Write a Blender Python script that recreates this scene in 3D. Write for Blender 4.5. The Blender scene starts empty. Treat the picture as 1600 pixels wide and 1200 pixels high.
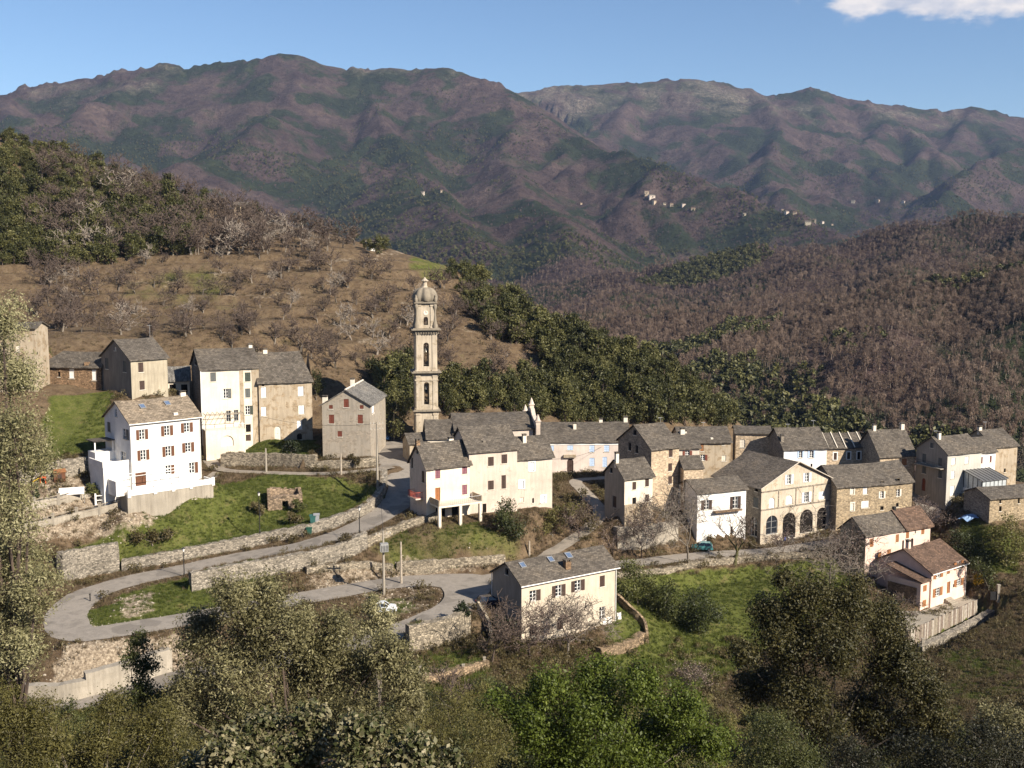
import bpy, math, random
import numpy as np
from mathutils import Vector, Matrix

random.seed(7)
RNG = np.random.default_rng(7)
D2R = math.radians
scene = bpy.context.scene
COL = scene.collection

# ------------------------------------------------------------------ camera
FPX, CX, CY = 1716.0, 800.0, 600.0          # focal length and centre, in pixels of a 1600 x 1200 frame
PITCH = math.atan(200.0 / FPX)
cam_data = bpy.data.cameras.new('camera')
cam_data.sensor_width = 36.0
cam_data.lens = 36.0 * FPX / 1600.0
cam_data.clip_start = 0.3
cam_data.clip_end = 40000.0
camera = bpy.data.objects.new('camera', cam_data)
camera.rotation_euler = (math.pi / 2 - PITCH, 0, 0)
COL.objects.link(camera)
scene.camera = camera

# ------------------------------------------------------------------ sky, sun, exposure
SUN_AZ, SUN_EL = D2R(50), D2R(33)           # azimuth: right of straight behind the camera
sun_dir = Vector((math.sin(SUN_AZ) * math.cos(SUN_EL), -math.cos(SUN_AZ) * math.cos(SUN_EL), math.sin(SUN_EL)))
world = bpy.data.worlds.new('World')
scene.world = world
world.use_nodes = True
wn, wl = world.node_tree.nodes, world.node_tree.links
for n in list(wn):
    wn.remove(n)
w_out = wn.new('ShaderNodeOutputWorld')
w_bg = wn.new('ShaderNodeBackground')
w_bg.inputs['Strength'].default_value = 0.066
w_sky = wn.new('ShaderNodeTexSky')
w_sky.sky_type = 'NISHITA'
w_sky.sun_disc = False
w_sky.sun_elevation = SUN_EL
w_sky.sun_rotation = math.atan2(sun_dir.x, sun_dir.y)
w_sky.altitude = 1000
w_sky.air_density = 1.05
w_sky.dust_density = 0.05
w_sky.ozone_density = 4.5


def world_node(kind, **inputs):
    n = wn.new(kind)
    for k, v in inputs.items():
        n.inputs[k].default_value = v
    return n


# one small cumulus, a bank in the direction of the upper right of the picture
w_tc = wn.new('ShaderNodeTexCoord')


def cloud_mask(direction, sx, sz):
    d = Vector(direction).normalized()
    sub = wn.new('ShaderNodeVectorMath'); sub.operation = 'SUBTRACT'
    sub.inputs[1].default_value = d
    wl.new(w_tc.outputs['Generated'], sub.inputs[0])
    sc_ = wn.new('ShaderNodeVectorMath'); sc_.operation = 'MULTIPLY'
    sc_.inputs[1].default_value = (1 / sx, 1 / sx, 1 / sz)
    wl.new(sub.outputs[0], sc_.inputs[0])
    ln = wn.new('ShaderNodeVectorMath'); ln.operation = 'LENGTH'
    wl.new(sc_.outputs[0], ln.inputs[0])
    return ln.outputs['Value']


def pix_dir(px, py):
    x, y = (px - CX) / FPX, (CY - py) / FPX
    c, s = math.cos(PITCH), math.sin(PITCH)
    return Vector((x, c + y * s, -s + y * c))


m1 = cloud_mask(pix_dir(1420, -3), .075, .0150)
m2 = cloud_mask(pix_dir(1565, -2), .070, .0180)
w_min = wn.new('ShaderNodeMath'); w_min.operation = 'MINIMUM'
wl.new(m1, w_min.inputs[0]); wl.new(m2, w_min.inputs[1])
w_noise = world_node('ShaderNodeTexNoise', Scale=26.0, Detail=7.0, Roughness=0.58)
w_map = wn.new('ShaderNodeMapping'); w_map.inputs['Scale'].default_value = (1, 1, 2.0)
wl.new(w_tc.outputs['Generated'], w_map.inputs['Vector'])
wl.new(w_map.outputs[0], w_noise.inputs['Vector'])
w_m = wn.new('ShaderNodeMath'); w_m.operation = 'MULTIPLY_ADD'
w_m.inputs[1].default_value = 2.6
wl.new(w_noise.outputs['Fac'], w_m.inputs[0]); 
w_neg = wn.new('ShaderNodeMath'); w_neg.operation = 'MULTIPLY'; w_neg.inputs[1].default_value = -1.0
wl.new(w_min.outputs[0], w_neg.inputs[0]); wl.new(w_neg.outputs[0], w_m.inputs[2])
w_ramp = wn.new('ShaderNodeMapRange')
w_ramp.interpolation_type = 'SMOOTHSTEP'
w_ramp.inputs['From Min'].default_value = 0.28
w_ramp.inputs['From Max'].default_value = 0.95
wl.new(w_m.outputs[0], w_ramp.inputs['Value'])
w_mix = wn.new('ShaderNodeMix'); w_mix.data_type = 'RGBA'
w_n2 = world_node('ShaderNodeTexNoise', Scale=40.0, Detail=4.0)
wl.new(w_map.outputs[0], w_n2.inputs['Vector'])
w_cc = wn.new('ShaderNodeValToRGB')
w_cc.color_ramp.elements[0].position = .35; w_cc.color_ramp.elements[0].color = (4.6, 4.9, 5.8, 1)
w_cc.color_ramp.elements[1].position = .62; w_cc.color_ramp.elements[1].color = (7.4, 7.0, 6.9, 1)
wl.new(w_n2.outputs['Fac'], w_cc.inputs[0])
wl.new(w_ramp.outputs[0], w_mix.inputs['Factor'])
wl.new(w_sky.outputs[0], w_mix.inputs[6])
wl.new(w_cc.outputs[0], w_mix.inputs[7])
wl.new(w_mix.outputs[2], w_bg.inputs['Color'])
wl.new(w_bg.outputs[0], w_out.inputs['Surface'])

sun_data = bpy.data.lights.new('sun', 'SUN')
sun_data.energy = 5.0
sun_data.angle = D2R(0.5)
sun_data.color = (1.0, 0.90, 0.76)
sun = bpy.data.objects.new('sun', sun_data)
sun.rotation_euler = sun_dir.to_track_quat('Z', 'Y').to_euler()
sun.location = (60, -60, 120)
COL.objects.link(sun)

vs = scene.view_settings
vs.view_transform = 'Standard'
vs.look = 'None'
vs.exposure = 0.92
vs.gamma = 1.0
vs.use_curve_mapping = False
scene.render.engine = 'CYCLES'
scene.cycles.use_denoising = True
scene.cycles.max_bounces = 5
scene.cycles.diffuse_bounces = 2
scene.cycles.glossy_bounces = 2
scene.cycles.transmission_bounces = 3
scene.cycles.transparent_max_bounces = 6
scene.cycles.volume_bounces = 0
scene.cycles.sample_clamp_indirect = 4.0

# ------------------------------------------------------------------ helpers: pixels and points


def PD(px, py, d):
    r = pix_dir(px, py)
    return r * (d / r.y)


def PZ(px, py, z):
    r = pix_dir(px, py)
    return r * (z / r.z)


_c, _s = math.cos(PITCH), math.sin(PITCH)


def proj(p):
    zf = p[1] * _c - p[2] * _s
    yu = p[1] * _s + p[2] * _c
    return CX + FPX * p[0] / zf, CY - FPX * yu / zf


# ------------------------------------------------------------------ helpers: noise


def _hash(ix, iy, seed):
    h = (ix.astype(np.int64) * 374761393 + iy.astype(np.int64) * 668265263 + seed * 974711) & 0x7fffffff
    h = ((h ^ (h >> 13)) * 1274126177) & 0x7fffffff
    return ((h ^ (h >> 16)) & 0xffff) / 65535.0


def vnoise(x, y, seed=0):
    x = np.asarray(x, float); y = np.asarray(y, float)
    ix, iy = np.floor(x), np.floor(y)
    fx, fy = x - ix, y - iy
    ix = ix.astype(np.int64); iy = iy.astype(np.int64)
    ux, uy = fx * fx * fx * (fx * (fx * 6 - 15) + 10), fy * fy * fy * (fy * (fy * 6 - 15) + 10)
    a, b = _hash(ix, iy, seed), _hash(ix + 1, iy, seed)
    c, d = _hash(ix, iy + 1, seed), _hash(ix + 1, iy + 1, seed)
    return (a * (1 - ux) + b * ux) * (1 - uy) + (c * (1 - ux) + d * ux) * uy


def fbm(x, y, scale, octaves=4, seed=0, gain=.5):
    t, a, n = 0, 1.0, 0
    for o in range(octaves):
        t = t + a * (vnoise(np.asarray(x) / scale, np.asarray(y) / scale, seed + o * 17) - .5) * 2
        n += a; a *= gain; scale /= 2.03
    return t / n


def sstep(a, b, x):
    t = np.clip((np.asarray(x, float) - a) / (b - a), 0, 1)
    return t * t * (3 - 2 * t)


# ------------------------------------------------------------------ helpers: meshes and objects


class MB:
    """collects faces; build() links them as one mesh object"""
    def __init__(self):
        self.v, self.f, self.m = [], [], []

    def face(self, pts, m=0):
        i = len(self.v)
        self.v.extend([tuple(p) for p in pts])
        self.f.append(tuple(range(i, i + len(pts)))); self.m.append(m)

    def add(self, verts, faces, m=0):
        i = len(self.v)
        self.v.extend([tuple(p) for p in verts])
        for f in faces:
            self.f.append(tuple(k + i for k in f)); self.m.append(m)

    def box(self, x0, y0, z0, x1, y1, z1, m=0):
        v = [(x0, y0, z0), (x1, y0, z0), (x1, y1, z0), (x0, y1, z0), (x0, y0, z1), (x1, y0, z1), (x1, y1, z1), (x0, y1, z1)]
        self.add(v, [(3, 2, 1, 0), (4, 5, 6, 7), (0, 1, 5, 4), (1, 2, 6, 5), (2, 3, 7, 6), (3, 0, 4, 7)], m)

    def obox(self, o, ax, ay, az, m=0):
        """box from corner o along three edge vectors"""
        o, ax, ay, az = Vector(o), Vector(ax), Vector(ay), Vector(az)
        v = [o, o + ax, o + ax + ay, o + ay]
        v += [p + az for p in v]
        self.add(v, [(3, 2, 1, 0), (4, 5, 6, 7), (0, 1, 5, 4), (1, 2, 6, 5), (2, 3, 7, 6), (3, 0, 4, 7)], m)

    def tube(self, p0, p1, r0, r1=None, n=6, m=0, caps=True):
        r1 = r0 if r1 is None else r1
        p0, p1 = Vector(p0), Vector(p1)
        d = (p1 - p0)
        if d.length < 1e-6:
            return
        d.normalize()
        a = d.cross(Vector((0, 0, 1)) if abs(d.z) < .9 else Vector((1, 0, 0))).normalized()
        b = d.cross(a)
        v = []
        for p, r in ((p0, r0), (p1, r1)):
            for k in range(n):
                t = 2 * math.pi * k / n
                v.append(p + a * (math.cos(t) * r) + b * (math.sin(t) * r))
        fs = [(k, (k + 1) % n, n + (k + 1) % n, n + k) for k in range(n)]
        if caps:
            fs += [tuple(range(n))[::-1], tuple(range(n, 2 * n))]
        self.add(v, fs, m)

    def lathe(self, prof, n=12, c=(0, 0), m=0, lobes=0, amp=0.0, twist=0.0):
        v, fs = [], []
        for r, z in prof:
            for k in range(n):
                t = 2 * math.pi * k / n + twist
                rr = r * (1 + amp * (abs(math.cos(t * lobes / 2)) - .5)) if lobes else r
                v.append((c[0] + rr * math.cos(t), c[1] + rr * math.sin(t), z))
        for j in range(len(prof) - 1):
            for k in range(n):
                fs.append((j * n + k, j * n + (k + 1) % n, (j + 1) * n + (k + 1) % n, (j + 1) * n + k))
        fs.append(tuple(range((len(prof) - 1) * n, len(prof) * n)))
        self.add(v, fs, m)

    def mesh(self, name, mats, smooth=False):
        me = bpy.data.meshes.new(name)
        me.from_pydata(self.v, [], self.f)
        mats = mats if isinstance(mats, (list, tuple)) else [mats]
        for m in mats:
            me.materials.append(m)
        if any(self.m):
            me.polygons.foreach_set('material_index', self.m)
        if smooth:
            me.polygons.foreach_set('use_smooth', [True] * len(me.polygons))
        me.update()
        return me

    def build(self, name, mats, parent=None, smooth=False, **kw):
        return ob(name, self.mesh(name, mats, smooth), parent, **kw)


def ob(name, data, parent=None, loc=None, rotz=None, label=None, cat=None, group=None, kind=None):
    o = bpy.data.objects.new(name, data)
    COL.objects.link(o)
    if parent is not None:
        o.parent = parent
    if loc is not None:
        o.location = loc
    if rotz is not None:
        o.rotation_euler = (0, 0, rotz)
    if label: o['label'] = label
    if cat: o['category'] = cat
    if group: o['group'] = group
    if kind: o['kind'] = kind
    return o


def np_mesh(name, verts, faces, mats, attr=None, matidx=None, smooth=False):
    """verts (n,3), faces (m,3|4) -> mesh; attr = {name: per-vertex float array}"""
    me = bpy.data.meshes.new(name)
    verts = np.asarray(verts, np.float32); faces = np.asarray(faces, np.int32)
    k = faces.shape[1]
    me.vertices.add(len(verts)); me.vertices.foreach_set('co', verts.ravel())
    me.loops.add(faces.size); me.loops.foreach_set('vertex_index', faces.ravel())
    me.polygons.add(len(faces))
    me.polygons.foreach_set('loop_start', np.arange(0, faces.size, k, dtype=np.int32))
    me.polygons.foreach_set('loop_total', np.full(len(faces), k, np.int32))
    for m in (mats if isinstance(mats, (list, tuple)) else [mats]):
        me.materials.append(m)
    if matidx is not None:
        me.polygons.foreach_set('material_index', np.asarray(matidx, np.int32))
    me.polygons.foreach_set('use_smooth', np.full(len(faces), bool(smooth)))
    me.update(calc_edges=True)
    for nm, a in (attr or {}).items():
        at = me.attributes.new(nm, 'FLOAT', 'POINT')
        at.data.foreach_set('value', np.asarray(a, np.float32))
    return me


# ------------------------------------------------------------------ materials


class NT:
    def __init__(self, name):
        self.mat = bpy.data.materials.new(name)
        self.mat.use_nodes = True
        self.t = self.mat.node_tree
        self.n, self.l = self.t.nodes, self.t.links
        self.n.clear()
        self.out = self.n.new('ShaderNodeOutputMaterial')

    def new(self, kind, **kw):
        n = self.n.new(kind)
        for k, v in kw.items():
            if k in n.inputs:
                n.inputs[k].default_value = v
            else:
                setattr(n, k, v)
        return n

    def link(self, a, b):
        self.l.new(a, b)

    def coords(self, scale=(1, 1, 1), rot=(0, 0, 0), kind='Object'):
        tc = self.new('ShaderNodeTexCoord')
        mp = self.new('ShaderNodeMapping')
        mp.inputs['Scale'].default_value = scale
        mp.inputs['Rotation'].default_value = rot
        self.link(tc.outputs[kind], mp.inputs['Vector'])
        return mp.outputs[0]

    def noise(self, vec, scale, detail=4.0, rough=.55):
        n = self.new('ShaderNodeTexNoise', Scale=scale, Detail=detail, Roughness=rough)
        if vec is not None:
            self.link(vec, n.inputs['Vector'])
        return n.outputs['Fac']

    def ramp(self, fac, stops):
        r = self.new('ShaderNodeValToRGB')
        e = r.color_ramp.elements
        while len(e) < len(stops):
            e.new(.5)
        for k, (p, c) in enumerate(stops):
            e[k].position = p
            e[k].color = (*c, 1) if len(c) == 3 else c
        self.link(fac, r.inputs[0])
        return r.outputs[0]

    def mix(self, a, b, fac, blend='MIX'):
        m = self.new('ShaderNodeMix', data_type='RGBA', blend_type=blend)
        for i, s in ((0, fac), (6, a), (7, b)):
            if isinstance(s, (int, float)):
                m.inputs[i].default_value = s
            elif isinstance(s, tuple):
                m.inputs[i].default_value = (*s, 1)
            else:
                self.link(s, m.inputs[i])
        return m.outputs[2]

    def math(self, op, a, b=None):
        m = self.new('ShaderNodeMath', operation=op)
        for i, s in ((0, a), (1, b)):
            if s is None:
                continue
            if isinstance(s, (int, float)):
                m.inputs[i].default_value = s
            else:
                self.link(s, m.inputs[i])
        return m.outputs[0]

    def finish(self, col, rough=.85, bump=None, bs=.3, bd=.05, metallic=0.0, translucent=0.0, spec=.3):
        p = self.new('ShaderNodeBsdfPrincipled')
        if isinstance(col, tuple):
            p.inputs['Base Color'].default_value = (*col, 1)
        else:
            self.link(col, p.inputs['Base Color'])
        p.inputs['Roughness'].default_value = rough
        p.inputs['Metallic'].default_value = metallic
        p.inputs['Specular IOR Level'].default_value = spec
        if bump is not None:
            b = self.new('ShaderNodeBump', Strength=bs, Distance=bd)
            self.link(bump, b.inputs['Height'])
            self.link(b.outputs[0], p.inputs['Normal'])
        res = p.outputs[0]
        if translucent:
            t = self.new('ShaderNodeBsdfTranslucent')
            if isinstance(col, tuple):
                t.inputs[0].default_value = (*col, 1)
            else:
                self.link(col, t.inputs[0])
            ms = self.new('ShaderNodeMixShader')
            ms.inputs[0].default_value = translucent
            self.link(res, ms.inputs[1]); self.link(t.outputs[0], ms.inputs[2])
            res = ms.outputs[0]
        self.link(res, self.out.inputs['Surface'])
        return self.mat


def scl(c, k):
    return tuple(min(1, x * k) for x in c)


def plain(name, col, rough=.6, metallic=0.0, var=.15, spec=.3):
    t = NT(name)
    n = t.noise(t.coords(), 3.0)
    c = t.ramp(n, [(.3, scl(col, 1 - var)), (.7, scl(col, 1 + var))])
    return t.finish(c, rough, metallic=metallic, spec=spec)


def plaster(name, col, stain=(.25, .21, .16), amount=.35, patch=None, pamt=.5):
    """rendered wall: base colour, broad tonal drift, vertical run-off stains and, for old walls, patches of bare stone"""
    t = NT(name)
    co = t.coords()
    big = t.noise(co, .35, 3.0)
    base = t.ramp(big, [(.3, scl(col, .80)), (.5, scl(col, .96)), (.7, scl(col, 1.08))])
    streak = t.noise(t.coords((2.6, 2.6, .22)), 1.0, 5.0, .65)
    sm = t.ramp(streak, [(.42, (0, 0, 0)), (.74, (1, 1, 1))])
    base = t.mix(base, stain, t.math('MULTIPLY', sm, amount))
    fine = t.noise(co, 9.0, 4.0)
    base = t.mix(base, t.ramp(fine, [(.3, (.72, .72, .72)), (.7, (1.1, 1.1, 1.1))]), .5, 'MULTIPLY')
    if patch is not None:
        pn = t.noise(co, .8, 6.0, .6)
        pm = t.ramp(pn, [(.62 - .3 * pamt, (0, 0, 0)), (.68 - .3 * pamt, (1, 1, 1))])
        vor = t.new('ShaderNodeTexVoronoi', Scale=1.0)
        t.link(t.coords((2.6, 2.6, 4.6)), vor.inputs['Vector'])
        st = t.mix(scl(patch, .7), scl(patch, 1.25), vor.outputs['Color'])
        base = t.mix(base, st, pm)
    return t.finish(base, .9, bump=fine, bs=.25, bd=.04)


def stone(name, col, mortar=None, scale=2.2, bs=.7, dark=.45):
    """rubble masonry: voronoi stones, each with its own tone, in paler mortar"""
    t = NT(name)
    co = t.coords((scale, scale, scale * 1.8))
    nz = t.noise(co, 2.0, 3.0)
    wob = t.mix(co, nz, .12, 'ADD')
    v1 = t.new('ShaderNodeTexVoronoi', Scale=1.0)
    v2 = t.new('ShaderNodeTexVoronoi', Scale=1.0, feature='DISTANCE_TO_EDGE')
    t.link(wob, v1.inputs['Vector']); t.link(wob, v2.inputs['Vector'])
    bw = t.new('ShaderNodeRGBToBW'); t.link(v1.outputs['Color'], bw.inputs[0])
    c = t.ramp(bw.outputs[0], [(.15, scl(col, dark)), (.5, col), (.85, scl(col, 1.45))])
    big = t.noise(t.coords(), .45, 4.0)
    c = t.mix(c, t.ramp(big, [(.3, (.68, .66, .62)), (.7, (1.15, 1.12, 1.08))]), .8, 'MULTIPLY')
    e = t.ramp(v2.outputs['Distance'], [(.0, (0, 0, 0)), (.10, (1, 1, 1))])
    c = t.mix(mortar or scl(col, .55), c, e)
    return t.finish(c, .92, bump=e, bs=bs, bd=.08)


def slate(name, col, turn=False, lichen=.25):
    """old stone-slab roof: courses of slabs of unlike tone, lichen and weathering"""
    t = NT(name)
    co = t.coords(rot=(0, 0, math.pi / 2 if turn else 0))
    b = t.new('ShaderNodeTexBrick', Scale=1.0)
    b.inputs['Brick Width'].default_value = .46; b.inputs['Row Height'].default_value = .24
    b.inputs['Mortar Size'].default_value = .018; b.inputs['Mortar Smooth'].default_value = .3
    b.inputs['Color1'].default_value = (*scl(col, .62), 1); b.inputs['Color2'].default_value = (*scl(col, 1.38), 1)
    b.inputs['Mortar'].default_value = (*scl(col, .3), 1)
    b.offset = .43
    wob = t.mix(co, t.noise(co, 1.7, 2.0), .10, 'ADD')
    t.link(wob, b.inputs['Vector'])
    big = t.noise(co, .28, 5.0, .6)
    c = t.mix(b.outputs['Color'], t.ramp(big, [(.3, (.66, .64, .62)), (.5, (1, 1, 1)), (.72, (1.2, 1.14, 1.05))]), .9, 'MULTIPLY')
    li = t.noise(co, 2.4, 8.0, .75)
    lm = t.ramp(li, [(.60, (0, 0, 0)), (.72, (1, 1, 1))])
    c = t.mix(c, (.34, .30, .22), t.math('MULTIPLY', lm, lichen))
    fine = t.noise(co, 6.0, 6.0, .7)
    c = t.mix(c, t.ramp(fine, [(.3, (.6, .6, .6)), (.7, (1.3, 1.3, 1.3))]), .75, 'MULTIPLY')
    h = t.mix(b.outputs['Fac'], fine, .6)
    return t.finish(c, .9, bump=h, bs=.6, bd=.06)


def leafmat(name, c_dark, c_mid, c_light, translucent=.22, rough=.55, scale=.5, spec=.3):
    """foliage: tone by a per-leaf value and by clumps"""
    t = NT(name)
    at = t.new('ShaderNodeAttribute', attribute_name='var')
    oi = t.new('ShaderNodeObjectInfo')
    nz = t.noise(t.coords(), scale, 3.0)
    s = t.math('ADD', t.math('MULTIPLY', at.outputs['Fac'], .62), t.math('MULTIPLY', nz, .38))
    s = t.math('ADD', s, t.math('MULTIPLY', t.math('SUBTRACT', oi.outputs['Random'], .5), .34))
    c = t.ramp(s, [(.15, c_dark), (.5, c_mid), (.85, c_light)])
    return t.finish(c, rough, translucent=translucent, spec=spec)

# ------------------------------------------------------------------ house frames, worked out from the picture
FR = {}
CTRL = []                                   # ground control points (x, y, z)


def bisect(f, a, b, n=50):
    fa = f(a)
    for _ in range(n):
        m = (a + b) / 2
        fm = f(m)
        if (fm > 0) == (fa > 0):
            a, fa = m, fm
        else:
            b = m
    return (a + b) / 2


class Frame:
    """a house block: x along its front, y into the house, z up from its base"""
    def __init__(s, key, fl, d, yaw, frx, base, blx=None, depth=None, apex=None, rise=None, ridge='x', ctrl=True, frbase=None):
        s.yaw = D2R(yaw)
        s.t = Vector((math.cos(s.yaw), math.sin(s.yaw), 0))
        s.nin = Vector((-math.sin(s.yaw), math.cos(s.yaw), 0))
        e = PD(fl[0], fl[1], d)
        s.ze = e.z
        s.zb = PD(fl[0], base, d).z
        s.W = bisect(lambda w: proj(e + s.t * w)[0] - frx, .5, 70)
        s.D = depth if depth else bisect(lambda w: proj(e + s.nin * w)[0] - blx, .5, 40)
        s.O = Vector((e.x, e.y, s.zb))
        s.H = s.ze - s.zb
        if rise is None:
            q = e + (s.nin * (s.D / 2) if ridge == 'x' else s.t * (s.W / 2))
            s.rise = bisect(lambda h: apex - proj(q + Vector((0, 0, h)))[1], 0, 15)
        else:
            s.rise = rise
        s.ridge = ridge
        FR[key] = s
        if ctrl:
            a, b = s.O, s.O + s.t * s.W
            CTRL.append(tuple(a)); CTRL.append(tuple(b))
            CTRL.append(tuple(a + s.nin * s.D + Vector((0, 0, .6)))); CTRL.append(tuple(b + s.nin * s.D + Vector((0, 0, .6))))

    def w(s, x, y, z):
        return s.O + s.t * x + s.nin * y + Vector((0, 0, z))

    def hit(s, side, px, py):
        """pixel -> (u, v) on a wall plane; u runs left to right as seen from outside"""
        r = pix_dir(px, py)
        if side == 'front':
            o, n = s.O, s.nin
        elif side == 'left':
            o, n = s.O, s.t
        elif side == 'right':
            o, n = s.O + s.t * s.W, s.t
        else:
            o, n = s.O + s.nin * s.D, s.nin
        k = o.dot(n) / r.dot(n)
        p = r * k - s.O
        if side == 'front':
            return p.dot(s.t), p.z
        if side == 'left':
            return s.D - p.dot(s.nin), p.z
        if side == 'right':
            return p.dot(s.nin), p.z
        return s.W - p.dot(s.t), p.z

    def roofhit(s, px, py):
        """pixel -> local point on the front roof slope (ridge along x) or on the left slope (ridge along y)"""
        r = pix_dir(px, py)
        a = s.w(0, 0, s.H)
        if s.ridge == 'x':
            b, c = s.w(s.W, 0, s.H), s.w(0, s.D / 2, s.H + s.rise)
        else:
            b, c = s.w(0, s.D, s.H), s.w(s.W / 2, 0, s.H + s.rise)
        n = (b - a).cross(c - a)
        p = r * (a.dot(n) / r.dot(n)) - s.O
        return Vector((p.dot(s.t), p.dot(s.nin), p.z))


Frame('A', (203, 661), 170, 42, 312, 770, blx=163, apex=628)
Frame('B', (204, 562), 196, 46, 261, 626, blx=158, apex=531)
Frame('B2', (62, 571), 205, -8, 157, 607, depth=6.0, apex=549)
Frame('B3', (262, 594), 212, 18, 296, 617, depth=6, rise=2.3)
Frame('C1', (314, 577), 205, 25, 404, 692, blx=299, apex=546)
Frame('C2', (404, 596), 209, 18, 487, 692, depth=9.5, apex=551)
Frame('E', (503, 632), 196, -4, 578, 716, depth=15, apex=610, ridge='y')
Frame('F', (666, 730), 168, 30, 734, 812, blx=640, apex=694)
Frame('F2', (733, 705), 172, 23, 808, 806, depth=8.5, apex=668)
Frame('F3', (808, 716), 176, 22, 863, 797, depth=7, apex=683)
Frame('K1', (712, 672), 198, 9, 833, 702, depth=12, apex=646, ctrl=False)
Frame('K2', (668, 684), 197, 9, 708, 702, depth=7, apex=656, ctrl=False)
Frame('K3', (640, 692), 196, 20, 668, 720, depth=5, apex=677, ctrl=False)
Frame('L', (838, 690), 214, 2, 985, 741, depth=12, apex=660)
Frame('G', (1018, 701), 190, 27, 1061, 792, blx=966, apex=664)
Frame('G2', (1061, 700), 193.5, 10, 1093, 760, depth=8, apex=678)
Frame('H', (976, 747), 178, 28, 1020, 803, blx=945, apex=719)
Frame('M1', (1064, 691), 222, 4, 1142, 728, depth=9, apex=667, ctrl=False)
Frame('M2', (1150, 676), 224, -6, 1204, 722, depth=6, rise=1.0, ctrl=False)
Frame('N1', (1225, 701), 216, 10, 1292, 735, depth=9, apex=669, ctrl=False)
Frame('N2', (1292, 699), 218, 6, 1350, 735, depth=7, apex=677, ctrl=False)
Frame('O', (1375, 712), 212, 12, 1430, 768, depth=9, apex=672)
Frame('Q', (1190, 762), 192, 29, 1299, 852, blx=1117, apex=722, ridge='y')
Frame('I', (1090, 770), 187, 22, 1166, 850, depth=7, apex=750)
Frame('R', (1308, 760), 198, 18, 1426, 822, depth=9.5, apex=727)
Frame('S', (1353, 836), 183, 28, 1454, 905, blx=1313, apex=808)
Frame('T', (1456, 895), 176, 38, 1510, 944, depth=10.5, apex=858)
Frame('U', (1481, 709), 206, 25, 1534, 782, blx=1432, apex=683)
Frame('U2', (1532, 706), 211, 20, 1556, 768, depth=7, apex=684)
Frame('U3', (1555, 698), 214, 22, 1590, 765, depth=9, apex=672)
Frame('Z', (-28, 513), 196, 2, 54, 612, depth=6, rise=.9)
Frame('V', (1547, 779), 190, 18, 1625, 812, depth=6.5, apex=762)
Frame('D', (815, 913), 143, 33, 963, 1003, blx=770, apex=879)

# ------------------------------------------------------------------ roads: centre lines (pixel, height), half width
ROAD_PTS = {
    'upper': ([(612, 690, -36.3), (617, 725, -37.3), (624, 760, -39.0), (616, 790, -40.4), (560, 824, -42.3), (480, 851, -44), (380, 870, -45.5),
               (290, 889, -46.3), (205, 907, -46.9), (140, 928, -47.3), (110, 950, -47.5), (103, 972, -47.6), (125, 990, -47.6), (200, 982, -47.6),
               (300, 966, -47.6), (400, 948, -47.6), (500, 930, -47.6), (590, 914, -47.6), (660, 907, -47.6), (710, 912, -47.6), (728, 928, -47.7),
               (712, 948, -47.9), (660, 972, -48.3), (580, 1000, -49.2), (440, 1030, -50.4), (270, 1062, -51.2), (120, 1096, -51.9), (-30, 1106, -52.3)], 2.7),
    'street': ([(1440, 770, -46.5), (1450, 795, -48.3), (1440, 818, -50), (1380, 838, -51), (1290, 850, -51), (1200, 862, -51), (1100, 868, -50.4), (1010, 878, -49.6),
                (950, 884, -48.8), (890, 890, -48.2), (800, 900, -47.7), (740, 908, -47.6)], 2.2),
    'lane': ([(1010, 742, -41), (930, 748, -41.3), (900, 752, -41.5), (915, 770, -42.2), (938, 798, -43.6), (925, 820, -44.6), (890, 846, -45.8), (850, 872, -46.6), (818, 898, -47.65)], 1.3),
    'ramp': ([(325, 700, -37.4), (332, 725, -38.2), (355, 735, -38.3), (410, 738, -38.1), (470, 740, -37.9), (530, 739, -37.7), (585, 734, -37.4), (612, 729, -37.2)], 1.3),
    'drive': ([(340, 738, -38.4), (318, 755, -39.6), (285, 775, -41.2), (262, 792, -42.2)], 1.0),
}


def catmull(pts, step=.8):
    pts = [Vector(p) for p in pts]
    P = [pts[0] * 2 - pts[1]] + pts + [pts[-1] * 2 - pts[-2]]
    out = []
    for i in range(1, len(P) - 2):
        n = max(2, int((P[i + 1] - P[i]).length / step))
        for k in range(n):
            t = k / n
            a, b, c, d = P[i - 1], P[i], P[i + 1], P[i + 2]
            out.append(.5 * ((2 * b) + (c - a) * t + (2 * a - 5 * b + 4 * c - d) * t * t + (3 * b - a - 3 * c + d) * t ** 3))
    out.append(pts[-1])
    return out


ROADS = {k: (catmull([PZ(*p) for p in v[0]]), v[1]) for k, v in ROAD_PTS.items()}

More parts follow.
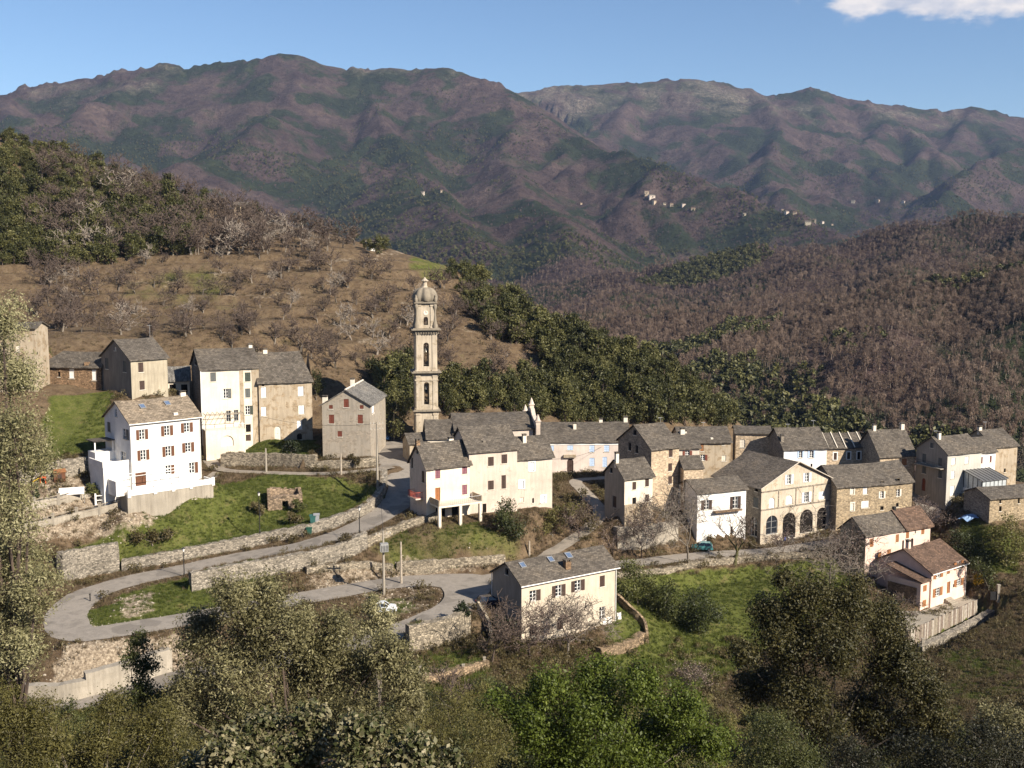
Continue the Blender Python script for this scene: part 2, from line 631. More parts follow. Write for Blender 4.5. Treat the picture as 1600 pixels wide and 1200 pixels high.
# ------------------------------------------------------------------ ground: control points -> smooth surface
for k, (line, hw) in ROADS.items():
    CTRL += [tuple(p) for p in line[::12]]
for px, py, d in [
    # gardens and banks round the upper left houses
    (197, 803, 164.8), (250, 790, 168.5), (300, 773, 173.5), (325, 758, 177), (80, 690, 183), (120, 650, 192), (150, 720, 178), (70, 740, 172), (20, 760, 166), (110, 790, 166), (60, 800, 163), (190, 800, 168), (150, 845, 164), (120, 890, 159), (200, 860, 164),
    (250, 830, 169), (330, 800, 174), (420, 800, 176), (500, 790, 178), (560, 770, 183), (440, 750, 188), (330, 840, 170), (400, 825, 172),
    (440, 715, 200), (340, 705, 199), (30, 610, 204), (600, 660, 216), (40, 900, 150), (10, 960, 140), (30, 1010, 136),
    # between the roads, below the left hairpin
    (686, 826, 165.5), (753, 815, 169.3), (640, 812, 170), (720, 823, 167.2), (700, 870, 159.5), (780, 850, 164),
    (850, 830, 170), (880, 820, 174), (150, 1030, 130), (60, 1060, 127), (240, 1010, 134.5), (380, 985, 139),
    # right of the front house: orchard meadow
    (985, 960, 156), (1000, 920, 166), (1060, 905, 174), (1150, 900, 178), (1250, 890, 182), (1100, 940, 167), (1200, 930, 172), (1050, 990, 157), (1000, 1040, 146), (1120, 1010, 156), (1180, 980, 162), (940, 1010, 146),
    (1310, 905, 182), (1320, 950, 174), (1390, 930, 178), (1440, 1010, 162), (1540, 962, 172), (1430, 1018, 160), (1500, 985, 166), (1560, 900, 182), (1595, 860, 188), (1520, 850, 190), (1500, 815, 194), (1560, 1010, 158), (1595, 1080, 138), (1500, 1080, 142), (1600, 960, 170),
    (700, 1010, 136), (800, 1030, 136), (700, 1040, 131), (880, 1030, 140),
    # behind the houses
    (540, 600, 232), (640, 640, 226), (240, 560, 225), (100, 540, 222), (400, 540, 232), (760, 620, 236),
]:
    CTRL.append(tuple(PD(px, py, d)))
# wooded and orchard hill on the left: (pixel, distance, height taken off for the trees that stand on the crest)
for px, py, d, dz in [(-150, 150, 400, 5), (0, 185, 400, 6), (130, 225, 395, 7), (250, 275, 385, 6), (330, 302, 378, 6), (440, 325, 368, 7), (560, 365, 352, 5), (640, 398, 340, 1), (700, 412, 332, 1), (760, 440, 322, 5),
                      (820, 468, 314, 6), (900, 497, 306, 7), (1000, 548, 298, 7), (1080, 595, 290, 7), (1150, 632, 285, 7), (1200, 664, 280, 7),
                      (0, 420, 300, 0), (200, 430, 300, 0), (400, 410, 310, 0), (600, 420, 312, 0), (0, 520, 250, 0), (300, 500, 268, 0), (500, 510, 268, 0), (640, 480, 285, 0), (740, 520, 275, 0), (700, 590, 248, 0),
                      (600, 570, 250, 0), (850, 560, 268, 3), (960, 610, 258, 4), (1060, 650, 252, 6), (900, 640, 246, 3)]:
    p = PD(px, py, d)
    CTRL.append((p.x, p.y, p.z - dz))
for px, py, d, dz in [(-150, 150, 400, 5), (0, 185, 400, 6), (250, 275, 385, 6), (440, 325, 368, 7), (640, 398, 340, 1), (820, 468, 314, 6), (1000, 548, 298, 7), (1200, 664, 280, 7)]:
    p = PD(px, py, d) * 1.0
    CTRL.append((p.x * 1.0 + 20, p.y + 60, p.z - dz - 26)); CTRL.append((p.x + 40, p.y + 200, min(p.z - 120, -130)))
# the village crest falls away behind the right-hand houses
for x, y, z in [(30, 244, -46), (60, 262, -58), (60, 300, -82), (95, 245, -52), (130, 240, -58), (110, 290, -86), (150, 260, -75), (170, 200, -62), (160, 170, -60), (200, 330, -110), (100, 420, -135), (200, 460, -140), (0, 460, -140), (250, 240, -90), (250, 120, -40), (180, 120, -40), (130, 130, -47),
                # the camera's own slope
                (0, 3, -2.4), (0, 8, -6.0), (0, 16, -11.5), (0, 30, -19), (0, 45, -25.5), (0, 60, -31), (0, 80, -38.5), (0, 100, -45), (-4, 118, -49.5),
                (-25, 30, -16.5), (-25, 60, -30), (-45, 45, -20), (-50, 80, -36), (-60, 110, -46), (-100, 120, -40), (-110, 60, -22), (-140, 200, -22), (-150, 150, -30), (-115, 170, -33), (-110, 200, -25),
                (25, 30, -19), (25, 60, -33), (40, 45, -26), (45, 80, -43), (35, 110, -52), (55, 120, -54), (70, 100, -47), (80, 60, -30), (110, 100, -36), (25, 125, -53), (140, 60, -22), (90, 140, -53), (0, -10, 2), (120, -10, 4), (-120, -10, 4)]:
    CTRL.append((x, y, z))
CT = np.array(CTRL)


def tps_fit(pts, reg=3.0):
    x, y, z = pts.T
    n = len(x)
    r2 = (x[:, None] - x) ** 2 + (y[:, None] - y) ** 2
    K = .5 * r2 * np.log(r2 + 1e-9) + np.eye(n) * reg
    Pm = np.c_[np.ones(n), x, y]
    A = np.zeros((n + 3, n + 3)); A[:n, :n] = K; A[:n, n:] = Pm; A[n:, :n] = Pm.T
    return np.linalg.solve(A, np.r_[z, 0, 0, 0])


TW = tps_fit(CT)


def h_base(X, Y):
    X = np.asarray(X, float); Y = np.asarray(Y, float)
    shp = X.shape; X = X.ravel(); Y = Y.ravel()
    out = np.empty(len(X)); n = len(CT)
    for i in range(0, len(X), 20000):
        a, b = X[i:i + 20000], Y[i:i + 20000]
        r2 = (a[:, None] - CT[:, 0]) ** 2 + (b[:, None] - CT[:, 1]) ** 2
        out[i:i + 20000] = (.5 * r2 * np.log(r2 + 1e-9)) @ TW[:n] + TW[n] + TW[n + 1] * a + TW[n + 2] * b
    return out.reshape(shp)


ROAD_NP = {k: (np.array([tuple(p) for p in v[0]]), v[1]) for k, v in ROADS.items()}


def near_line(L, X, Y):
    """distance to and height of the nearest vertex of a dense line; also its index"""
    X = np.asarray(X, float).ravel(); Y = np.asarray(Y, float).ravel()
    dist = np.empty(len(X)); zz = np.empty(len(X)); idx = np.empty(len(X), int)
    for i in range(0, len(X), 40000):
        a, b = X[i:i + 40000], Y[i:i + 40000]
        r2 = (a[:, None] - L[:, 0]) ** 2 + (b[:, None] - L[:, 1]) ** 2
        j = r2.argmin(1)
        dist[i:i + 40000] = np.sqrt(r2[np.arange(len(a)), j]); zz[i:i + 40000] = L[j, 2]; idx[i:i + 40000] = j
    return dist, zz, idx


def inset(L, hw):
    m = hw + 9
    return L[:, 0].min() - m, L[:, 0].max() + m, L[:, 1].min() - m, L[:, 1].max() + m


TERRACES = []                               # (line with base z, height, reach behind): filled below


def h_ground(X, Y, terr=True):
    X = np.asarray(X, float); Y = np.asarray(Y, float)
    shp = X.shape; X = X.ravel(); Y = Y.ravel()
    z = h_base(X, Y)
    rough = sstep(2.5, 8, np.abs(Y - 170)) * 0 + 1
    z = z + fbm(X, Y, 7, 3, 5) * .35 + fbm(X, Y, 26, 2, 9) * .6 * sstep(225, 270, Y)
    hillw = sstep(228, 245, Y) * (1 - sstep(330, 380, Y)) * (1 - sstep(-10, 25, X))
    zw = z + fbm(X, Y, 40, 2, 61) * 1.5                # old cultivation terraces on the orchard hill
    q = zw / 2.6; fr_ = q - np.floor(q)
    z = z + hillw * .95 * ((np.floor(q) + sstep(.62, .98, fr_)) - q) * 2.6 * .8
    wsum = np.zeros_like(z); zs = np.zeros_like(z)
    for k, (L, hw) in ROAD_NP.items():
        x0, x1, y0, y1 = inset(L, hw)
        s = np.nonzero((X > x0) & (X < x1) & (Y > y0) & (Y < y1))[0]
        if len(s) == 0:
            continue
        dist, zz, _ = near_line(L, X[s], Y[s])
        w = 1 - sstep(hw + .5, hw + 4.0, dist)
        w = w * (1 + 30 * (1 - sstep(hw, hw + 1.2, dist)))
        zs[s] += w * (zz - .06); wsum[s] += w
    k = np.minimum(wsum, 1)
    z = np.where(wsum > 0, z * (1 - k) + np.where(wsum > 0, zs / np.maximum(wsum, 1e-6), 0) * k, z)
    if terr:
        for L, hgt, reach in TERRACES:
            x0, x1, y0, y1 = inset(L, reach)
            s = np.nonzero((X > x0) & (X < x1) & (Y > y0) & (Y < y1))[0]
            if len(s) == 0:
                continue
            dist, zz, j = near_line(L, X[s], Y[s])
            j0 = np.clip(j - 1, 0, len(L) - 1); j1 = np.clip(j + 1, 0, len(L) - 1)
            tx, ty = L[j1, 0] - L[j0, 0], L[j1, 1] - L[j0, 1]
            side = tx * (Y[s] - L[j, 1]) - ty * (X[s] - L[j, 0])     # > 0: behind the wall
            endf = np.where((j == 0) | (j == len(L) - 1), 1 - sstep(.0, .5, dist), 1.0)
            sd = np.where(side > 0, dist, -dist)
            wu = (1 - sstep(.6 * reach, reach + .7, dist)) * endf * (sd > .62)
            wd = (1 - sstep(.4, 1.2, dist)) * endf * (sd <= .62)
            hh = hgt if np.isscalar(hgt) else hgt[j]
            up = np.maximum(z[s], zz + hh - .12) * .6 + (zz + hh - .12) * .4
            z[s] = z[s] * (1 - wu) + up * wu
            z[s] = z[s] * (1 - wd) + np.minimum(z[s], zz) * wd
    for poly, zmax in CARVE:
        ins = np.zeros(len(X), bool); n = len(poly)
        for i in range(n):
            a, b = poly[i], poly[(i + 1) % n]
            with np.errstate(divide='ignore', invalid='ignore'):
                ins ^= ((a.y > Y) != (b.y > Y)) & (X < (b.x - a.x) * (Y - a.y) / (b.y - a.y + 1e-12) + a.x)
        z = np.where(ins, np.minimum(z, zmax), z)
    # keep the ground out of the houses
    for f in FR.values():
        dx, dy = X - f.O.x, Y - f.O.y
        u = dx * f.t.x + dy * f.t.y; v = dx * f.nin.x + dy * f.nin.y
        ins = (u > .25) & (u < f.W - .25) & (v > .25) & (v < f.D - .25)
        z = np.where(ins, np.minimum(z, f.zb - .1), z)
    return z.reshape(shp)


FENCE_A, FENCE_B = PZ(1418, 988, -57.75), PZ(1527, 938, -57.75)
_fd = (FENCE_B - FENCE_A).normalized()
_fn = Vector((_fd.y, -_fd.x, 0))
_ft = FR['T']
CARVE = [([FENCE_A, FENCE_B, _ft.w(_ft.W + 1, .5, 0), _ft.w(-2.8, .5, 0), _ft.w(-6, 3, 0)], -58.2),
         ([FENCE_A - _fd * 3 + _fn * 6, FENCE_B + _fd * 1 + _fn * 6, FENCE_B + _fd * 1 - _fn * .25, FENCE_A - _fd * 3 - _fn * .25], -60.3)]


def ground_z(x, y):
    return float(h_ground(np.array([x]), np.array([y]))[0])


def hit_many(pxs, pys, dmin=20, dmax=470, n=260, fn=None):
    """first ground point seen through each pixel"""
    pxs = np.asarray(pxs, float); pys = np.asarray(pys, float)
    x = (pxs - CX) / FPX; y = (CY - pys) / FPX
    rx, ry, rz = x, _c + y * _s, -_s + y * _c
    ds = np.geomspace(dmin, dmax, n)
    X = np.outer(rx / ry, ds); Z = np.outer(rz / ry, ds); Yv = np.broadcast_to(ds, X.shape)
    g = (fn or h_base)(X, Yv)
    below = Z < g
    below[:, 0] = False
    j = below.argmax(1)
    ok = below.any(1)
    j = np.maximum(j, 1)
    a = np.arange(len(pxs))
    e0 = Z[a, j - 1] - g[a, j - 1]; e1 = Z[a, j] - g[a, j]
    t = np.clip(e0 / (e0 - e1 + 1e-9), 0, 1)
    d = ds[j - 1] * (1 - t) + ds[j] * t
    return np.c_[rx / ry * d, d, rz / ry * d], ok


def hit(px, py, dmin=95):
    p, ok = hit_many([px], [py], dmin=dmin, fn=lambda a, b: h_ground(a, b))
    return Vector(p[0]) if ok[0] else PD(px, py, 400)

# ------------------------------------------------------------------ dry-stone and concrete walls that hold the terraces
S_WALL = stone('rubble_wall_stone', (.30, .26, .20), scale=2.6, bs=.9)
S_GREY = stone('grey_wall_stone', (.29, .26, .215), scale=3.0, bs=.8)
S_BROWN = stone('brown_wall_stone', (.27, .20, .13), scale=2.4, bs=.9)
CONCRETE = plaster('weathered_concrete', (.35, .31, .25), (.17, .145, .11), .6)
CONC_W = plaster('pale_concrete', (.36, .32, .26), (.18, .155, .12), .6)

WALLS = [
    # base pixels left to right, height, reach of the fill behind, material, label
    ([(190, 894), (250, 883), (330, 867), (420, 849), (500, 831), (560, 811), (590, 792), (603, 772), (606, 748)], 1.7, 3.0, S_GREY, 'long pale stone wall along the upper edge of the upper road'),
    ([(100, 908), (140, 901), (187, 892)], 4.3, 3.0, S_GREY, 'high dry stone wall at the left end of the upper road'),
    ([(300, 925), (380, 908), (460, 894), (530, 878), (575, 857)], 2.6, 2.5, S_GREY, 'rough stone bank wall holding up the upper road above the hairpin'),
    ([(570, 858), (620, 834), (690, 812)], 1.3, 1.5, S_WALL, 'stone wall climbing beside the road to the terrace house'),
    ([(20, 832), (80, 821), (130, 809), (187, 795)], 1.0, 2.0, CONCRETE, 'low concrete garden wall under the lower fence posts'),
    ([(15, 800), (70, 793), (130, 780), (150, 775)], 1.2, 2.0, CONCRETE, 'concrete wall under the upper row of garden posts'),
    ([(30, 758), (80, 750), (150, 740)], 2.9, 3.0, S_GREY, 'tall grey stone wall behind the vegetable garden'),
    ([(345, 730), (400, 729), (470, 731), (492, 732)], 2.4, 2.5, S_WALL, 'long rubble wall below the double stone house'),
    ([(20, 1102), (100, 1099), (148, 1088)], 2.2, 2.0, CONC_W, 'long low concrete wall beside the lowest road'),
    ([(136, 1091), (200, 1073), (270, 1050)], 3.0, 2.0, CONC_W, 'taller pale concrete wall beside the lowest road'),
    ([(640, 1020), (700, 1008), (736, 992)], 3.4, 2.0, S_WALL, 'curved stone wall under the right hairpin'),
    ([(640, 1078), (700, 1064), (765, 1046)], 1.1, 2.0, S_BROWN, 'low brown garden wall with rail posts below the hairpin'),
    ([(955, 905), (1040, 897), (1100, 885), (1200, 876), (1290, 871)], .9, 1.5, S_WALL, 'low stone edge below the village street'),
    ([(965, 858), (1005, 856), (1060, 846)], 3.6, 3.0, CONC_W, 'pale retaining wall behind the bare blossom tree'),
    ([(620, 893), (700, 888), (790, 880)], 1.3, 1.5, S_WALL, 'broken stone edge above the right hairpin'),
    ([(940, 1030), (985, 1018), (1010, 1003)], 1.4, 2.0, S_BROWN, 'mossy stone terrace wall below the garden of the front house'),
    ([(1442, 1022), (1500, 995), (1555, 965)], 1.2, 1.5, S_GREY, 'curved low stone wall below the plank fence'),
    ([(480, 898), (560, 889), (615, 893)], 1.0, 1.5, S_WALL, 'crumbling stone step between the two roads'),
]
WALLS.append(([(494, 734, -37.85), (540, 733, -37.65), (588, 728, -37.3)], 1.5, 2.5, S_WALL, 'rubble wall in front of the grey gabled house'))
wall_build = []
for pts, hgt, reach, m, label in WALLS:
    line = catmull([PZ(*p) if len(p) == 3 else hit(*p) for p in pts], .7)
    wall_build.append((line, hgt, m, label))
    TERRACES.append((np.array([tuple(p) for p in line]), hgt, reach))


def wall_mesh(line, hgt, thick, seed, step=.45):
    """a wall along a line: battered face, uneven top, rough joints"""
    rnd = random.Random(seed)
    mb = MB()
    n = len(line)
    nz = max(3, int(hgt / step)) + 1
    rows = []
    for i, p in enumerate(line):
        a, b = line[max(0, i - 1)], line[min(n - 1, i + 1)]
        t = Vector((b.x - a.x, b.y - a.y, 0))
        t = t.normalized() if t.length > 1e-6 else Vector((1, 0, 0))
        back = Vector((-t.y, t.x, 0))
        top = p.z + hgt + rnd.uniform(-.10, .07)
        pr = []
        for k in range(nz + 1):
            z = p.z - 1.6 + (top - p.z + 1.6) * k / nz
            q = Vector((p.x, p.y, z)) + back * (.10 * k / nz + rnd.uniform(-.05, .05)) + t * rnd.uniform(-.05, .05)
            pr.append(q)
        pr.append(Vector((p.x, p.y, top)) + back * thick)
        pr.append(Vector((p.x, p.y, p.z - 1.6)) + back * thick)
        rows.append(pr)
    m = len(rows[0])
    v = [q for r in rows for q in r]
    f = []
    for i in range(n - 1):
        for k in range(m - 1):
            f.append((i * m + k, (i + 1) * m + k, (i + 1) * m + k + 1, i * m + k + 1))
    f.append(tuple(range(m))[::-1]); f.append(tuple(range((n - 1) * m, n * m)))
    mb.add(v, f)
    return mb


for i, (line, hgt, m, label) in enumerate(wall_build):
    nm = 'concrete_wall' if m in (CONCRETE, CONC_W) else 'stone_wall'
    wall_mesh(line, hgt, 1.25, i).build(nm, m, kind='thing', label=label, cat='wall', group='walls that hold the terraces')

# ------------------------------------------------------------------ ground sheet (near hill, village, camera slope)
xs = np.unique(np.r_[np.arange(-330, -100, 3.0), np.arange(-100, 125, .85), np.arange(125, 331, 3.0)])
ys = np.unique(np.r_[np.arange(-12, 110, 1.3), np.arange(110, 232, .6), np.arange(232, 440, 1.9), np.arange(440, 580, 4)])
GX, GY = np.meshgrid(xs, ys)
GZ = h_ground(GX, GY)


def grid_faces(ny, nx):
    i = np.arange(ny * nx).reshape(ny, nx)
    return np.stack([i[:-1, :-1].ravel(), i[:-1, 1:].ravel(), i[1:, 1:].ravel(), i[1:, :-1].ravel()], 1)


def proj_np(X, Y, Z):
    zf = Y * _c - Z * _s
    yu = Y * _s + Z * _c
    zf = np.where(zf < .5, .5, zf)
    return CX + FPX * X / zf, CY - FPX * yu / zf


def in_poly(px, py, poly):
    ins = np.zeros(px.shape, bool)
    n = len(poly)
    for i in range(n):
        x0, y0 = poly[i]; x1, y1 = poly[(i + 1) % n]
        c = (y0 > py) != (y1 > py)
        with np.errstate(divide='ignore', invalid='ignore'):
            ins ^= c & (px < (x1 - x0) * (py - y0) / (y1 - y0 + 1e-12) + x0)
    return ins


GREEN = [
    (.95, [(80, 625), (178, 612), (172, 700), (60, 716)]),
    (.9, [(185, 880), (110, 860), (190, 815), (330, 765), (400, 740), (592, 752), (592, 790), (480, 828), (330, 858)]),
    (1., [(383, 690), (495, 688), (500, 718), (440, 728), (385, 716)]),
    (.95, [(116, 970), (135, 948), (300, 902), (430, 880), (430, 925), (330, 954), (150, 986)]),
    (1., [(958, 905), (1080, 893), (1330, 875), (1345, 930), (1200, 1010), (1100, 1080), (940, 1080), (950, 1000)]),
    (1., [(1495, 808), (1600, 830), (1595, 900), (1515, 890)]),
    (.9, [(1436, 1002), (1535, 955), (1550, 972), (1445, 1018)]),
    (.55, [(660, 800), (850, 845), (800, 880), (620, 885), (575, 855)]),
    (.55, [(638, 400), (700, 404), (712, 436), (655, 436)]),
    (.40, [(180, 425), (330, 410), (400, 430), (330, 470), (180, 470)]),
    (.22, [(60, 440), (600, 410), (740, 500), (730, 600), (300, 540), (60, 540)]),
    (.9, [(640, 1040), (740, 1000), (770, 1060), (640, 1100)]),
    (.35, [(1450, 1020), (1600, 900), (1600, 1200), (1450, 1200)]),
    (.7, [(560, 940), (660, 930), (660, 950), (580, 965)]),
]
PATHS = [[(150, 445), (250, 440), (330, 432), (450, 412), (560, 405), (640, 392)], [(420, 568), (520, 548), (600, 522), (690, 495)], [(300, 470), (400, 462), (480, 470)], [(470, 500), (560, 492), (640, 478)], [(690, 520), (760, 512), (800, 520)]]
ROCKY = [(1., [(90, 1005), (300, 985), (330, 1040), (140, 1075), (60, 1090)]), (.7, [(480, 880), (620, 890), (600, 925), (470, 930)]), (.8, [(620, 865), (800, 868), (790, 895), (620, 905)]),
         (.8, [(180, 935), (240, 925), (240, 960), (190, 965)]), (.6, [(560, 930), (690, 910), (690, 945), (560, 975)]), (.7, [(40, 730), (330, 770), (200, 840), (20, 850)])]
nzx = fbm(GX, GY, 5, 3, 31) * 16; nzy = fbm(GX, GY, 5, 3, 37) * 9
gpx, gpy = proj_np(GX, GY, GZ)
gpx = gpx + nzx; gpy = gpy + nzy
green = np.zeros(GX.shape); rocky = np.zeros(GX.shape)
for v, poly in GREEN:
    green = np.maximum(green, v * in_poly(gpx, gpy, poly))
for v, poly in ROCKY:
    rocky = np.maximum(rocky, v * in_poly(gpx, gpy, poly))


def soften(a):
    for _ in range(2):
        b = a.copy()
        b[1:-1, 1:-1] = (a[1:-1, 1:-1] * 2 + a[:-2, 1:-1] + a[2:, 1:-1] + a[1:-1, :-2] + a[1:-1, 2:]) / 6
        a = b
    return a


for line_ in PATHS:
    for (x0_, y0_), (x1_, y1_) in zip(line_[:-1], line_[1:]):
        tt = np.clip(((gpx - x0_) * (x1_ - x0_) + (gpy - y0_) * (y1_ - y0_)) / ((x1_ - x0_) ** 2 + (y1_ - y0_) ** 2), 0, 1)
        dd = np.hypot((gpx - x0_ - tt * (x1_ - x0_)) * .25, gpy - y0_ - tt * (y1_ - y0_))
        rocky = np.maximum(rocky, np.where((GY > 225) & (dd < 4.5), .62, 0))
green, rocky = soften(green), soften(rocky)


def ground_material():
    t = NT('village_ground')
    co = t.coords()
    ag = t.new('ShaderNodeAttribute', attribute_name='green').outputs['Fac']
    ar = t.new('ShaderNodeAttribute', attribute_name='rocky').outputs['Fac']
    n1 = t.noise(co, .11, 6.0, .6); n2 = t.noise(co, .55, 6.0, .65); n3 = t.noise(co, 3.0, 5.0, .7)
    dry = t.ramp(n2, [(.28, (.066, .044, .028)), (.46, (.104, .073, .045)), (.60, (.142, .102, .063)), (.78, (.082, .070, .032))])
    grass = t.ramp(n2, [(.28, (.046, .048, .014)), (.44, (.072, .084, .019)), (.58, (.098, .104, .030)), (.72, (.125, .098, .046))])
    rock = t.ramp(n3, [(.3, (.13, .10, .07)), (.5, (.25, .20, .145)), (.7, (.38, .32, .24))])
    g = t.math('ADD', ag, t.math('MULTIPLY', t.math('SUBTRACT', n1, .5), .9))
    c = t.mix(dry, grass, t.ramp(g, [(.30, (0, 0, 0)), (.62, (1, 1, 1))]))
    r = t.math('ADD', ar, t.math('MULTIPLY', t.math('SUBTRACT', n2, .5), 1.3))
    c = t.mix(c, rock, t.ramp(r, [(.50, (0, 0, 0)), (.72, (1, 1, 1))]))
    c = t.mix(c, t.ramp(n3, [(.3, (.62, .62, .62)), (.7, (1.32, 1.32, 1.32))]), .8, 'MULTIPLY')
    return t.finish(c, .95, bump=t.mix(n2, n3, .5), bs=.9, bd=.35, spec=.1)


GROUND = ob('ground', np_mesh('ground', np.stack([GX.ravel(), GY.ravel(), GZ.ravel()], 1), grid_faces(len(ys), len(xs)), ground_material(),
                              {'green': green.ravel(), 'rocky': rocky.ravel()}, smooth=True), kind='structure')

# ------------------------------------------------------------------ roads


def asphalt(name, col):
    t = NT(name)
    co = t.coords()
    n1 = t.noise(co, .35, 5.0, .6); n2 = t.noise(co, 6.0, 4.0)
    c = t.ramp(n1, [(.3, scl(col, .62)), (.5, col), (.62, scl(col, .82)), (.75, scl(col, 1.2))])
    pt = t.noise(t.coords((1, 1, 1)), .22, 2.0, .4)
    c = t.mix(c, scl(col, .62), t.ramp(pt, [(.60, (0, 0, 0)), (.615, (.7, .7, .7))]))
    ru = t.noise(t.coords((1, 1, 1)), 1.3, 2.0)
    c = t.mix(c, (.16, .13, .09), t.ramp(ru, [(.66, (0, 0, 0)), (.76, (.6, .6, .6))]))
    c = t.mix(c, t.ramp(n2, [(.3, (.8, .8, .8)), (.7, (1.15, 1.15, 1.15))]), .6, 'MULTIPLY')
    return t.finish(c, .9, bump=n2, bs=.2, bd=.02)


def ribbon(L, hw, mats, name, lift, rough_edge=.12, cols=5):
    rnd = random.Random(name)
    n = len(L); v, f = [], []
    el = er = 0
    for i in range(n):
        a, b = L[max(0, i - 1)], L[min(n - 1, i + 1)]
        t = Vector((b.x - a.x, b.y - a.y, 0)).normalized()
        s = Vector((-t.y, t.x, 0))
        el = el * .7 + rnd.uniform(-rough_edge, rough_edge); er = er * .7 + rnd.uniform(-rough_edge, rough_edge)
        for k in range(cols):
            w = -1 + 2 * k / (cols - 1)
            off = hw * w + (el if k == 0 else er if k == cols - 1 else 0)
            v.append(L[i] + s * off + Vector((0, 0, lift - .03 * w * w)))
    for i in range(n - 1):
        for k in range(cols - 1):
            f.append((i * cols + k, i * cols + k + 1, (i + 1) * cols + k + 1, (i + 1) * cols + k)[::-1])
    mb = MB(); mb.add(v, f)
    return mb.build(name, mats, kind='structure', smooth=True)


ROAD_M = asphalt('sunbleached_asphalt', (.265, .235, .20))
LANE_M = asphalt('lane_paving', (.29, .25, .20))
ribbon(ROADS['upper'][0], 2.7, ROAD_M, 'hairpin_road', .05)
ribbon(ROADS['street'][0], 2.2, ROAD_M, 'village_street', .054)
ribbon(ROADS['lane'][0], 1.3, LANE_M, 'stepped_lane', .058)
ribbon(ROADS['ramp'][0], 1.3, LANE_M, 'lane_to_the_white_house', .062)
ribbon(ROADS['drive'][0], 1.0, LANE_M, 'garden_path', .066)
# widening of the right hairpin, where cars turn, and the yard of the pink houses


def patch_sheet(name, pix, z, mat, lift):
    pts = [PZ(px, py, z) for px, py in pix]
    pts = catmull(pts + [pts[0]], 1.0)[:-1]
    c = sum(pts, Vector()) / len(pts)
    mb = MB()
    mb.add([c + Vector((0, 0, lift))] + [p + Vector((0, 0, lift)) for p in pts], [(0, 1 + k, 1 + (k + 1) % len(pts)) for k in range(len(pts))])
    return mb.build(name, mat, kind='structure')


patch_sheet('turning_area', [(655, 900), (700, 897), (745, 898), (768, 905), (765, 925), (745, 945), (715, 962), (672, 975), (650, 968), (690, 940), (690, 920)], -47.63, ROAD_M, .07)

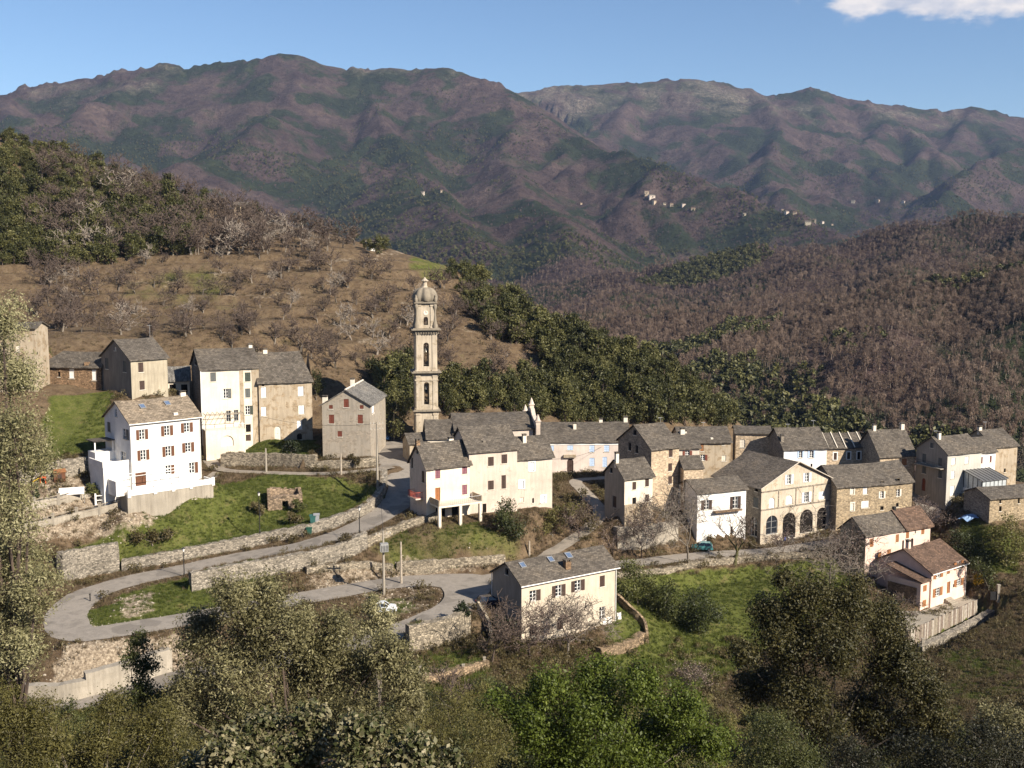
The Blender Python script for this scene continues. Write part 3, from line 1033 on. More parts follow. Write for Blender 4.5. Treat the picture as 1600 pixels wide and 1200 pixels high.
# ------------------------------------------------------------------ far hills and mountains
RIDGES = [
    # (slope, ripple, points (pixel, distance), lowered for trees)
    (.60, 1.0, 0, [(-300, 215, 4600), (-120, 180, 4600), (0, 156, 4600), (45, 136, 4600), (95, 129, 4600), (150, 121, 4600), (190, 114, 4600), (230, 109, 4600), (265, 102, 4600), (300, 109, 4600), (340, 104, 4600), (390, 98, 4600), (415, 91, 4600), (437, 84, 4600),
                (470, 88, 4600), (500, 98, 4600), (540, 110, 4600), (570, 112, 4600), (610, 106, 4600), (640, 110, 4600), (665, 109, 4600), (700, 105, 4550), (735, 119, 4500), (770, 134, 4450)]),
    (.50, 1.0, 0, [(740, 190, 5600), (810, 146, 5900), (870, 134, 6000), (950, 131, 6000), (1000, 132, 6000), (1040, 125, 6000), (1090, 126, 6000), (1130, 129, 6000), (1165, 140, 6000), (1195, 152, 6000), (1240, 145, 6000), (1265, 138, 6000), (1310, 151, 6000),
                (1360, 163, 6000), (1420, 170, 6000), (1470, 178, 6000), (1500, 172, 6000), (1520, 167, 6000), (1560, 180, 6000), (1600, 185, 6000), (1750, 190, 6000), (1900, 200, 6000)]),
    (.46, 1.0, 0, [(770, 135, 4450), (790, 146, 4350), (815, 168, 4200), (850, 197, 4000), (900, 222, 3750), (960, 246, 3500), (1030, 270, 3250), (1120, 302, 3000), (1210, 328, 2800), (1300, 352, 2600)]),
    (.50, .8, 0, [(440, 92, 4600), (465, 130, 4300), (430, 178, 3850), (390, 212, 3500), (310, 250, 3200), (240, 292, 2900)]),
    (.48, .8, 0, [(610, 112, 4600), (650, 168, 4250), (620, 235, 3600), (640, 295, 3000), (700, 335, 2600), (740, 385, 2200)]),
    (.50, .8, 0, [(160, 125, 4600), (150, 180, 4200), (190, 235, 3700), (160, 290, 3200)]),
    (.50, .8, 0, [(820, 172, 4200), (790, 240, 3500), (820, 300, 2900), (880, 350, 2400), (900, 400, 2000)]),
    (.52, .9, 0, [(1680, 205, 5000), (1600, 232, 4700), (1545, 256, 4450), (1500, 284, 4100), (1468, 318, 3700)]),
    (.48, .9, 0, [(1040, 130, 6000), (1065, 180, 5500), (1130, 232, 4900), (1200, 272, 4400), (1270, 318, 3900)]),
    (.48, .9, 0, [(1265, 142, 6000), (1300, 200, 5400), (1380, 262, 4800), (1400, 315, 4200)]),
    (.48, .9, 0, [(1520, 170, 6000), (1490, 220, 5400), (1440, 270, 4900)]),
    (.40, .45, 5, [(1900, 280, 1200), (1700, 300, 1250), (1600, 321, 1300), (1500, 336, 1320), (1440, 346, 1340), (1380, 358, 1360), (1300, 368, 1400), (1200, 386, 1450), (1100, 402, 1500), (1000, 418, 1560), (900, 430, 1600), (800, 440, 1620), (650, 440, 1620), (500, 440, 1600)]),
    (.40, .3, 5, [(1300, 370, 1400), (1270, 410, 1180), (1200, 450, 980), (1150, 480, 880)]),
    (.40, .3, 5, [(1000, 418, 1560), (980, 440, 1300), (940, 470, 1050)]),
    (.38, .35, 5, [(1900, 370, 700), (1700, 396, 720), (1600, 413, 740), (1500, 428, 750), (1440, 438, 760), (1350, 453, 770), (1280, 468, 790), (1200, 486, 820), (1100, 503, 840), (1000, 498, 860), (920, 494, 880), (800, 500, 900), (650, 520, 900)]),
    (.42, .25, 5, [(1440, 440, 760), (1420, 500, 640), (1360, 560, 560), (1280, 620, 500)]),
    (.42, .25, 5, [(1200, 486, 820), (1180, 530, 700), (1120, 590, 590), (1060, 640, 500)]),
    (.42, .25, 5, [(1010, 498, 860), (985, 540, 740), (940, 580, 640)]),
    (.42, .25, 5, [(1470, 340, 1330), (1440, 385, 1130), (1400, 420, 960)]),
    (.42, .25, 5, [(1600, 415, 740), (1600, 480, 620), (1560, 560, 530), (1500, 620, 470)]),
]




def grow_spurs(slope, crest, step, length, grade, seed):
    """spurs that run down from a crest towards the valley, each with shorter side spurs"""
    rnd = random.Random(seed)
    P = [PD(*p) for p in crest]
    out = []
    acc = step * .5
    for a, b in zip(P[:-1], P[1:]):
        Ls = (b - a).length
        while acc < Ls:
            p = a.lerp(b, acc / Ls)
            ang = -math.pi / 2 + rnd.uniform(-.5, .5)
            q = p.copy(); line = [q.copy()]
            g = grade * rnd.uniform(.85, 1.12)
            n = 7
            ln = length * rnd.uniform(.7, 1.15)
            for k in range(n):
                ang += rnd.uniform(-.22, .22)
                dl = ln / n
                q = q + Vector((math.cos(ang) * dl, math.sin(ang) * dl, -g * dl * (1.25 - .07 * k) * rnd.uniform(.7, 1.3)))
                line.append(q.copy())
                if k in (0, 1, 2, 3, 4, 5):
                    sd = rnd.choice((-1, 1))
                    a2 = ang + sd * rnd.uniform(.6, 1.1)
                    r_ = q.copy(); l2 = [r_.copy()]
                    for _ in range(3):
                        d2 = ln * .085 * rnd.uniform(.8, 1.3)
                        r_ = r_ + Vector((math.cos(a2) * d2, math.sin(a2) * d2, -grade * 1.15 * d2)); l2.append(r_.copy())
                    out.append((slope * 1.12, [tuple(v) for v in l2]))
            out.append((slope, [tuple(v) for v in line]))
            acc += step * rnd.uniform(.75, 1.3)
        acc -= Ls
    return out


SPURS = grow_spurs(.84, RIDGES[0][3][2:], 470, 2100, .355, 4) + grow_spurs(.76, RIDGES[1][3][:-1], 640, 2800, .31, 9) + grow_spurs(.78, RIDGES[2][3], 420, 900, .34, 13)


def far_height(X, Y):
    X = np.asarray(X, float); Y = np.asarray(Y, float)
    d = np.hypot(X, Y)
    wx = fbm(X, Y, 900, 3, 71) * .10 * d; wy = fbm(X, Y, 900, 3, 83) * .10 * d
    amt = sstep(0, 1, np.clip(d / 4000, 0, 1))
    floor = np.interp(d, [300, 480, 900, 1600, 2500, 4000, 7000, 9000], [-150, -140, -135, -80, -30, 60, 150, 100])
    z = floor
    K = 18.0 + d * .004
    for slope, rip, low, pts in RIDGES:
        P = np.array([tuple(PD(*p)) for p in pts]); P[:, 2] -= low
        best = np.full(X.shape, 1e12); bz = np.zeros(X.shape)
        for a, b in zip(P[:-1], P[1:]):
            ex, ey = b[0] - a[0], b[1] - a[1]
            t = np.clip(((X - a[0]) * ex + (Y - a[1]) * ey) / (ex * ex + ey * ey), 0, 1)
            r = np.hypot(X - a[0] - t * ex, Y - a[1] - t * ey)
            s = r < best
            best = np.where(s, r, best); bz = np.where(s, a[2] + t * (b[2] - a[2]), bz)
        sc_ = P[:, 1].mean()
        w = 1 + .35 * rip * fbm(X + wx * .3, Y + wy * .3, sc_ * .11, 3, 7)
        h = bz - slope * w * np.maximum(best - sc_ * .002, 0)
        m = np.maximum(z, h)
        z = m + K * np.log1p(np.exp(-np.abs(z - h) / K)) * .35 * sstep(0, sc_ * .02, best)
    fz = np.nonzero((d > 1900).ravel())[0]
    if len(fz):
        xr = (X + wx * .10).ravel()[fz]; yr = (Y + wy * .10).ravel()[fz]; zr = z.ravel()[fz].copy()
        for sl_, L in SPURS:
            A = np.array(L)
            m_ = 1500
            s_ = np.nonzero((xr > A[:, 0].min() - m_) & (xr < A[:, 0].max() + m_) & (yr > A[:, 1].min() - m_) & (yr < A[:, 1].max() + m_))[0]
            if len(s_) == 0:
                continue
            xs_, ys_ = xr[s_], yr[s_]
            best = np.full(len(s_), -1e9)
            for p0, p1 in zip(A[:-1], A[1:]):
                ex_, ey_ = p1[0] - p0[0], p1[1] - p0[1]
                t_ = np.clip(((xs_ - p0[0]) * ex_ + (ys_ - p0[1]) * ey_) / (ex_ * ex_ + ey_ * ey_ + 1e-9), 0, 1)
                r_ = np.hypot(xs_ - p0[0] - t_ * ex_, ys_ - p0[1] - t_ * ey_)
                best = np.maximum(best, p0[2] + t_ * (p1[2] - p0[2]) - sl_ * (np.sqrt(r_ * r_ + 400) - 20))
            zr[s_] = np.maximum(zr[s_], best)
        zf_ = z.ravel().copy(); zf_[fz] = zr; z = zf_.reshape(X.shape)
    away = np.full(X.shape, 1e9)
    P = np.array([tuple(PD(*p)) for r in RIDGES[:2] for p in r[3]])
    for q in P:
        away = np.minimum(away, np.hypot(X - q[0], Y - q[1]))
    damp = sstep(40, 620, away)
    far = sstep(1500, 3200, d)
    z = z + far * damp * fbm(X, Y, 420, 3, 11) * 38 + far * fbm(X, Y, 120, 4, 23, .62) * 30 * (.45 + .55 * damp) + far * (1 - damp) * np.maximum(fbm(X, Y, 90, 4, 77, .65), 0) * 34
    z = z + (1 - far) * (fbm(X, Y, 160, 3, 29) * 11 + (1 - np.abs(fbm(X, Y, 130, 2, 41)) * 2 - .5) * 9)
    return z


fu = np.linspace(-.60, .60, 560)
fd = np.geomspace(400, 9500, 470)
FU, FDD = np.meshgrid(fu, fd)
FX, FY = FU * FDD, FDD
FZ = far_height(FX, FY)
f_away = np.clip((FZ - 350) / 700, 0, 1)
fpx, fpy = proj_np(FX, FY, FZ)


def far_material():
    t = NT('far_slopes')
    co = t.coords()
    n0 = t.noise(co, .0022, 6.0, .62); n1 = t.noise(co, .009, 7.0, .68); n2 = t.noise(co, .05, 5.0, .75); n3 = t.noise(co, .0045, 6.0, .6)
    wood = t.ramp(n1, [(.30, (.036, .024, .023)), (.52, (.076, .053, .046)), (.72, (.135, .097, .075))])
    ever = t.ramp(n1, [(.3, (.011, .016, .009)), (.6, (.028, .035, .016)), (.8, (.062, .064, .029))])
    rock = t.ramp(n2, [(.3, (.085, .072, .05)), (.6, (.15, .128, .098)), (.8, (.225, .195, .155))])
    c = t.mix(wood, ever, t.ramp(n3, [(.48, (0, 0, 0)), (.54, (1, 1, 1))]))
    rk = t.new('ShaderNodeAttribute', attribute_name='high').outputs['Fac']
    m = t.math('ADD', t.math('MULTIPLY', rk, .40), n0)
    m = t.math('ADD', m, t.math('MULTIPLY', t.math('SUBTRACT', n1, .5), .5))
    c = t.mix(c, rock, t.ramp(m, [(.74, (0, 0, 0)), (.92, (.8, .8, .8))]))
    c = t.mix(c, t.ramp(n2, [(.3, (.5, .5, .5)), (.7, (1.5, 1.5, 1.5))]), .8, 'MULTIPLY')
    return t.finish(c, .95, bump=n2, bs=.9, bd=22.0, spec=.05)


MOUNTAINS = ob('mountains', np_mesh('mountains', np.stack([FX.ravel(), FY.ravel(), FZ.ravel()], 1), grid_faces(len(fd), len(fu)), far_material(), {'high': f_away.ravel()}, smooth=True), kind='structure')

# ------------------------------------------------------------------ house building


def clip_cell(poly, x0, y0, x1, y1):
    def cut(ps, f, inter):
        out = []
        for i in range(len(ps)):
            a, b = ps[i], ps[(i + 1) % len(ps)]
            if f(a):
                out.append(a)
            if f(a) != f(b):
                out.append(inter(a, b))
        return out

    def at_x(x):
        return lambda a, b: (x, a[1] + (b[1] - a[1]) * (x - a[0]) / (b[0] - a[0]))

    def at_y(y):
        return lambda a, b: (a[0] + (b[0] - a[0]) * (y - a[1]) / (b[1] - a[1]), y)
    for f, g in ((lambda p: p[0] >= x0 - 1e-9, at_x(x0)), (lambda p: p[0] <= x1 + 1e-9, at_x(x1)), (lambda p: p[1] >= y0 - 1e-9, at_y(y0)), (lambda p: p[1] <= y1 + 1e-9, at_y(y1))):
        poly = cut(poly, f, g)
        if len(poly) < 3:
            return []
    return poly


def area(p):
    return abs(sum(p[i][0] * p[(i + 1) % len(p)][1] - p[(i + 1) % len(p)][0] * p[i][1] for i in range(len(p)))) / 2


def facade(mb, o, u, nin, poly, holes, m=0, reveal=.24):
    """wall face with real openings; holes are (u0, v0, u1, v1, arched)"""
    o, u, nin = Vector(o), Vector(u), Vector(nin)
    up = Vector((0, 0, 1))

    def p3(a, b, k=0):
        return o + u * a + up * b + nin * k
    xs_ = sorted({round(p[0], 5) for p in poly} | {round(h[k], 5) for h in holes for k in (0, 2)})
    ys_ = sorted({round(p[1], 5) for p in poly} | {round(h[k], 5) for h in holes for k in (1, 3)})
    for i in range(len(xs_) - 1):
        for j in range(len(ys_) - 1):
            cx, cy = (xs_[i] + xs_[i + 1]) / 2, (ys_[j] + ys_[j + 1]) / 2
            if any(h[0] < cx < h[2] and h[1] < cy < h[3] for h in holes):
                continue
            c = clip_cell(poly, xs_[i], ys_[j], xs_[i + 1], ys_[j + 1])
            if len(c) >= 3 and area(c) > 1e-5:
                mb.face([p3(*q) for q in c], m)
    for h in holes:
        a, b, c, d = h[:4]
        mb.face([p3(a, b), p3(c, b), p3(c, b, reveal), p3(a, b, reveal)], m)
        if not h[4]:
            mb.face([p3(a, b), p3(a, b, reveal), p3(a, d, reveal), p3(a, d)], m)
            mb.face([p3(c, b), p3(c, d), p3(c, d, reveal), p3(c, b, reveal)], m)
            mb.face([p3(a, d), p3(a, d, reveal), p3(c, d, reveal), p3(c, d)], m)
        else:
            r = (c - a) / 2
            sp = max(d - r, b + .1)
            rr = d - sp
            mid = (a + c) / 2
            n = 10
            arc = [(mid - r * math.cos(math.pi * k / n), sp + rr * math.sin(math.pi * k / n)) for k in range(n + 1)]
            mb.face([p3(a, b), p3(a, b, reveal), p3(a, sp, reveal), p3(a, sp)], m)
            mb.face([p3(c, b), p3(c, sp), p3(c, sp, reveal), p3(c, b, reveal)], m)
            for k in range(n):
                q0, q1 = arc[k], arc[k + 1]
                mb.face([p3(*q0), p3(*q0, reveal), p3(*q1, reveal), p3(*q1)], m)
                if k < n // 2:
                    mb.face([p3(a, d), p3(*q0), p3(*q1)], m)
                else:
                    mb.face([p3(c, d), p3(*q0), p3(*q1)], m)


GLASS = plain('window_glass', (.018, .022, .028), .08, spec=.6)
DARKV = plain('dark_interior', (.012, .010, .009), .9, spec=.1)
WHITE_P = plain('white_paint', (.78, .76, .72), .55, var=.06)
CREAM_P = plain('cream_paint', (.66, .60, .50), .6, var=.08)
BROWN_P = plain('brown_shutter_paint', (.115, .048, .024), .6)
DKBROWN_P = plain('dark_brown_shutter_paint', (.055, .034, .026), .6)
REDBR_P = plain('red_brown_shutter_paint', (.15, .045, .028), .6)
MAUVE_P = plain('mauve_shutter_paint', (.20, .085, .105), .6)
GREEN_P = plain('dark_green_shutter_paint', (.045, .055, .042), .6)
GREY_P = plain('grey_shutter_paint', (.10, .105, .10), .6)
BLUE_P = plain('pale_blue_shutter_paint', (.42, .53, .70), .6)
PALEB_P = plain('faded_blue_white_shutter_paint', (.62, .66, .70), .6)
ORANGE_P = plain('orange_wood_shutter', (.27, .12, .05), .6)
DOOR_BR = plain('brown_door_wood', (.26, .10, .035), .6)
METAL_D = plain('dark_metal', (.05, .05, .05), .45, .6)
METAL_L = plain('galvanised_metal', (.42, .42, .41), .45, .5)
WOOD_W = plain('weathered_wood', (.26, .22, .17), .8, var=.3)
TIMBER = plain('utility_pole_timber', (.34, .29, .23), .8, var=.25)

SLATE_M = slate('stone_slab_roof', (.112, .096, .078))
SLATE_T = slate('stone_slab_roof_turned', (.150, .126, .100), turn=True)
SLATE_G = slate('grey_slab_roof', (.165, .155, .14), turn=True, lichen=.1)
SLATE_P = slate('pale_flat_tile_roof', (.23, .185, .135), lichen=.05)
ROOF_BR = slate('brown_tile_roof', (.125, .080, .056), lichen=.0)


def p_frame(o, u, nout, w, h, s):
    """local axes of an opening: origin at its lower left corner"""
    return Vector(o), Vector(u), Vector(nout), w, h


def window(parent, o, u, nout, w, h, style, col, arched=False, surround=None):
    """the fittings of one opening; o = lower left corner on the wall face"""
    o, u, nout = Vector(o), Vector(u), Vector(nout)
    up = Vector((0, 0, 1))
    win = None

    def box(mb, a0, b0, k0, a1, b1, k1):
        mb.obox(o + u * a0 + up * b0 + nout * k0, u * (a1 - a0), up * (b1 - b0), nout * (k1 - k0))
    if style in ('open', 'bare', 'glass', 'half'):
        mb = MB()
        fr = min(.09, w * .1)
        zs = -.17
        box(mb, 0, 0, zs - .05, fr, h, zs + .03); box(mb, w - fr, 0, zs - .05, w, h, zs + .03)
        box(mb, fr, 0, zs - .048, w - fr, fr, zs + .028); box(mb, fr, h - fr, zs - .048, w - fr, h, zs + .028)
        box(mb, w / 2 - fr * .6, fr, zs - .046, w / 2 + fr * .6, h - fr, zs + .034)
        for k in (1, 2):
            box(mb, fr, h * k / 3 - .025, zs - .044, w / 2 - fr * .6, h * k / 3 + .025, zs + .02)
            box(mb, w / 2 + fr * .6, h * k / 3 - .025, zs - .044, w - fr, h * k / 3 + .025, zs + .02)
        win = mb.build('window', WHITE_P if style != 'glass' else METAL_L, parent)
        pm = MB()
        pm.face([o + nout * (zs - .02), o + u * w + nout * (zs - .02), o + u * w + up * h + nout * (zs - .02), o + up * h + nout * (zs - .02)])
        pm.build('pane', GLASS, win)
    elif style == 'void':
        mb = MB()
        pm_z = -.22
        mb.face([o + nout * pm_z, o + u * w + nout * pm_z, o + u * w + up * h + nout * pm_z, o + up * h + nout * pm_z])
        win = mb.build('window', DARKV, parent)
    elif style in ('shut', 'blind'):
        mb = MB()
        z = -.04 if style == 'shut' else -.10
        box(mb, 0, 0, z - .09, w, h, z - .05)
        win = mb.build('window', col, parent)
        for s in (0, 1):
            sm = MB()
            a0, a1 = (.0, w / 2 - .015) if s == 0 else (w / 2 + .015, w)
            box(sm, a0, .06, z - .045, a1, h - .06, z - .012)
            for k in range(4):
                b = .12 + (h - .24) * k / 3.0
                box(sm, a0 + .03, b - .05, z - .012, a1 - .03, b + .05, z + .012)
            sm.build('shutter', col, win)
    elif style == 'door':
        mb = MB()
        box(mb, 0, 0, -.20, w, h, -.14)
        win = mb.build('door', col, parent)
        pm = MB()
        for a0, a1 in ((.12, .46), (.54, .88)):
            for b0, b1 in ((.08, .42), (.50, .92)):
                box(pm, w * a0, h * b0, -.14, w * a1, h * b1, -.115)
        pm.build('door_panel', col, win)
        hm = MB()
        box(hm, w * .47, h * .45, -.14, w * .52, h * .49, -.08)
        hm.build('handle', METAL_D, win)
    if style in ('open', 'half'):
        sides = (0, 1) if style == 'open' else (1,)
        for s in sides:
            sm = MB()
            a0, a1 = (-w * .54, -.03) if s == 0 else (w + .03, w * 1.54)
            box(sm, a0, 0, .015, a1, h, .06)
            for k in range(5):
                b = h * (.1 + .2 * k)
                box(sm, a0 + .05, b - .04, .06, a1 - .05, b + .04, .078)
            sm.build('shutter', col, win)
    if style != 'door':
        sl = MB()
        box(sl, -.10, -.10, -.14, w + .10, 0, .10)
        sl.build('sill', surround or CREAM_P, win)
    if surround is not None:
        sm = MB()
        k = .20
        box(sm, -k, 0, -.003, 0, h, .03); box(sm, w, 0, -.003, w + k, h, .03); box(sm, -k, h, -.003, w + k, h + k, .03)
        sm.build('surround', surround, win)
    return win


def roof_mesh(f, over=.35, eave=.45, thick=.16, seed=1, sag=.10, jit=.035, hipl=0.0, hipr=0.0):
    """one continuous slab roof over a block, slightly sagging, with uneven courses"""
    rnd = random.Random(seed)
    alongx = f.ridge == 'x'
    Ln = f.W if alongx else f.D
    Sp = f.D if alongx else f.W
    sl = f.rise / (Sp / 2)
    nl, ns = max(6, int(Ln / .9)), max(4, int(Sp / 1.6))
    prof = [(-eave, f.H - eave * sl)]
    for k in range(0, ns + 1):
        q = k / ns * Sp / 2
        prof.append((q, f.H + q * sl))
    for k in range(ns - 1, -1, -1):
        q = k / ns * Sp / 2
        prof.append((Sp - q, f.H + q * sl))
    prof.append((Sp + eave, f.H - eave * sl))
    top, bot = [], []
    for i in range(nl + 1):
        for j, (q, z) in enumerate(prof):
            t = i / nl
            hf = (z - prof[0][1]) / (f.rise + eave * sl)
            a0 = -over + hipl * hf; a1 = Ln + over - hipr * hf
            a = a0 + (a1 - a0) * t
            zz = z + .14 - sag * math.sin(math.pi * t) * (.4 + .6 * hf) + rnd.uniform(-jit, jit)
            qq = q + (rnd.uniform(-.06, .06) if j in (0, len(prof) - 1) else 0)
            pt = (a, qq, zz) if alongx else (qq, a, zz)
            top.append(pt); bot.append((pt[0], pt[1], zz - thick))
    m = len(prof)
    N = len(top)
    fs = []
    for i in range(nl):
        for j in range(m - 1):
            q = (i * m + j, (i + 1) * m + j, (i + 1) * m + j + 1, i * m + j + 1)
            q = q if alongx else q[::-1]
            fs.append(q); fs.append(tuple(N + k for k in q[::-1]))
    for i in (0, nl):
        for j in range(m - 1):
            fs.append((i * m + j, i * m + j + 1, N + i * m + j + 1, N + i * m + j))
    for j in (0, m - 1):
        for i in range(nl):
            fs.append((i * m + j, (i + 1) * m + j, N + (i + 1) * m + j, N + i * m + j))
    mb = MB(); mb.add(top + bot, fs)
    if hipl or hipr:
        mid = 1 + ns
        for i, h_ in ((0, hipl), (nl, hipr)):
            if h_:
                mb.face([Vector(top[i * m]), Vector(top[i * m + mid]), Vector(top[i * m + m - 1])])
    return mb


def chimney(parent, p, w=.7, d=.6, h=1.1, mat=None, cap=True):
    mb = MB()
    x, y, z = p
    mb.box(x - w / 2, y - d / 2, z - .9, x + w / 2, y + d / 2, z + h)
    c = mb.build('chimney', mat or CREAM_P, parent)
    if cap:
        k = MB()
        for sx in (-1, 1):
            k.box(x + sx * w * .38 - .08, y - d / 2, z + h, x + sx * w * .38 + .08, y + d / 2, z + h + .22)
        k.box(x - w / 2 - .08, y - d / 2 - .08, z + h + .22, x + w / 2 + .08, y + d / 2 + .08, z + h + .30)
        k.build('chimney_cap', SLATE_M, c)
    return c


def antenna(parent, p, h=2.4):
    mb = MB()
    x, y, z = p
    mb.tube((x, y, z - .3), (x, y, z + h), .03, n=5)
    for k, l in enumerate((.5, .45, .4, .35)):
        mb.tube((x - l + .0, y + .12 * k, z + h - .08), (x + l, y + .12 * k, z + h - .08), .015, n=4)
    mb.tube((x, y - .1, z + h - .08), (x, y + .5, z + h - .08), .02, n=4)
    return mb.build('antenna', METAL_L, parent)


def skylight(parent, f, px, py, w=.9, l=1.1):
    p = f.roofhit(px, py)
    sl = math.atan2(f.rise, f.D / 2)
    ux, uy, uz = Vector((1, 0, 0)), Vector((0, math.cos(sl), math.sin(sl))), Vector((0, -math.sin(sl), math.cos(sl)))
    o = p + uz * .10
    mb = MB()
    t = .09
    mb.obox(o - ux * w / 2 - uy * l / 2, ux * t, uy * l, uz * .16); mb.obox(o + ux * (w / 2 - t) - uy * l / 2, ux * t, uy * l, uz * .16)
    mb.obox(o - ux * (w / 2 - t) - uy * l / 2, ux * (w - 2 * t), uy * t, uz * .158); mb.obox(o - ux * (w / 2 - t) + uy * (l / 2 - t), ux * (w - 2 * t), uy * t, uz * .158)
    s = mb.build('skylight', METAL_L, parent)
    g = MB()
    a = o + uz * .11
    g.face([a - ux * w / 2 - uy * l / 2, a + ux * w / 2 - uy * l / 2, a + ux * w / 2 + uy * l / 2, a - ux * w / 2 + uy * l / 2])
    g.build('pane', plain('skylight_glass', (.10, .14, .22), .12, spec=.6), s)


def rootof(key, name, label, cat='house', group=None):
    f = FR[key]
    return ob(name, None, loc=f.O, rotz=f.yaw, label=label, cat=cat, group=group or 'houses of the village')


SIDES = {'front': (lambda f: ((0, 0, 0), (1, 0, 0), (0, 1, 0), f.W)),
         'left': (lambda f: ((0, f.D, 0), (0, -1, 0), (1, 0, 0), f.D)),
         'right': (lambda f: ((f.W, 0, 0), (0, 1, 0), (-1, 0, 0), f.D)),
         'back': (lambda f: ((f.W, f.D, 0), (-1, 0, 0), (0, -1, 0), f.W))}


def block(root, key, wallm, roofm, wins=(), over=.35, eave=.4, found=3.5, hipl=0, hipr=0, roof=True, sidem=None, gutter=None, roofname='roof', wallname='wall', sag=.10):
    """one block of a house under its root: walls with openings, roof; wins: (side, px, py, w_px, h_px, style, colour, arched, surround)"""
    f = FR[key]
    rf = FR_ROOT[root.name]
    # everything is written in the frame of the root
    rel = Matrix.Translation(f.O - rf.O)
    Rz = Matrix.Rotation(f.yaw - rf.yaw, 4, 'Z')
    T = Matrix.Rotation(-rf.yaw, 4, 'Z') @ Matrix.Translation(f.O - rf.O) @ Matrix.Rotation(f.yaw, 4, 'Z')
    holes = {s: [] for s in SIDES}
    fit = []
    for wdef in wins:
        side, px, py, wp, hp, style, col = wdef[:7]
        arched = wdef[7] if len(wdef) > 7 else False
        sur = wdef[8] if len(wdef) > 8 else None
        o, u, nin, wid = SIDES[side](f)
        uc, vc = f.hit(side, px, py)
        ww = abs(f.hit(side, px + wp / 2, py)[0] - f.hit(side, px - wp / 2, py)[0])
        hh = abs(f.hit(side, px, py + hp / 2)[1] - f.hit(side, px, py - hp / 2)[1])
        u0 = min(max(uc - ww / 2, .12), wid - ww - .12)
        holes[side].append((u0, vc - hh / 2, u0 + ww, vc + hh / 2, arched))
        fit.append((side, u0, vc - hh / 2, ww, hh, style, col, arched, sur))
    mb = MB()
    for s in SIDES:
        o, u, nin, wid = SIDES[s](f)
        gab = (s in ('left', 'right')) == (f.ridge == 'x')
        poly = [(0, -found), (wid, -found), (wid, f.H)] + ([(wid / 2, f.H + f.rise)] if gab and roof else []) + [(0, f.H)]
        facade(mb, o, u, nin, poly, holes[s], m=1 if (sidem is not None and s == 'left') else 0)  # left wall takes a darker material: gable shade put into its colour
    if not roof:
        mb.face([(0, 0, f.H), (f.W, 0, f.H), (f.W, f.D, f.H), (0, f.D, f.H)])
    mb.v = [tuple(T @ Vector(v)) for v in mb.v]
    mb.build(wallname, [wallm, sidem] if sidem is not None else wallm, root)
    r = None
    if roof:
        rm = roof_mesh(f, over, eave, seed=hash(key) % 997 if False else sum(map(ord, key)), hipl=hipl, hipr=hipr, sag=sag)
        rm.v = [tuple(T @ Vector(v)) for v in rm.v]
        r = rm.build(roofname, roofm, root)
    for side, u0, v0, ww, hh, style, col, arched, sur in fit:
        o, u, nin, wid = SIDES[side](f)
        oo = Vector(o) + Vector(u) * u0 + Vector((0, 0, v0))
        R3 = T.to_3x3()
        window(root, T @ oo, R3 @ Vector(u), R3 @ (-Vector(nin)), ww, hh, style, col, arched, sur)
    if gutter:
        g = MB()
        sl = f.rise / ((f.D if f.ridge == 'x' else f.W) / 2)
        g.tube(T @ Vector((-over, -eave - .05, f.H - eave * sl - .02)), T @ Vector((f.W + over, -eave - .05, f.H - eave * sl - .02)), .08, n=6)
        g.build('gutter', gutter, root)
        g = MB()
        g.tube(T @ Vector((f.W - .12, -.12, f.H - .2)), T @ Vector((f.W - .12, -.12, -.5)), .06, n=6)
        g.tube(T @ Vector((f.W - .12, -eave - .05, f.H - eave * sl - .05)), T @ Vector((f.W - .12, -.12, f.H - .35)), .055, n=6)
        g.build('downpipe', gutter, root)
    return r, T


FR_ROOT = {}


def house(key, label, wallm, roofm, wins=(), name='house', cat='house', **kw):
    root = rootof(key, name, label, cat)
    FR_ROOT[root.name] = FR[key]
    r, T = block(root, key, wallm, roofm, wins, **kw)
    return root, r


def ridge_pt(f, t, off=0.0):
    """local point on the ridge at fraction t"""
    return (f.W * t, f.D / 2 + off, f.H + f.rise - abs(off) * f.rise / (f.D / 2)) if f.ridge == 'x' else (f.W / 2 + off, f.D * t, f.H + f.rise - abs(off) * f.rise / (f.W / 2))

# ------------------------------------------------------------------ wall finishes
W_WHITE = plaster('bright_white_render', (.80, .78, .74), (.52, .47, .40), .22)
W_CREAM = plaster('cream_render', (.72, .64, .52), (.40, .33, .25), .32)
W_PINKW = plaster('pale_pink_render', (.60, .505, .42), (.32, .25, .20), .4, patch=(.46, .39, .325), pamt=.12)
W_PINK = plaster('pink_render', (.74, .56, .47), (.48, .33, .26), .18)
W_ROSE = plaster('dusty_rose_render', (.63, .545, .485), (.36, .30, .25), .3)
W_SHADEC = plaster('shaded_cement_render', (.34, .30, .25), (.16, .14, .115), .6)  # for left gables: darker than the fronts, shade put into the colour
W_ROUGH = plaster('rough_patched_render', (.36, .315, .255), (.17, .145, .115), .6, patch=(.30, .255, .20), pamt=.45)
W_GREYL = plaster('light_grey_render', (.50, .475, .42), (.30, .27, .22), .3)
W_OLDB = plaster('old_beige_render', (.43, .355, .26), (.19, .15, .10), .55, patch=(.30, .23, .15), pamt=.35)
W_OLDG = plaster('stained_grey_beige_render', (.42, .365, .27), (.18, .15, .105), .6)
W_FRONT = plaster('cream_cracked_render', (.58, .505, .40), (.33, .26, .18), .45)
W_ARC = plaster('pale_arcade_render', (.52, .45, .355), (.27, .22, .16), .45, patch=(.40, .325, .235), pamt=.30)
W_STONE = stone('house_stone', (.33, .26, .17), mortar=(.30, .25, .18), scale=2.8, bs=.5, dark=.6)
W_STONEP = stone('pale_house_stone', (.43, .34, .24), mortar=(.42, .34, .25), scale=2.6, bs=.4, dark=.68)
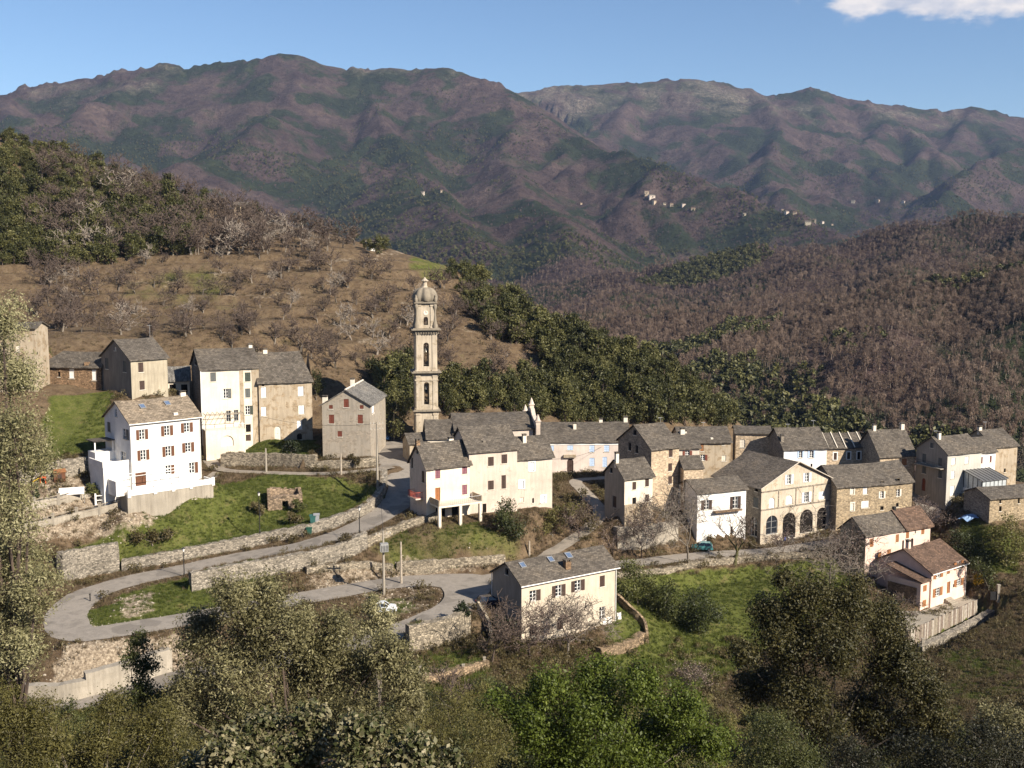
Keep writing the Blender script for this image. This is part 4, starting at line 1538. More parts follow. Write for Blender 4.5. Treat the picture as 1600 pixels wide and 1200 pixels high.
W_STONEG = stone('grey_and_shaded_stone', (.25, .22, .18), mortar=(.20, .17, .14), scale=2.8, bs=.6, dark=.6)  # grey trim and chimneys; on left gables its dark tone paints their shade
W_BRICK = stone('brown_barn_stone', (.25, .165, .10), scale=3.2, bs=.6)
W_TOWER = plaster('tower_stone_render', (.50, .425, .325), (.18, .15, .11), .55, patch=(.34, .28, .20), pamt=.25)
W_TOWERD = plaster('tower_weathered_stone', (.27, .23, .175), (.10, .085, .065), .65)


def pbox(root, name, x0, y0, z0, x1, y1, z1, mat):
    mb = MB(); mb.box(x0, y0, z0, x1, y1, z1)
    return mb.build(name, mat, root)


def railing(root, name, pts, h, mat, step=.28, r=.022):
    """a row of thin balusters under a hand rail"""
    mb = MB()
    for a, b in zip(pts[:-1], pts[1:]):
        a, b = Vector(a), Vector(b)
        n = max(1, int((b - a).length / step))
        for k in range(n + 1):
            p = a.lerp(b, k / n)
            mb.tube(p, p + Vector((0, 0, h)), r, n=4)
        mb.tube(a + Vector((0, 0, h)), b + Vector((0, 0, h)), r * 1.6, n=5)
        mb.tube(a + Vector((0, 0, .12)), b + Vector((0, 0, .12)), r * 1.2, n=4)
    return mb.build(name, mat, root)


# ------------------------------------------------------------------ A: the big white house
fA = FR['A']
r, rf = house('A', 'tall bright white house with brown shutters and a front terrace', W_WHITE, SLATE_P, [
    ('front', 222, 679, 9, 16, 'open', BROWN_P), ('front', 261, 673, 9, 16, 'open', BROWN_P), ('front', 292, 668, 9, 15, 'open', BROWN_P),
    ('front', 224, 711, 9, 16, 'open', BROWN_P), ('front', 263, 705, 9, 16, 'open', BROWN_P), ('front', 294, 699, 9, 15, 'open', BROWN_P),
    ('front', 220, 748, 17, 22, 'door', BROWN_P), ('front', 263, 734, 9, 14, 'half', BROWN_P), ('front', 300, 731, 9, 17, 'half', BROWN_P),
    ('left', 181, 645, 4, 12, 'bare', BROWN_P), ('left', 170, 667, 5, 15, 'shut', GREY_P), ('left', 195, 678, 6, 16, 'half', GREY_P), ('left', 193, 716, 8, 20, 'bare', BROWN_P)], gutter=WHITE_P, found=5)
skylight(rf, fA, 222, 636); skylight(rf, fA, 261, 631)
chimney(rf, fA.roofhit(274, 648), .7, .5, .35, CREAM_P, False); chimney(rf, ridge_pt(fA, .96), .9, .6, .6, CREAM_P)
pbox(r, 'terrace_slab', -2.2, -3.2, -7, fA.W + .4, -.003, .25, CONCRETE)
for k, (x0, x1) in enumerate(((-2.2, 2.0), (2.5, 5.0), (5.5, 8.0), (8.5, fA.W + .4))):
    pbox(r, 'parapet', x0, -3.3, .25, x1, -3.05, 1.15, W_WHITE)
for x in (-2.2, 2.0, 5.0, 8.0, fA.W + .1):
    pbox(r, 'parapet_pier', x, -3.36, .0, x + .5, -2.98, 1.35, W_WHITE)
pbox(r, 'parapet_side', fA.W + .18, -2.97, .25, fA.W + .4, -.3, 1.05, W_WHITE)
pm = MB()
for z in (3.15, 3.35):
    pm.tube((-1.5, -2.6 if z < 3.3 else -1.2, z), (fA.W * .75, -2.6 if z < 3.3 else -1.2, z), .05, n=5)
for x in (-1.4, 2.0, 5.0, 8.0):
    pm.tube((x, -2.6, 3.15), (x, -.05, 3.5), .045, n=5)
for x in (-1.4, 8.0):
    pm.tube((x, -2.6, .3), (x, -2.6, 3.15), .05, n=5)
pm.build('pergola', WHITE_P, r)
pbox(r, 'side_wing', -4.2, .8, -5, -.003, 6.2, 4.4, W_WHITE)
pbox(r, 'side_wing_parapet', -4.3, .7, 4.4, -4.05, 6.3, 5.3, W_WHITE)
pbox(r, 'side_wing_parapet', -4.05, .7, 4.4, -.05, .92, 5.2, W_WHITE)
pbox(r, 'porch', -3.6, -2.4, .26, -2.3, .79, 2.6, W_WHITE)
pbox(r, 'back_stair', -3.2, 6.4, -4, -.004, 9.4, 5.9, W_WHITE)
pbox(r, 'stair_roof', -3.4, 6.2, 7.6, -.01, 9.6, 7.75, SLATE_M)
for x in (-3.3, -.4):
    pbox(r, 'stair_post', x, 6.3, 5.9, x + .18, 6.48, 7.6, W_WHITE)
for k in range(6):
    pbox(r, 'flower_pot', -1.6 + k * 2.1, -2.9, .25, -1.2 + k * 2.1, -2.55, .62, plain('terracotta', (.30, .12, .06)) if k == 0 else bpy.data.materials['terracotta'])

# ------------------------------------------------------------------ B: stone house, barn and shed
fB = FR['B']
r, rf = house('B', 'stained beige two storey house with a steep slab roof behind the white house', W_OLDG, SLATE_M, [
    ('front', 220, 574, 8, 15, 'shut', DKBROWN_P), ('front', 222, 602, 8, 14, 'shut', DKBROWN_P), ('left', 167, 568, 5, 17, 'blind', GREY_P), ('left', 195, 573, 5, 17, 'blind', GREY_P), ('left', 180, 545, 3, 6, 'blind', CREAM_P)], sidem=plaster('shaded_gable_render', (.25, .22, .19), (.10, .09, .08), .6))  # gable render darker than the front, its shade put into the colour
antenna(rf, ridge_pt(fB, .97), 2.4)
r, rf = house('B2', 'low brown barn with a dark slab roof at the left edge of the village', W_BRICK, SLATE_M, [
    ('front', 112, 584, 8, 15, 'blind', WHITE_P), ('front', 147, 586, 7, 17, 'blind', WHITE_P), ('front', 92, 585, 4, 8, 'void', DARKV)], hipl=3.5)
chimney(rf, FR['B2'].roofhit(136, 570), .8, .7, .5, W_BRICK, False)
r, rf = house('B3', 'small open shed with a grey roof between two tall houses', W_CREAM, SLATE_G, [('front', 270, 607, 10, 13, 'void', DARKV), ('front', 288, 607, 10, 13, 'void', DARKV)], name='shed', cat='shed')

# ------------------------------------------------------------------ C: double house
fC = FR['C1']
r, rf = house('C1', 'tall cream fronted house with a terrace over an arch, left half of a pair', W_CREAM, SLATE_M, [
    ('front', 333, 589, 9, 14, 'shut', GREY_P), ('front', 353, 615, 8, 15, 'half', GREY_P), ('front', 357, 650, 7, 17, 'glass', GREY_P), ('front', 369, 649, 7, 17, 'glass', GREY_P),
    ('front', 387, 589, 9, 14, 'shut', GREEN_P), ('front', 387, 614, 8, 14, 'shut', GREY_P), ('front', 387, 641, 8, 14, 'half', GREEN_P), ('front', 388, 669, 8, 12, 'void', DARKV), ('front', 388, 684, 8, 10, 'door', DKBROWN_P),
    ('left', 306, 566, 3, 9, 'void', DARKV)], sidem=W_STONEG)
x0 = fC.hit('front', 375, 620)[0]
mb = MB(); mb.box(x0, -.05, -3.4, fC.W - .02, -.003, fC.hit('front', 330, 581)[1] - .4)
# bare stone strip at the right of the cream front (a thin skin with its own openings is avoided: pilaster strips)
W1 = fC.hit('front', 381, 620)[0]; W2 = fC.hit('front', 394, 620)[0]
pbox(r, 'stone_strip', x0, -.06, -3, W1, -.003, fC.H - .25, W_OLDB)
pbox(r, 'stone_strip', W2, -.06, -3, fC.W - .01, -.003, fC.H - .25, W_OLDB)
tz = fC.hit('front', 345, 668)[1]
mbx = MB()
tx0, tx1 = fC.hit('front', 317, 680)[0], fC.hit('front', 378, 680)[0]
ty = -3.2
facade(mbx, (tx0, ty, -3.0), (1, 0, 0), (0, 1, 0), [(0, 0), (tx1 - tx0, 0), (tx1 - tx0, tz + 3), (0, tz + 3)], [((tx1 - tx0) * .38, 2.6, (tx1 - tx0) * .70, tz + 1.9, True)])
mbx.face([(tx0, ty, -3), (tx0, ty, tz), (tx0, -.003, tz), (tx0, -.003, -3)]); mbx.face([(tx1, ty, -3), (tx1, -.003, -3), (tx1, -.003, tz), (tx1, ty, tz)])
mbx.face([(tx0, ty, tz), (tx1, ty, tz), (tx1, -.003, tz), (tx0, -.003, tz)])
t = mbx.build('terrace_block', W_CREAM, r)
ad = MB(); ad.box(tx0 + (tx1 - tx0) * .37, ty + .22, -.5, tx0 + (tx1 - tx0) * .71, ty + .30, tz - 1.05); ad.build('cellar_door', CREAM_P, t)
railing(r, 'railing', [(tx0 + .05, -.1, tz), (tx0 + .05, ty + .05, tz), (tx1 - .05, ty + .05, tz), (tx1 - .05, -.1, tz)], 1.0, WHITE_P)
pg = MB()
for k in range(9):
    x = tx0 + .1 + (tx1 - tx0 - .2) * k / 8
    pg.tube((x, ty + .1, tz + 2.9), (x, -.05, tz + 3.05), .05, n=4)
for y in (ty + .15, ty / 2):
    pg.tube((tx0, y, tz + 2.85), (tx1, y, tz + 2.85), .06, n=4)
for x in (tx0 + .1, (tx0 + tx1) / 2, tx1 - .1):
    pg.tube((x, ty + .1, tz), (x, ty + .1, tz + 2.9), .06, n=4)
pg.build('pergola', WOOD_W, r)
dp = MB(); dp.tube((-.12, -.12, -.5), (-.12, -.12, fC.H - .1), .09, n=6); dp.build('downpipe', WHITE_P, r)
chimney(rf, ridge_pt(fC, .97), .7, .6, .5, CREAM_P)
fC2 = FR['C2']
r, rf = house('C2', 'tall bare beige stone house with white blinds, right half of a pair', W_OLDB, SLATE_M, [
    ('front', 412, 613, 8, 17, 'blind', WHITE_P), ('front', 412, 643, 8, 15, 'blind', WHITE_P), ('front', 470, 611, 9, 15, 'blind', WHITE_P), ('front', 471, 640, 9, 14, 'blind', WHITE_P), ('front', 468, 664, 8, 14, 'blind', WHITE_P),
    ('front', 434, 677, 10, 22, 'door', CREAM_P, True), ('front', 468, 682, 8, 10, 'void', DARKV, True), ('front', 411, 601, 4, 5, 'void', DARKV), ('front', 471, 596, 4, 4, 'void', DARKV)], hipr=2.0)
chimney(rf, ridge_pt(fC2, .18), .8, .6, .5, CREAM_P)

# ------------------------------------------------------------------ E: gabled grey house by the road
fE = FR['E']
r, rf = house('E', 'grey cement gabled house with red brown shutters beside the road', W_ROUGH, SLATE_G, [
    ('front', 541, 630, 8, 13, 'shut', REDBR_P), ('front', 517, 636, 6, 6, 'shut', REDBR_P), ('front', 565, 636, 6, 6, 'shut', REDBR_P), ('front', 518, 655, 8, 14, 'shut', REDBR_P), ('front', 563, 655, 8, 14, 'shut', REDBR_P), ('front', 531, 678, 7, 9, 'shut', REDBR_P),
    ('right', 583, 640, 4, 12, 'blind', WHITE_P)])
rd = MB()
rd.tube((fE.W / 2, -.2, fE.H + fE.rise + .18), (fE.W / 2, fE.D + .2, fE.H + fE.rise + .16), .16, n=6)
rd.build('ridge_mortar', CREAM_P, rf)
chimney(rf, (fE.W / 2 - .2, fE.D * .45, fE.H + fE.rise), .7, .7, 1.2, CREAM_P); chimney(rf, (.3, 1.2, fE.H + .2), .8, .9, 1.0, CREAM_P)

# ------------------------------------------------------------------ F: terrace house and the two old houses beside it
fF = FR['F']
r, rf = house('F', 'cream house with mauve shutters and a terrace on white pillars', W_CREAM, SLATE_M, [
    ('front', 684, 740, 8, 15, 'shut', MAUVE_P), ('front', 726, 733, 8, 15, 'shut', MAUVE_P), ('front', 726, 765, 8, 15, 'shut', MAUVE_P), ('front', 684, 773, 8, 22, 'door', DOOR_BR),
    ('left', 644, 723, 3, 16, 'shut', DKBROWN_P), ('left', 661, 745, 4, 18, 'shut', DKBROWN_P), ('left', 652, 705, 3, 8, 'void', DARKV)], sidem=W_PINKW, found=4)
sz = fF.hit('front', 684, 784)[1]
fw = fF.W + .5
sx = .55
pbox(r, 'terrace_slab', sx, -3.2, sz - .28, fw, -.003, sz, W_CREAM)
for x in (sx, (sx + fw) / 2 - .2, fw - .45):
    pbox(r, 'pillar', x, -3.15, -4.0, x + .45, -2.7, sz - .28, W_CREAM)
pbox(r, 'terrace_parapet', sx, -3.2, sz, sx + .15, -.1, sz + .95, W_OLDB)
pbox(r, 'terrace_parapet', fw - .15, -3.2, sz, fw, -.1, sz + .95, W_OLDB)
railing(r, 'railing', [(sx + .2, -3.12, sz), (fw - .2, -3.12, sz)], .95, METAL_L, .35)
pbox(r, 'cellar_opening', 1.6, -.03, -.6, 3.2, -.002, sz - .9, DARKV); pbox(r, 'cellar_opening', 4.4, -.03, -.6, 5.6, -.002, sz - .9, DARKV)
pbox(r, 'balcony', -1.3, 1.2, 3.0, -.003, 4.2, 3.2, W_PINKW); railing(r, 'railing', [(-.1, 1.25, 3.2), (-1.25, 1.25, 3.2), (-1.25, 4.15, 3.2), (-.1, 4.15, 3.2)], .95, plain('red_rail', (.45, .09, .05)), .22)
chimney(rf, ridge_pt(fF, .0), .6, .6, .6, W_BRICK); chimney(rf, ridge_pt(fF, .8, .6), .8, .6, .9, CREAM_P)
f = FR['F2']
r, rf = house('F2', 'tall plain pinkish house with dark shutters between two lower roofs', W_PINKW, SLATE_M, [
    ('front', 767, 721, 9, 14, 'shut', DKBROWN_P), ('front', 788, 717, 9, 14, 'shut', DKBROWN_P), ('front', 767, 758, 9, 14, 'shut', DKBROWN_P), ('front', 787, 753, 7, 21, 'shut', DKBROWN_P), ('front', 757, 794, 6, 14, 'void', DARKV)])
chimney(rf, f.roofhit(756, 691), .5, .4, .3, W_STONEG, False)
f = FR['F3']
r, rf = house('F3', 'lower pinkish house with white framed windows and an oval opening', W_PINKW, SLATE_M, [
    ('front', 831, 729, 8, 14, 'blind', PALEB_P, False, WHITE_P), ('front', 815, 757, 7, 12, 'blind', PALEB_P, False, WHITE_P), ('front', 849, 780, 6, 11, 'blind', PALEB_P, False, WHITE_P), ('front', 833, 782, 3, 8, 'void', DARKV, True), ('front', 815, 781, 6, 8, 'blind', CREAM_P)])
chimney(rf, f.roofhit(819, 690), .6, .6, 1.0, CREAM_P)

# ------------------------------------------------------------------ K: church nave, sacristy, low annex, tower
fK = FR['K1']
root = rootof('K1', 'church', 'long slab roofed church nave with a pinnacled front seen from behind', 'church', 'church buildings')
FR_ROOT[root.name] = fK
r0, T = block(root, 'K1', W_PINKW, SLATE_M, found=6)
mb = MB()
prof = [(-1.3, -5), (fK.D + 1.3, -5), (fK.D + 1.3, fK.H + .8), (fK.D + .2, fK.H + 1.1), (fK.D * .72, fK.H + fK.rise * .9), (fK.D * .60, fK.H + fK.rise + .8), (fK.D * .40, fK.H + fK.rise + .8), (fK.D * .28, fK.H + fK.rise * .9), (-.2, fK.H + 1.1), (-1.3, fK.H + .8)]
for x in (fK.W + .36, fK.W + 1.1):
    mb.face([(x, y, z) for y, z in prof])
for i in range(len(prof)):
    a, b = prof[i], prof[(i + 1) % len(prof)]
    mb.face([(fK.W + .36, *a), (fK.W + 1.1, *a), (fK.W + 1.1, *b), (fK.W + .36, *b)])
fc = mb.build('church_front', W_PINKW, root)
for y, z in ((-.8, fK.H + .8), (fK.D / 2, fK.H + fK.rise + .8), (fK.D + .8, fK.H + .8)):
    pn = MB()
    x = fK.W + .73
    pn.box(x - .42, y - .42, z, x + .42, y + .42, z + .55); pn.box(x - .55, y - .55, z + .55, x + .55, y + .55, z + .7)
    pn.lathe([(.50, z + .7), (.40, z + 1.0), (.26, z + 1.4), (.08, z + 1.8), (.02, z + 1.9)], 8, (x, y))
    pn.build('pinnacle', W_PINKW, fc)
r, rf = house('K2', 'sacristy with a slab roof between the church nave and the tower', W_CREAM, SLATE_M, name='sacristy', cat='church annex', found=6)
chimney(rf, (FR['K2'].W + .2, .3, FR['K2'].H), .6, .6, .3, CREAM_P)
r, rf = house('K3', 'low annex with a small slab roof beside the shaded road', W_OLDB, SLATE_M, name='annex', cat='church annex', found=6)


def tower():
    base = PD(666, 694, 212)
    yaw = D2R(9)
    root = ob('bell_tower', None, loc=base, rotz=yaw, label='tall ornate stone bell tower with a small dome, behind the church', cat='bell tower', group='church buildings')

    def zz(py):
        return PD(666, py, 212).z - base.z

    def stage(name, z0, z1, hw, holes, wallm=W_TOWER):
        mb = MB()
        for s in range(4):
            a = s * math.pi / 2
            u = Vector((math.cos(a), math.sin(a), 0)); n = Vector((math.sin(a), -math.cos(a), 0))
            facade(mb, Vector((0, 0, z0)) + n * hw - u * hw, u, -n, [(0, 0), (2 * hw, 0), (2 * hw, z1 - z0), (0, z1 - z0)], [(hw - w / 2, b - z0, hw + w / 2, t - z0, True) for w, b, t in holes], reveal=.7)
        o = mb.build(name, wallm, root)
        for s in range(4):
            a = s * math.pi / 2
            u = Vector((math.cos(a), math.sin(a), 0)); n = Vector((math.sin(a), -math.cos(a), 0))
            for k in (-1, 1):
                pm = MB()
                c = n * (hw - .01) + u * (k * (hw - .48))
                pm.obox(c - u * .38 + Vector((0, 0, z0)), u * .76, n * .12, Vector((0, 0, z1 - z0)))
                pm.obox(c - u * .46 + Vector((0, 0, z1 - .5)), u * .92, n * .2, Vector((0, 0, .3)))
                pm.obox(c - u * .46 + Vector((0, 0, z0)), u * .92, n * .2, Vector((0, 0, .35)))
                pm.build('pilaster', wallm, o)
        return o

    def cornice(z, hw, steps):
        mb = MB()
        for k, (o, h) in enumerate(steps):
            mb.box(-hw - o, -hw - o, z, hw + o, hw + o, z + h); z += h
        return mb.build('cornice', W_TOWERD, root)
    h1 = 2.14
    stage('base_stage', zz(694) - 8, zz(642), h1, [])
    cornice(zz(642), h1, [(.2, .22), (.52, .2), (.32, .14)])
    s1 = stage('belfry_stage', zz(638), zz(590) + .9, h1 - .06, [(1.0, zz(630), zz(595))])
    fr = MB(); z = zz(593); fr.box(-h1 - .1, -h1 - .1, z, h1 + .1, h1 + .1, z + .25); fr.build('string_course', W_TOWER, root)
    cornice(zz(584), h1 - .06, [(.15, .2), (.36, .2), (.78, .2), (.46, .16)])
    s2 = stage('belfry_stage', zz(579), zz(518), h1 - .14, [(1.05, zz(571), zz(534))])
    cornice(zz(518), h1 - .14, [(.15, .2), (.38, .2), (.82, .22), (.48, .16)])
    tb = MB()
    for k in range(9):
        x = -h1 + .2 + k * (2 * h1 - .4) / 8
        for sy in (-1, 1):
            tb.box(x - .12, sy * h1 - .28, zz(518) - .3, x + .12, sy * h1 + .28, zz(518) + .02)
            tb.box(sy * h1 - .28, x - .12, zz(518) - .3, sy * h1 + .28, x + .12, zz(518) + .02)
    tb.build('dentils', W_TOWERD, root)
    s3 = stage('clock_stage', zz(512), zz(474), h1 - .38, [(.85, zz(507), zz(494))])
    # curled buttresses at the foot and head of the clock stage
    hw = h1 - .38
    for sx in (-1, 1):
        for sy in (-1, 1):
            vm = MB()
            vm.lathe([(.5, zz(512)), (.55, zz(508)), (.28, zz(500)), (.18, zz(490)), (.24, zz(484)), (.42, zz(478)), (.30, zz(474))], 8, (sx * hw, sy * hw))
            vm.build('scroll', W_TOWERD, s3, smooth=True)
    for s in range(4):
        a = s * math.pi / 2
        u = Vector((math.cos(a), math.sin(a), 0)); n = Vector((math.sin(a), -math.cos(a), 0))
        if s in (0, 3):
            cm = MB()
            c = n * (hw + .06) + Vector((0, 0, zz(488)))
            ring = [c + u * (math.cos(2 * math.pi * k / 24) * .45) + Vector((0, 0, math.sin(2 * math.pi * k / 24) * .45)) for k in range(24)]
            cm.add(ring + [q - n * .1 for q in ring], [tuple(range(24))] + [(k, (k + 1) % 24, 24 + (k + 1) % 24, 24 + k) for k in range(24)])
            clk = cm.build('clock_face', CREAM_P, s3)
            hm = MB()
            hm.obox(c - u * .02 + n * .02, u * .04, n * .02, Vector((0, 0, .4)))
            hm.obox(c + n * .021, u * .28, n * .02, Vector((0, 0, .045)))
            hm.build('clock_hands', METAL_D, clk)
        pd = MB()
        c = n * (hw + .02) + Vector((0, 0, zz(473)))
        pts = [c - u * 1.1, c + u * 1.1, c + Vector((0, 0, .75))]
        pd.add(pts + [q + n * .28 for q in pts], [(0, 1, 2), (3, 5, 4), (0, 3, 4, 1), (1, 4, 5, 2), (2, 5, 3, 0)])
        pd.build('pediment', W_TOWERD, s3)
    cornice(zz(475), hw, [(.18, .2), (.45, .2), (.3, .16)])
    for sx in (-1, 1):
        for sy in (-1, 1):
            u_ = MB(); z = zz(471)
            u_.lathe([(.30, z), (.36, z + .3), (.30, z + .7), (.16, z + .9), (.2, z + 1.05), (.03, z + 1.4)], 8, (sx * (hw + .1), sy * (hw + .1)))
            u_.build('urn', W_TOWERD, root, smooth=True)
    dm = MB()
    z0, z1 = zz(470), zz(449)
    prof = [(2.05, z0), (2.22, z0 + .25)] + [(2.25 * math.cos(k / 8 * math.pi / 2 * .88) ** .8, z0 + .3 + (z1 - z0 - .3) * math.sin(k / 8 * math.pi / 2)) for k in range(1, 9)]
    dm.lathe(prof, 48, lobes=8, amp=.22)
    dm.build('dome', W_TOWERD, root, smooth=True)
    lm = MB(); z = z1 - .35
    e = zz(434) - z
    lm.lathe([(.78, z), (.66, z + .3), (.46, z + .6), (.40, z + e * .55), (.42, z + e * .66), (.72, z + e * .70), (.72, z + e * .76), (.45, z + e * .84), (.2, z + e * .95), (.07, z + e * 1.06)], 10)
    lm.build('lantern', W_TOWER, root)
    cr = MB(); z = z + e
    top = zz(424) - z
    cr.tube((0, 0, z - .2), (0, 0, z + top), .05, n=5); cr.tube((-.35, 0, z + top * .7), (.35, 0, z + top * .7), .045, n=5)
    cr.build('cross', METAL_D, root)
    for zc, r_ in ((zz(603), .45), (zz(545), .48)):
        bm_ = MB()
        bm_.lathe([(r_, zc - .5), (r_ * .92, zc - .4), (r_ * .62, zc), (r_ * .5, zc + .3), (r_ * .15, zc + .42)], 14, (0, -1.1))
        bm_.tube((-.7, -1.1, zc + .5), (.7, -1.1, zc + .5), .09, n=6)
        bm_.build('bell', plain('bell_bronze', (.20, .19, .16), .4, .7) if zc == zz(603) else bpy.data.materials['bell_bronze'], root, smooth=True)


tower()

# ------------------------------------------------------------------ L: long pink house with blue shutters
fL = FR['L']
r, rf = house('L', 'long low pink house with pale blue shutters behind the lane', W_ROSE, SLATE_M, [
    ('front', 891, 698, 9, 11, 'shut', BLUE_P), ('front', 925, 700, 8, 13, 'shut', BLUE_P), ('front', 925, 722, 8, 13, 'shut', BLUE_P), ('front', 948, 700, 8, 12, 'shut', BLUE_P), ('front', 945, 722, 7, 16, 'shut', BLUE_P), ('front', 891, 727, 10, 20, 'door', DKBROWN_P, True), ('front', 862, 699, 7, 12, 'shut', BLUE_P)])
pbox(r, 'frieze', 0, -.08, fL.H - .75, fL.W, -.003, fL.H - .12, WHITE_P)
u, v = fL.hit('front', 890, 713)
pbox(r, 'door_canopy', u - 1.2, -.5, v - .2, u + 1.2, -.003, v + .35, W_OLDB)
for k in range(4):
    pbox(r, 'door_step', u - 1.2 - .2 * k, -.5 - .35 * k, -.9, u + 1.2 + .2 * k, -.15 - .35 * k, .45 - .15 * k, CONCRETE)
chimney(rf, fL.roofhit(898, 670), .6, .6, 1.0, CREAM_P); chimney(rf, ridge_pt(fL, .72), .7, .5, .5, CREAM_P); chimney(rf, ridge_pt(fL, .99), .8, .7, .9, CREAM_P)

# ------------------------------------------------------------------ G, G2, H
r, rf = house('G', 'tall narrow stone house with a dark gable above the small white house', W_STONEP, SLATE_M, [
    ('front', 1048, 708, 6, 12, 'shut', DKBROWN_P), ('front', 1047, 730, 6, 12, 'shut', DKBROWN_P), ('front', 1047, 750, 6, 12, 'shut', DKBROWN_P), ('left', 984, 698, 4, 12, 'void', DARKV), ('left', 995, 702, 4, 12, 'void', DARKV), ('left', 992, 676, 5, 8, 'void', DARKV)], sidem=W_STONEG)
antenna(rf, ridge_pt(FR['G'], .95), 1.0)
r, rf = house('G2', 'narrow pinkish house with a wide brown shuttered window beside the tall stone house', W_PINKW, SLATE_M, [('front', 1074, 709, 7, 9, 'open', REDBR_P), ('front', 1074, 740, 6, 12, 'void', DARKV)], found=8)
chimney(rf, ridge_pt(FR['G2'], .5), .8, .7, .8, CREAM_P)
fG = FR['G2']
ln = MB()
ln.obox((-.2, -3.0, 3.6), (fG.W + .2, 0, 0), (0, 2.95, 1.9), (0, 0, .14))
ln.build('lean_to_roof', SLATE_M, r)
pbox(r, 'lean_to_wall', 0, -2.8, -6, fG.W - .2, -.01, 3.6, W_STONEP)
r, rf = house('H', 'small white fronted house with two dark shutters and a shaded gable', W_CREAM, SLATE_M, [
    ('front', 991, 759, 6, 12, 'shut', DKBROWN_P), ('front', 1011, 754, 6, 12, 'shut', DKBROWN_P), ('front', 991, 783, 6, 11, 'void', DARKV), ('front', 1011, 778, 6, 11, 'shut', DKBROWN_P), ('left', 955, 735, 4, 8, 'void', DARKV), ('left', 960, 784, 6, 18, 'door', DKBROWN_P)], sidem=W_SHADEC, found=6)
chimney(rf, ridge_pt(FR['H'], .02, -.4), .55, .55, 1.5, CREAM_P)
pbox(r, 'stone_base', .003, -.12, -6, FR['H'].W, -.003, 1.5, W_OLDB)

# ------------------------------------------------------------------ M, N, O: the back row
r, rf = house('M1', 'pale stone house at the back with a brown shuttered white end', W_OLDB, SLATE_M, [('front', 1097, 699, 5, 12, 'shut', ORANGE_P), ('front', 1098, 715, 7, 9, 'half', REDBR_P), ('front', 1130, 693, 4, 5, 'void', DARKV), ('front', 1131, 716, 7, 9, 'blind', CREAM_P)], found=9)
chimney(rf, FR['M1'].roofhit(1069, 680), .9, .7, .8, CREAM_P); chimney(rf, FR['M1'].roofhit(1112, 686), .5, .5, .3, CREAM_P, False); antenna(rf, ridge_pt(FR['M1'], .55), .9)
r, rf = house('M2', 'windowless old stone block with a low roof in the back row', W_STONEP, SLATE_M, [('front', 1160, 693, 8, 13, 'blind', CREAM_P)], found=9)
f = FR['N1']
r, rf = house('N1', 'white house with pale blue shutters in the back row', W_WHITE, SLATE_M, [('front', 1251, 710, 5, 10, 'open', BLUE_P), ('front', 1268, 710, 6, 11, 'open', BLUE_P), ('front', 1268, 727, 3, 5, 'void', DARKV)], found=9, sidem=W_STONEG)
chimney(rf, f.roofhit(1222, 690), .6, .5, 1.2, W_STONEG); antenna(rf, ridge_pt(f, .9), 1.4); antenna(rf, ridge_pt(f, .3), .8)
f = FR['N2']
r, rf = house('N2', 'beige stone house with white framed windows under a banded roof', W_STONEP, SLATE_M, [('front', 1305, 713, 5, 11, 'shut', DKBROWN_P, False, WHITE_P), ('front', 1326, 712, 5, 11, 'shut', DKBROWN_P, False, WHITE_P), ('front', 1342, 712, 5, 12, 'void', DARKV, False, WHITE_P)], found=9)
sl = math.atan2(f.rise, f.D / 2)
for k in range(5):
    bm_ = MB(); x = f.W * (.02 + .235 * k)
    bm_.obox((x, -.35, f.H - .35 * math.tan(sl) + .18), (.16, 0, 0), (0, f.D / 2 + .3, f.rise + .3 * math.tan(sl)), (0, 0, .12))
    bm_.build('roof_batten', CREAM_P, rf)
r, rf = house('O', 'tall stone house with a steep roof and one red shuttered window', W_STONEP, SLATE_M, [('front', 1413, 722, 8, 11, 'shut', ORANGE_P), ('front', 1393, 738, 5, 9, 'void', DARKV)], sidem=W_STONEG, found=6)
chimney(rf, ridge_pt(FR['O'], .15), .6, .6, .9, CREAM_P); chimney(rf, ridge_pt(FR['O'], .96), .7, .6, 1.0, CREAM_P); antenna(rf, ridge_pt(FR['O'], .98, .5), 1.6)

# ------------------------------------------------------------------ Q: arcaded gable house
fQ = FR['Q']
r, rf = house('Q', 'large gabled stone house with four arches at street level', W_ARC, SLATE_T, [
    ('front', 1233, 749, 6, 15, 'open', PALEB_P), ('front', 1261, 746, 6, 14, 'open', PALEB_P), ('front', 1260, 777, 7, 16, 'open', PALEB_P), ('front', 1206, 786, 9, 17, 'blind', WHITE_P, True), ('front', 1233, 781, 10, 15, 'blind', WHITE_P, True), ('front', 1284, 774, 9, 13, 'blind', WHITE_P),
    ('front', 1206, 820, 18, 29, 'glass', DARKV, True), ('front', 1233, 821, 20, 40, 'void', DARKV, True), ('front', 1260, 814, 20, 36, 'void', DARKV, True), ('front', 1284, 810, 15, 34, 'void', DARKV, True),
    ('left', 1181, 785, 8, 16, 'shut', GREY_P), ('left', 1182, 764, 5, 8, 'void', DARKV), ('left', 1178, 823, 10, 30, 'bare', GREY_P, True), ('left', 1150, 770, 6, 12, 'shut', GREY_P)], sidem=W_STONEG, over=.5, eave=.6)
for py in (769, 797):
    v = fQ.hit('front', 1192, py)[1]
    pbox(r, 'string_course', 0, -.10, v - .1, fQ.W, -.003, v + .12, W_STONEG)
for px in (1216, 1243, 1270):
    u = fQ.hit('front', px, 790)[0]
    pbox(r, 'pilaster_strip', u - .1, -.07, fQ.hit('front', 1192, 797)[1] + .12, u + .1, -.003, fQ.hit('front', 1192, 769)[1] - .1, W_STONEG)
mbr = MB()
lm_ = plain('verge_mortar', (.50, .44, .36))
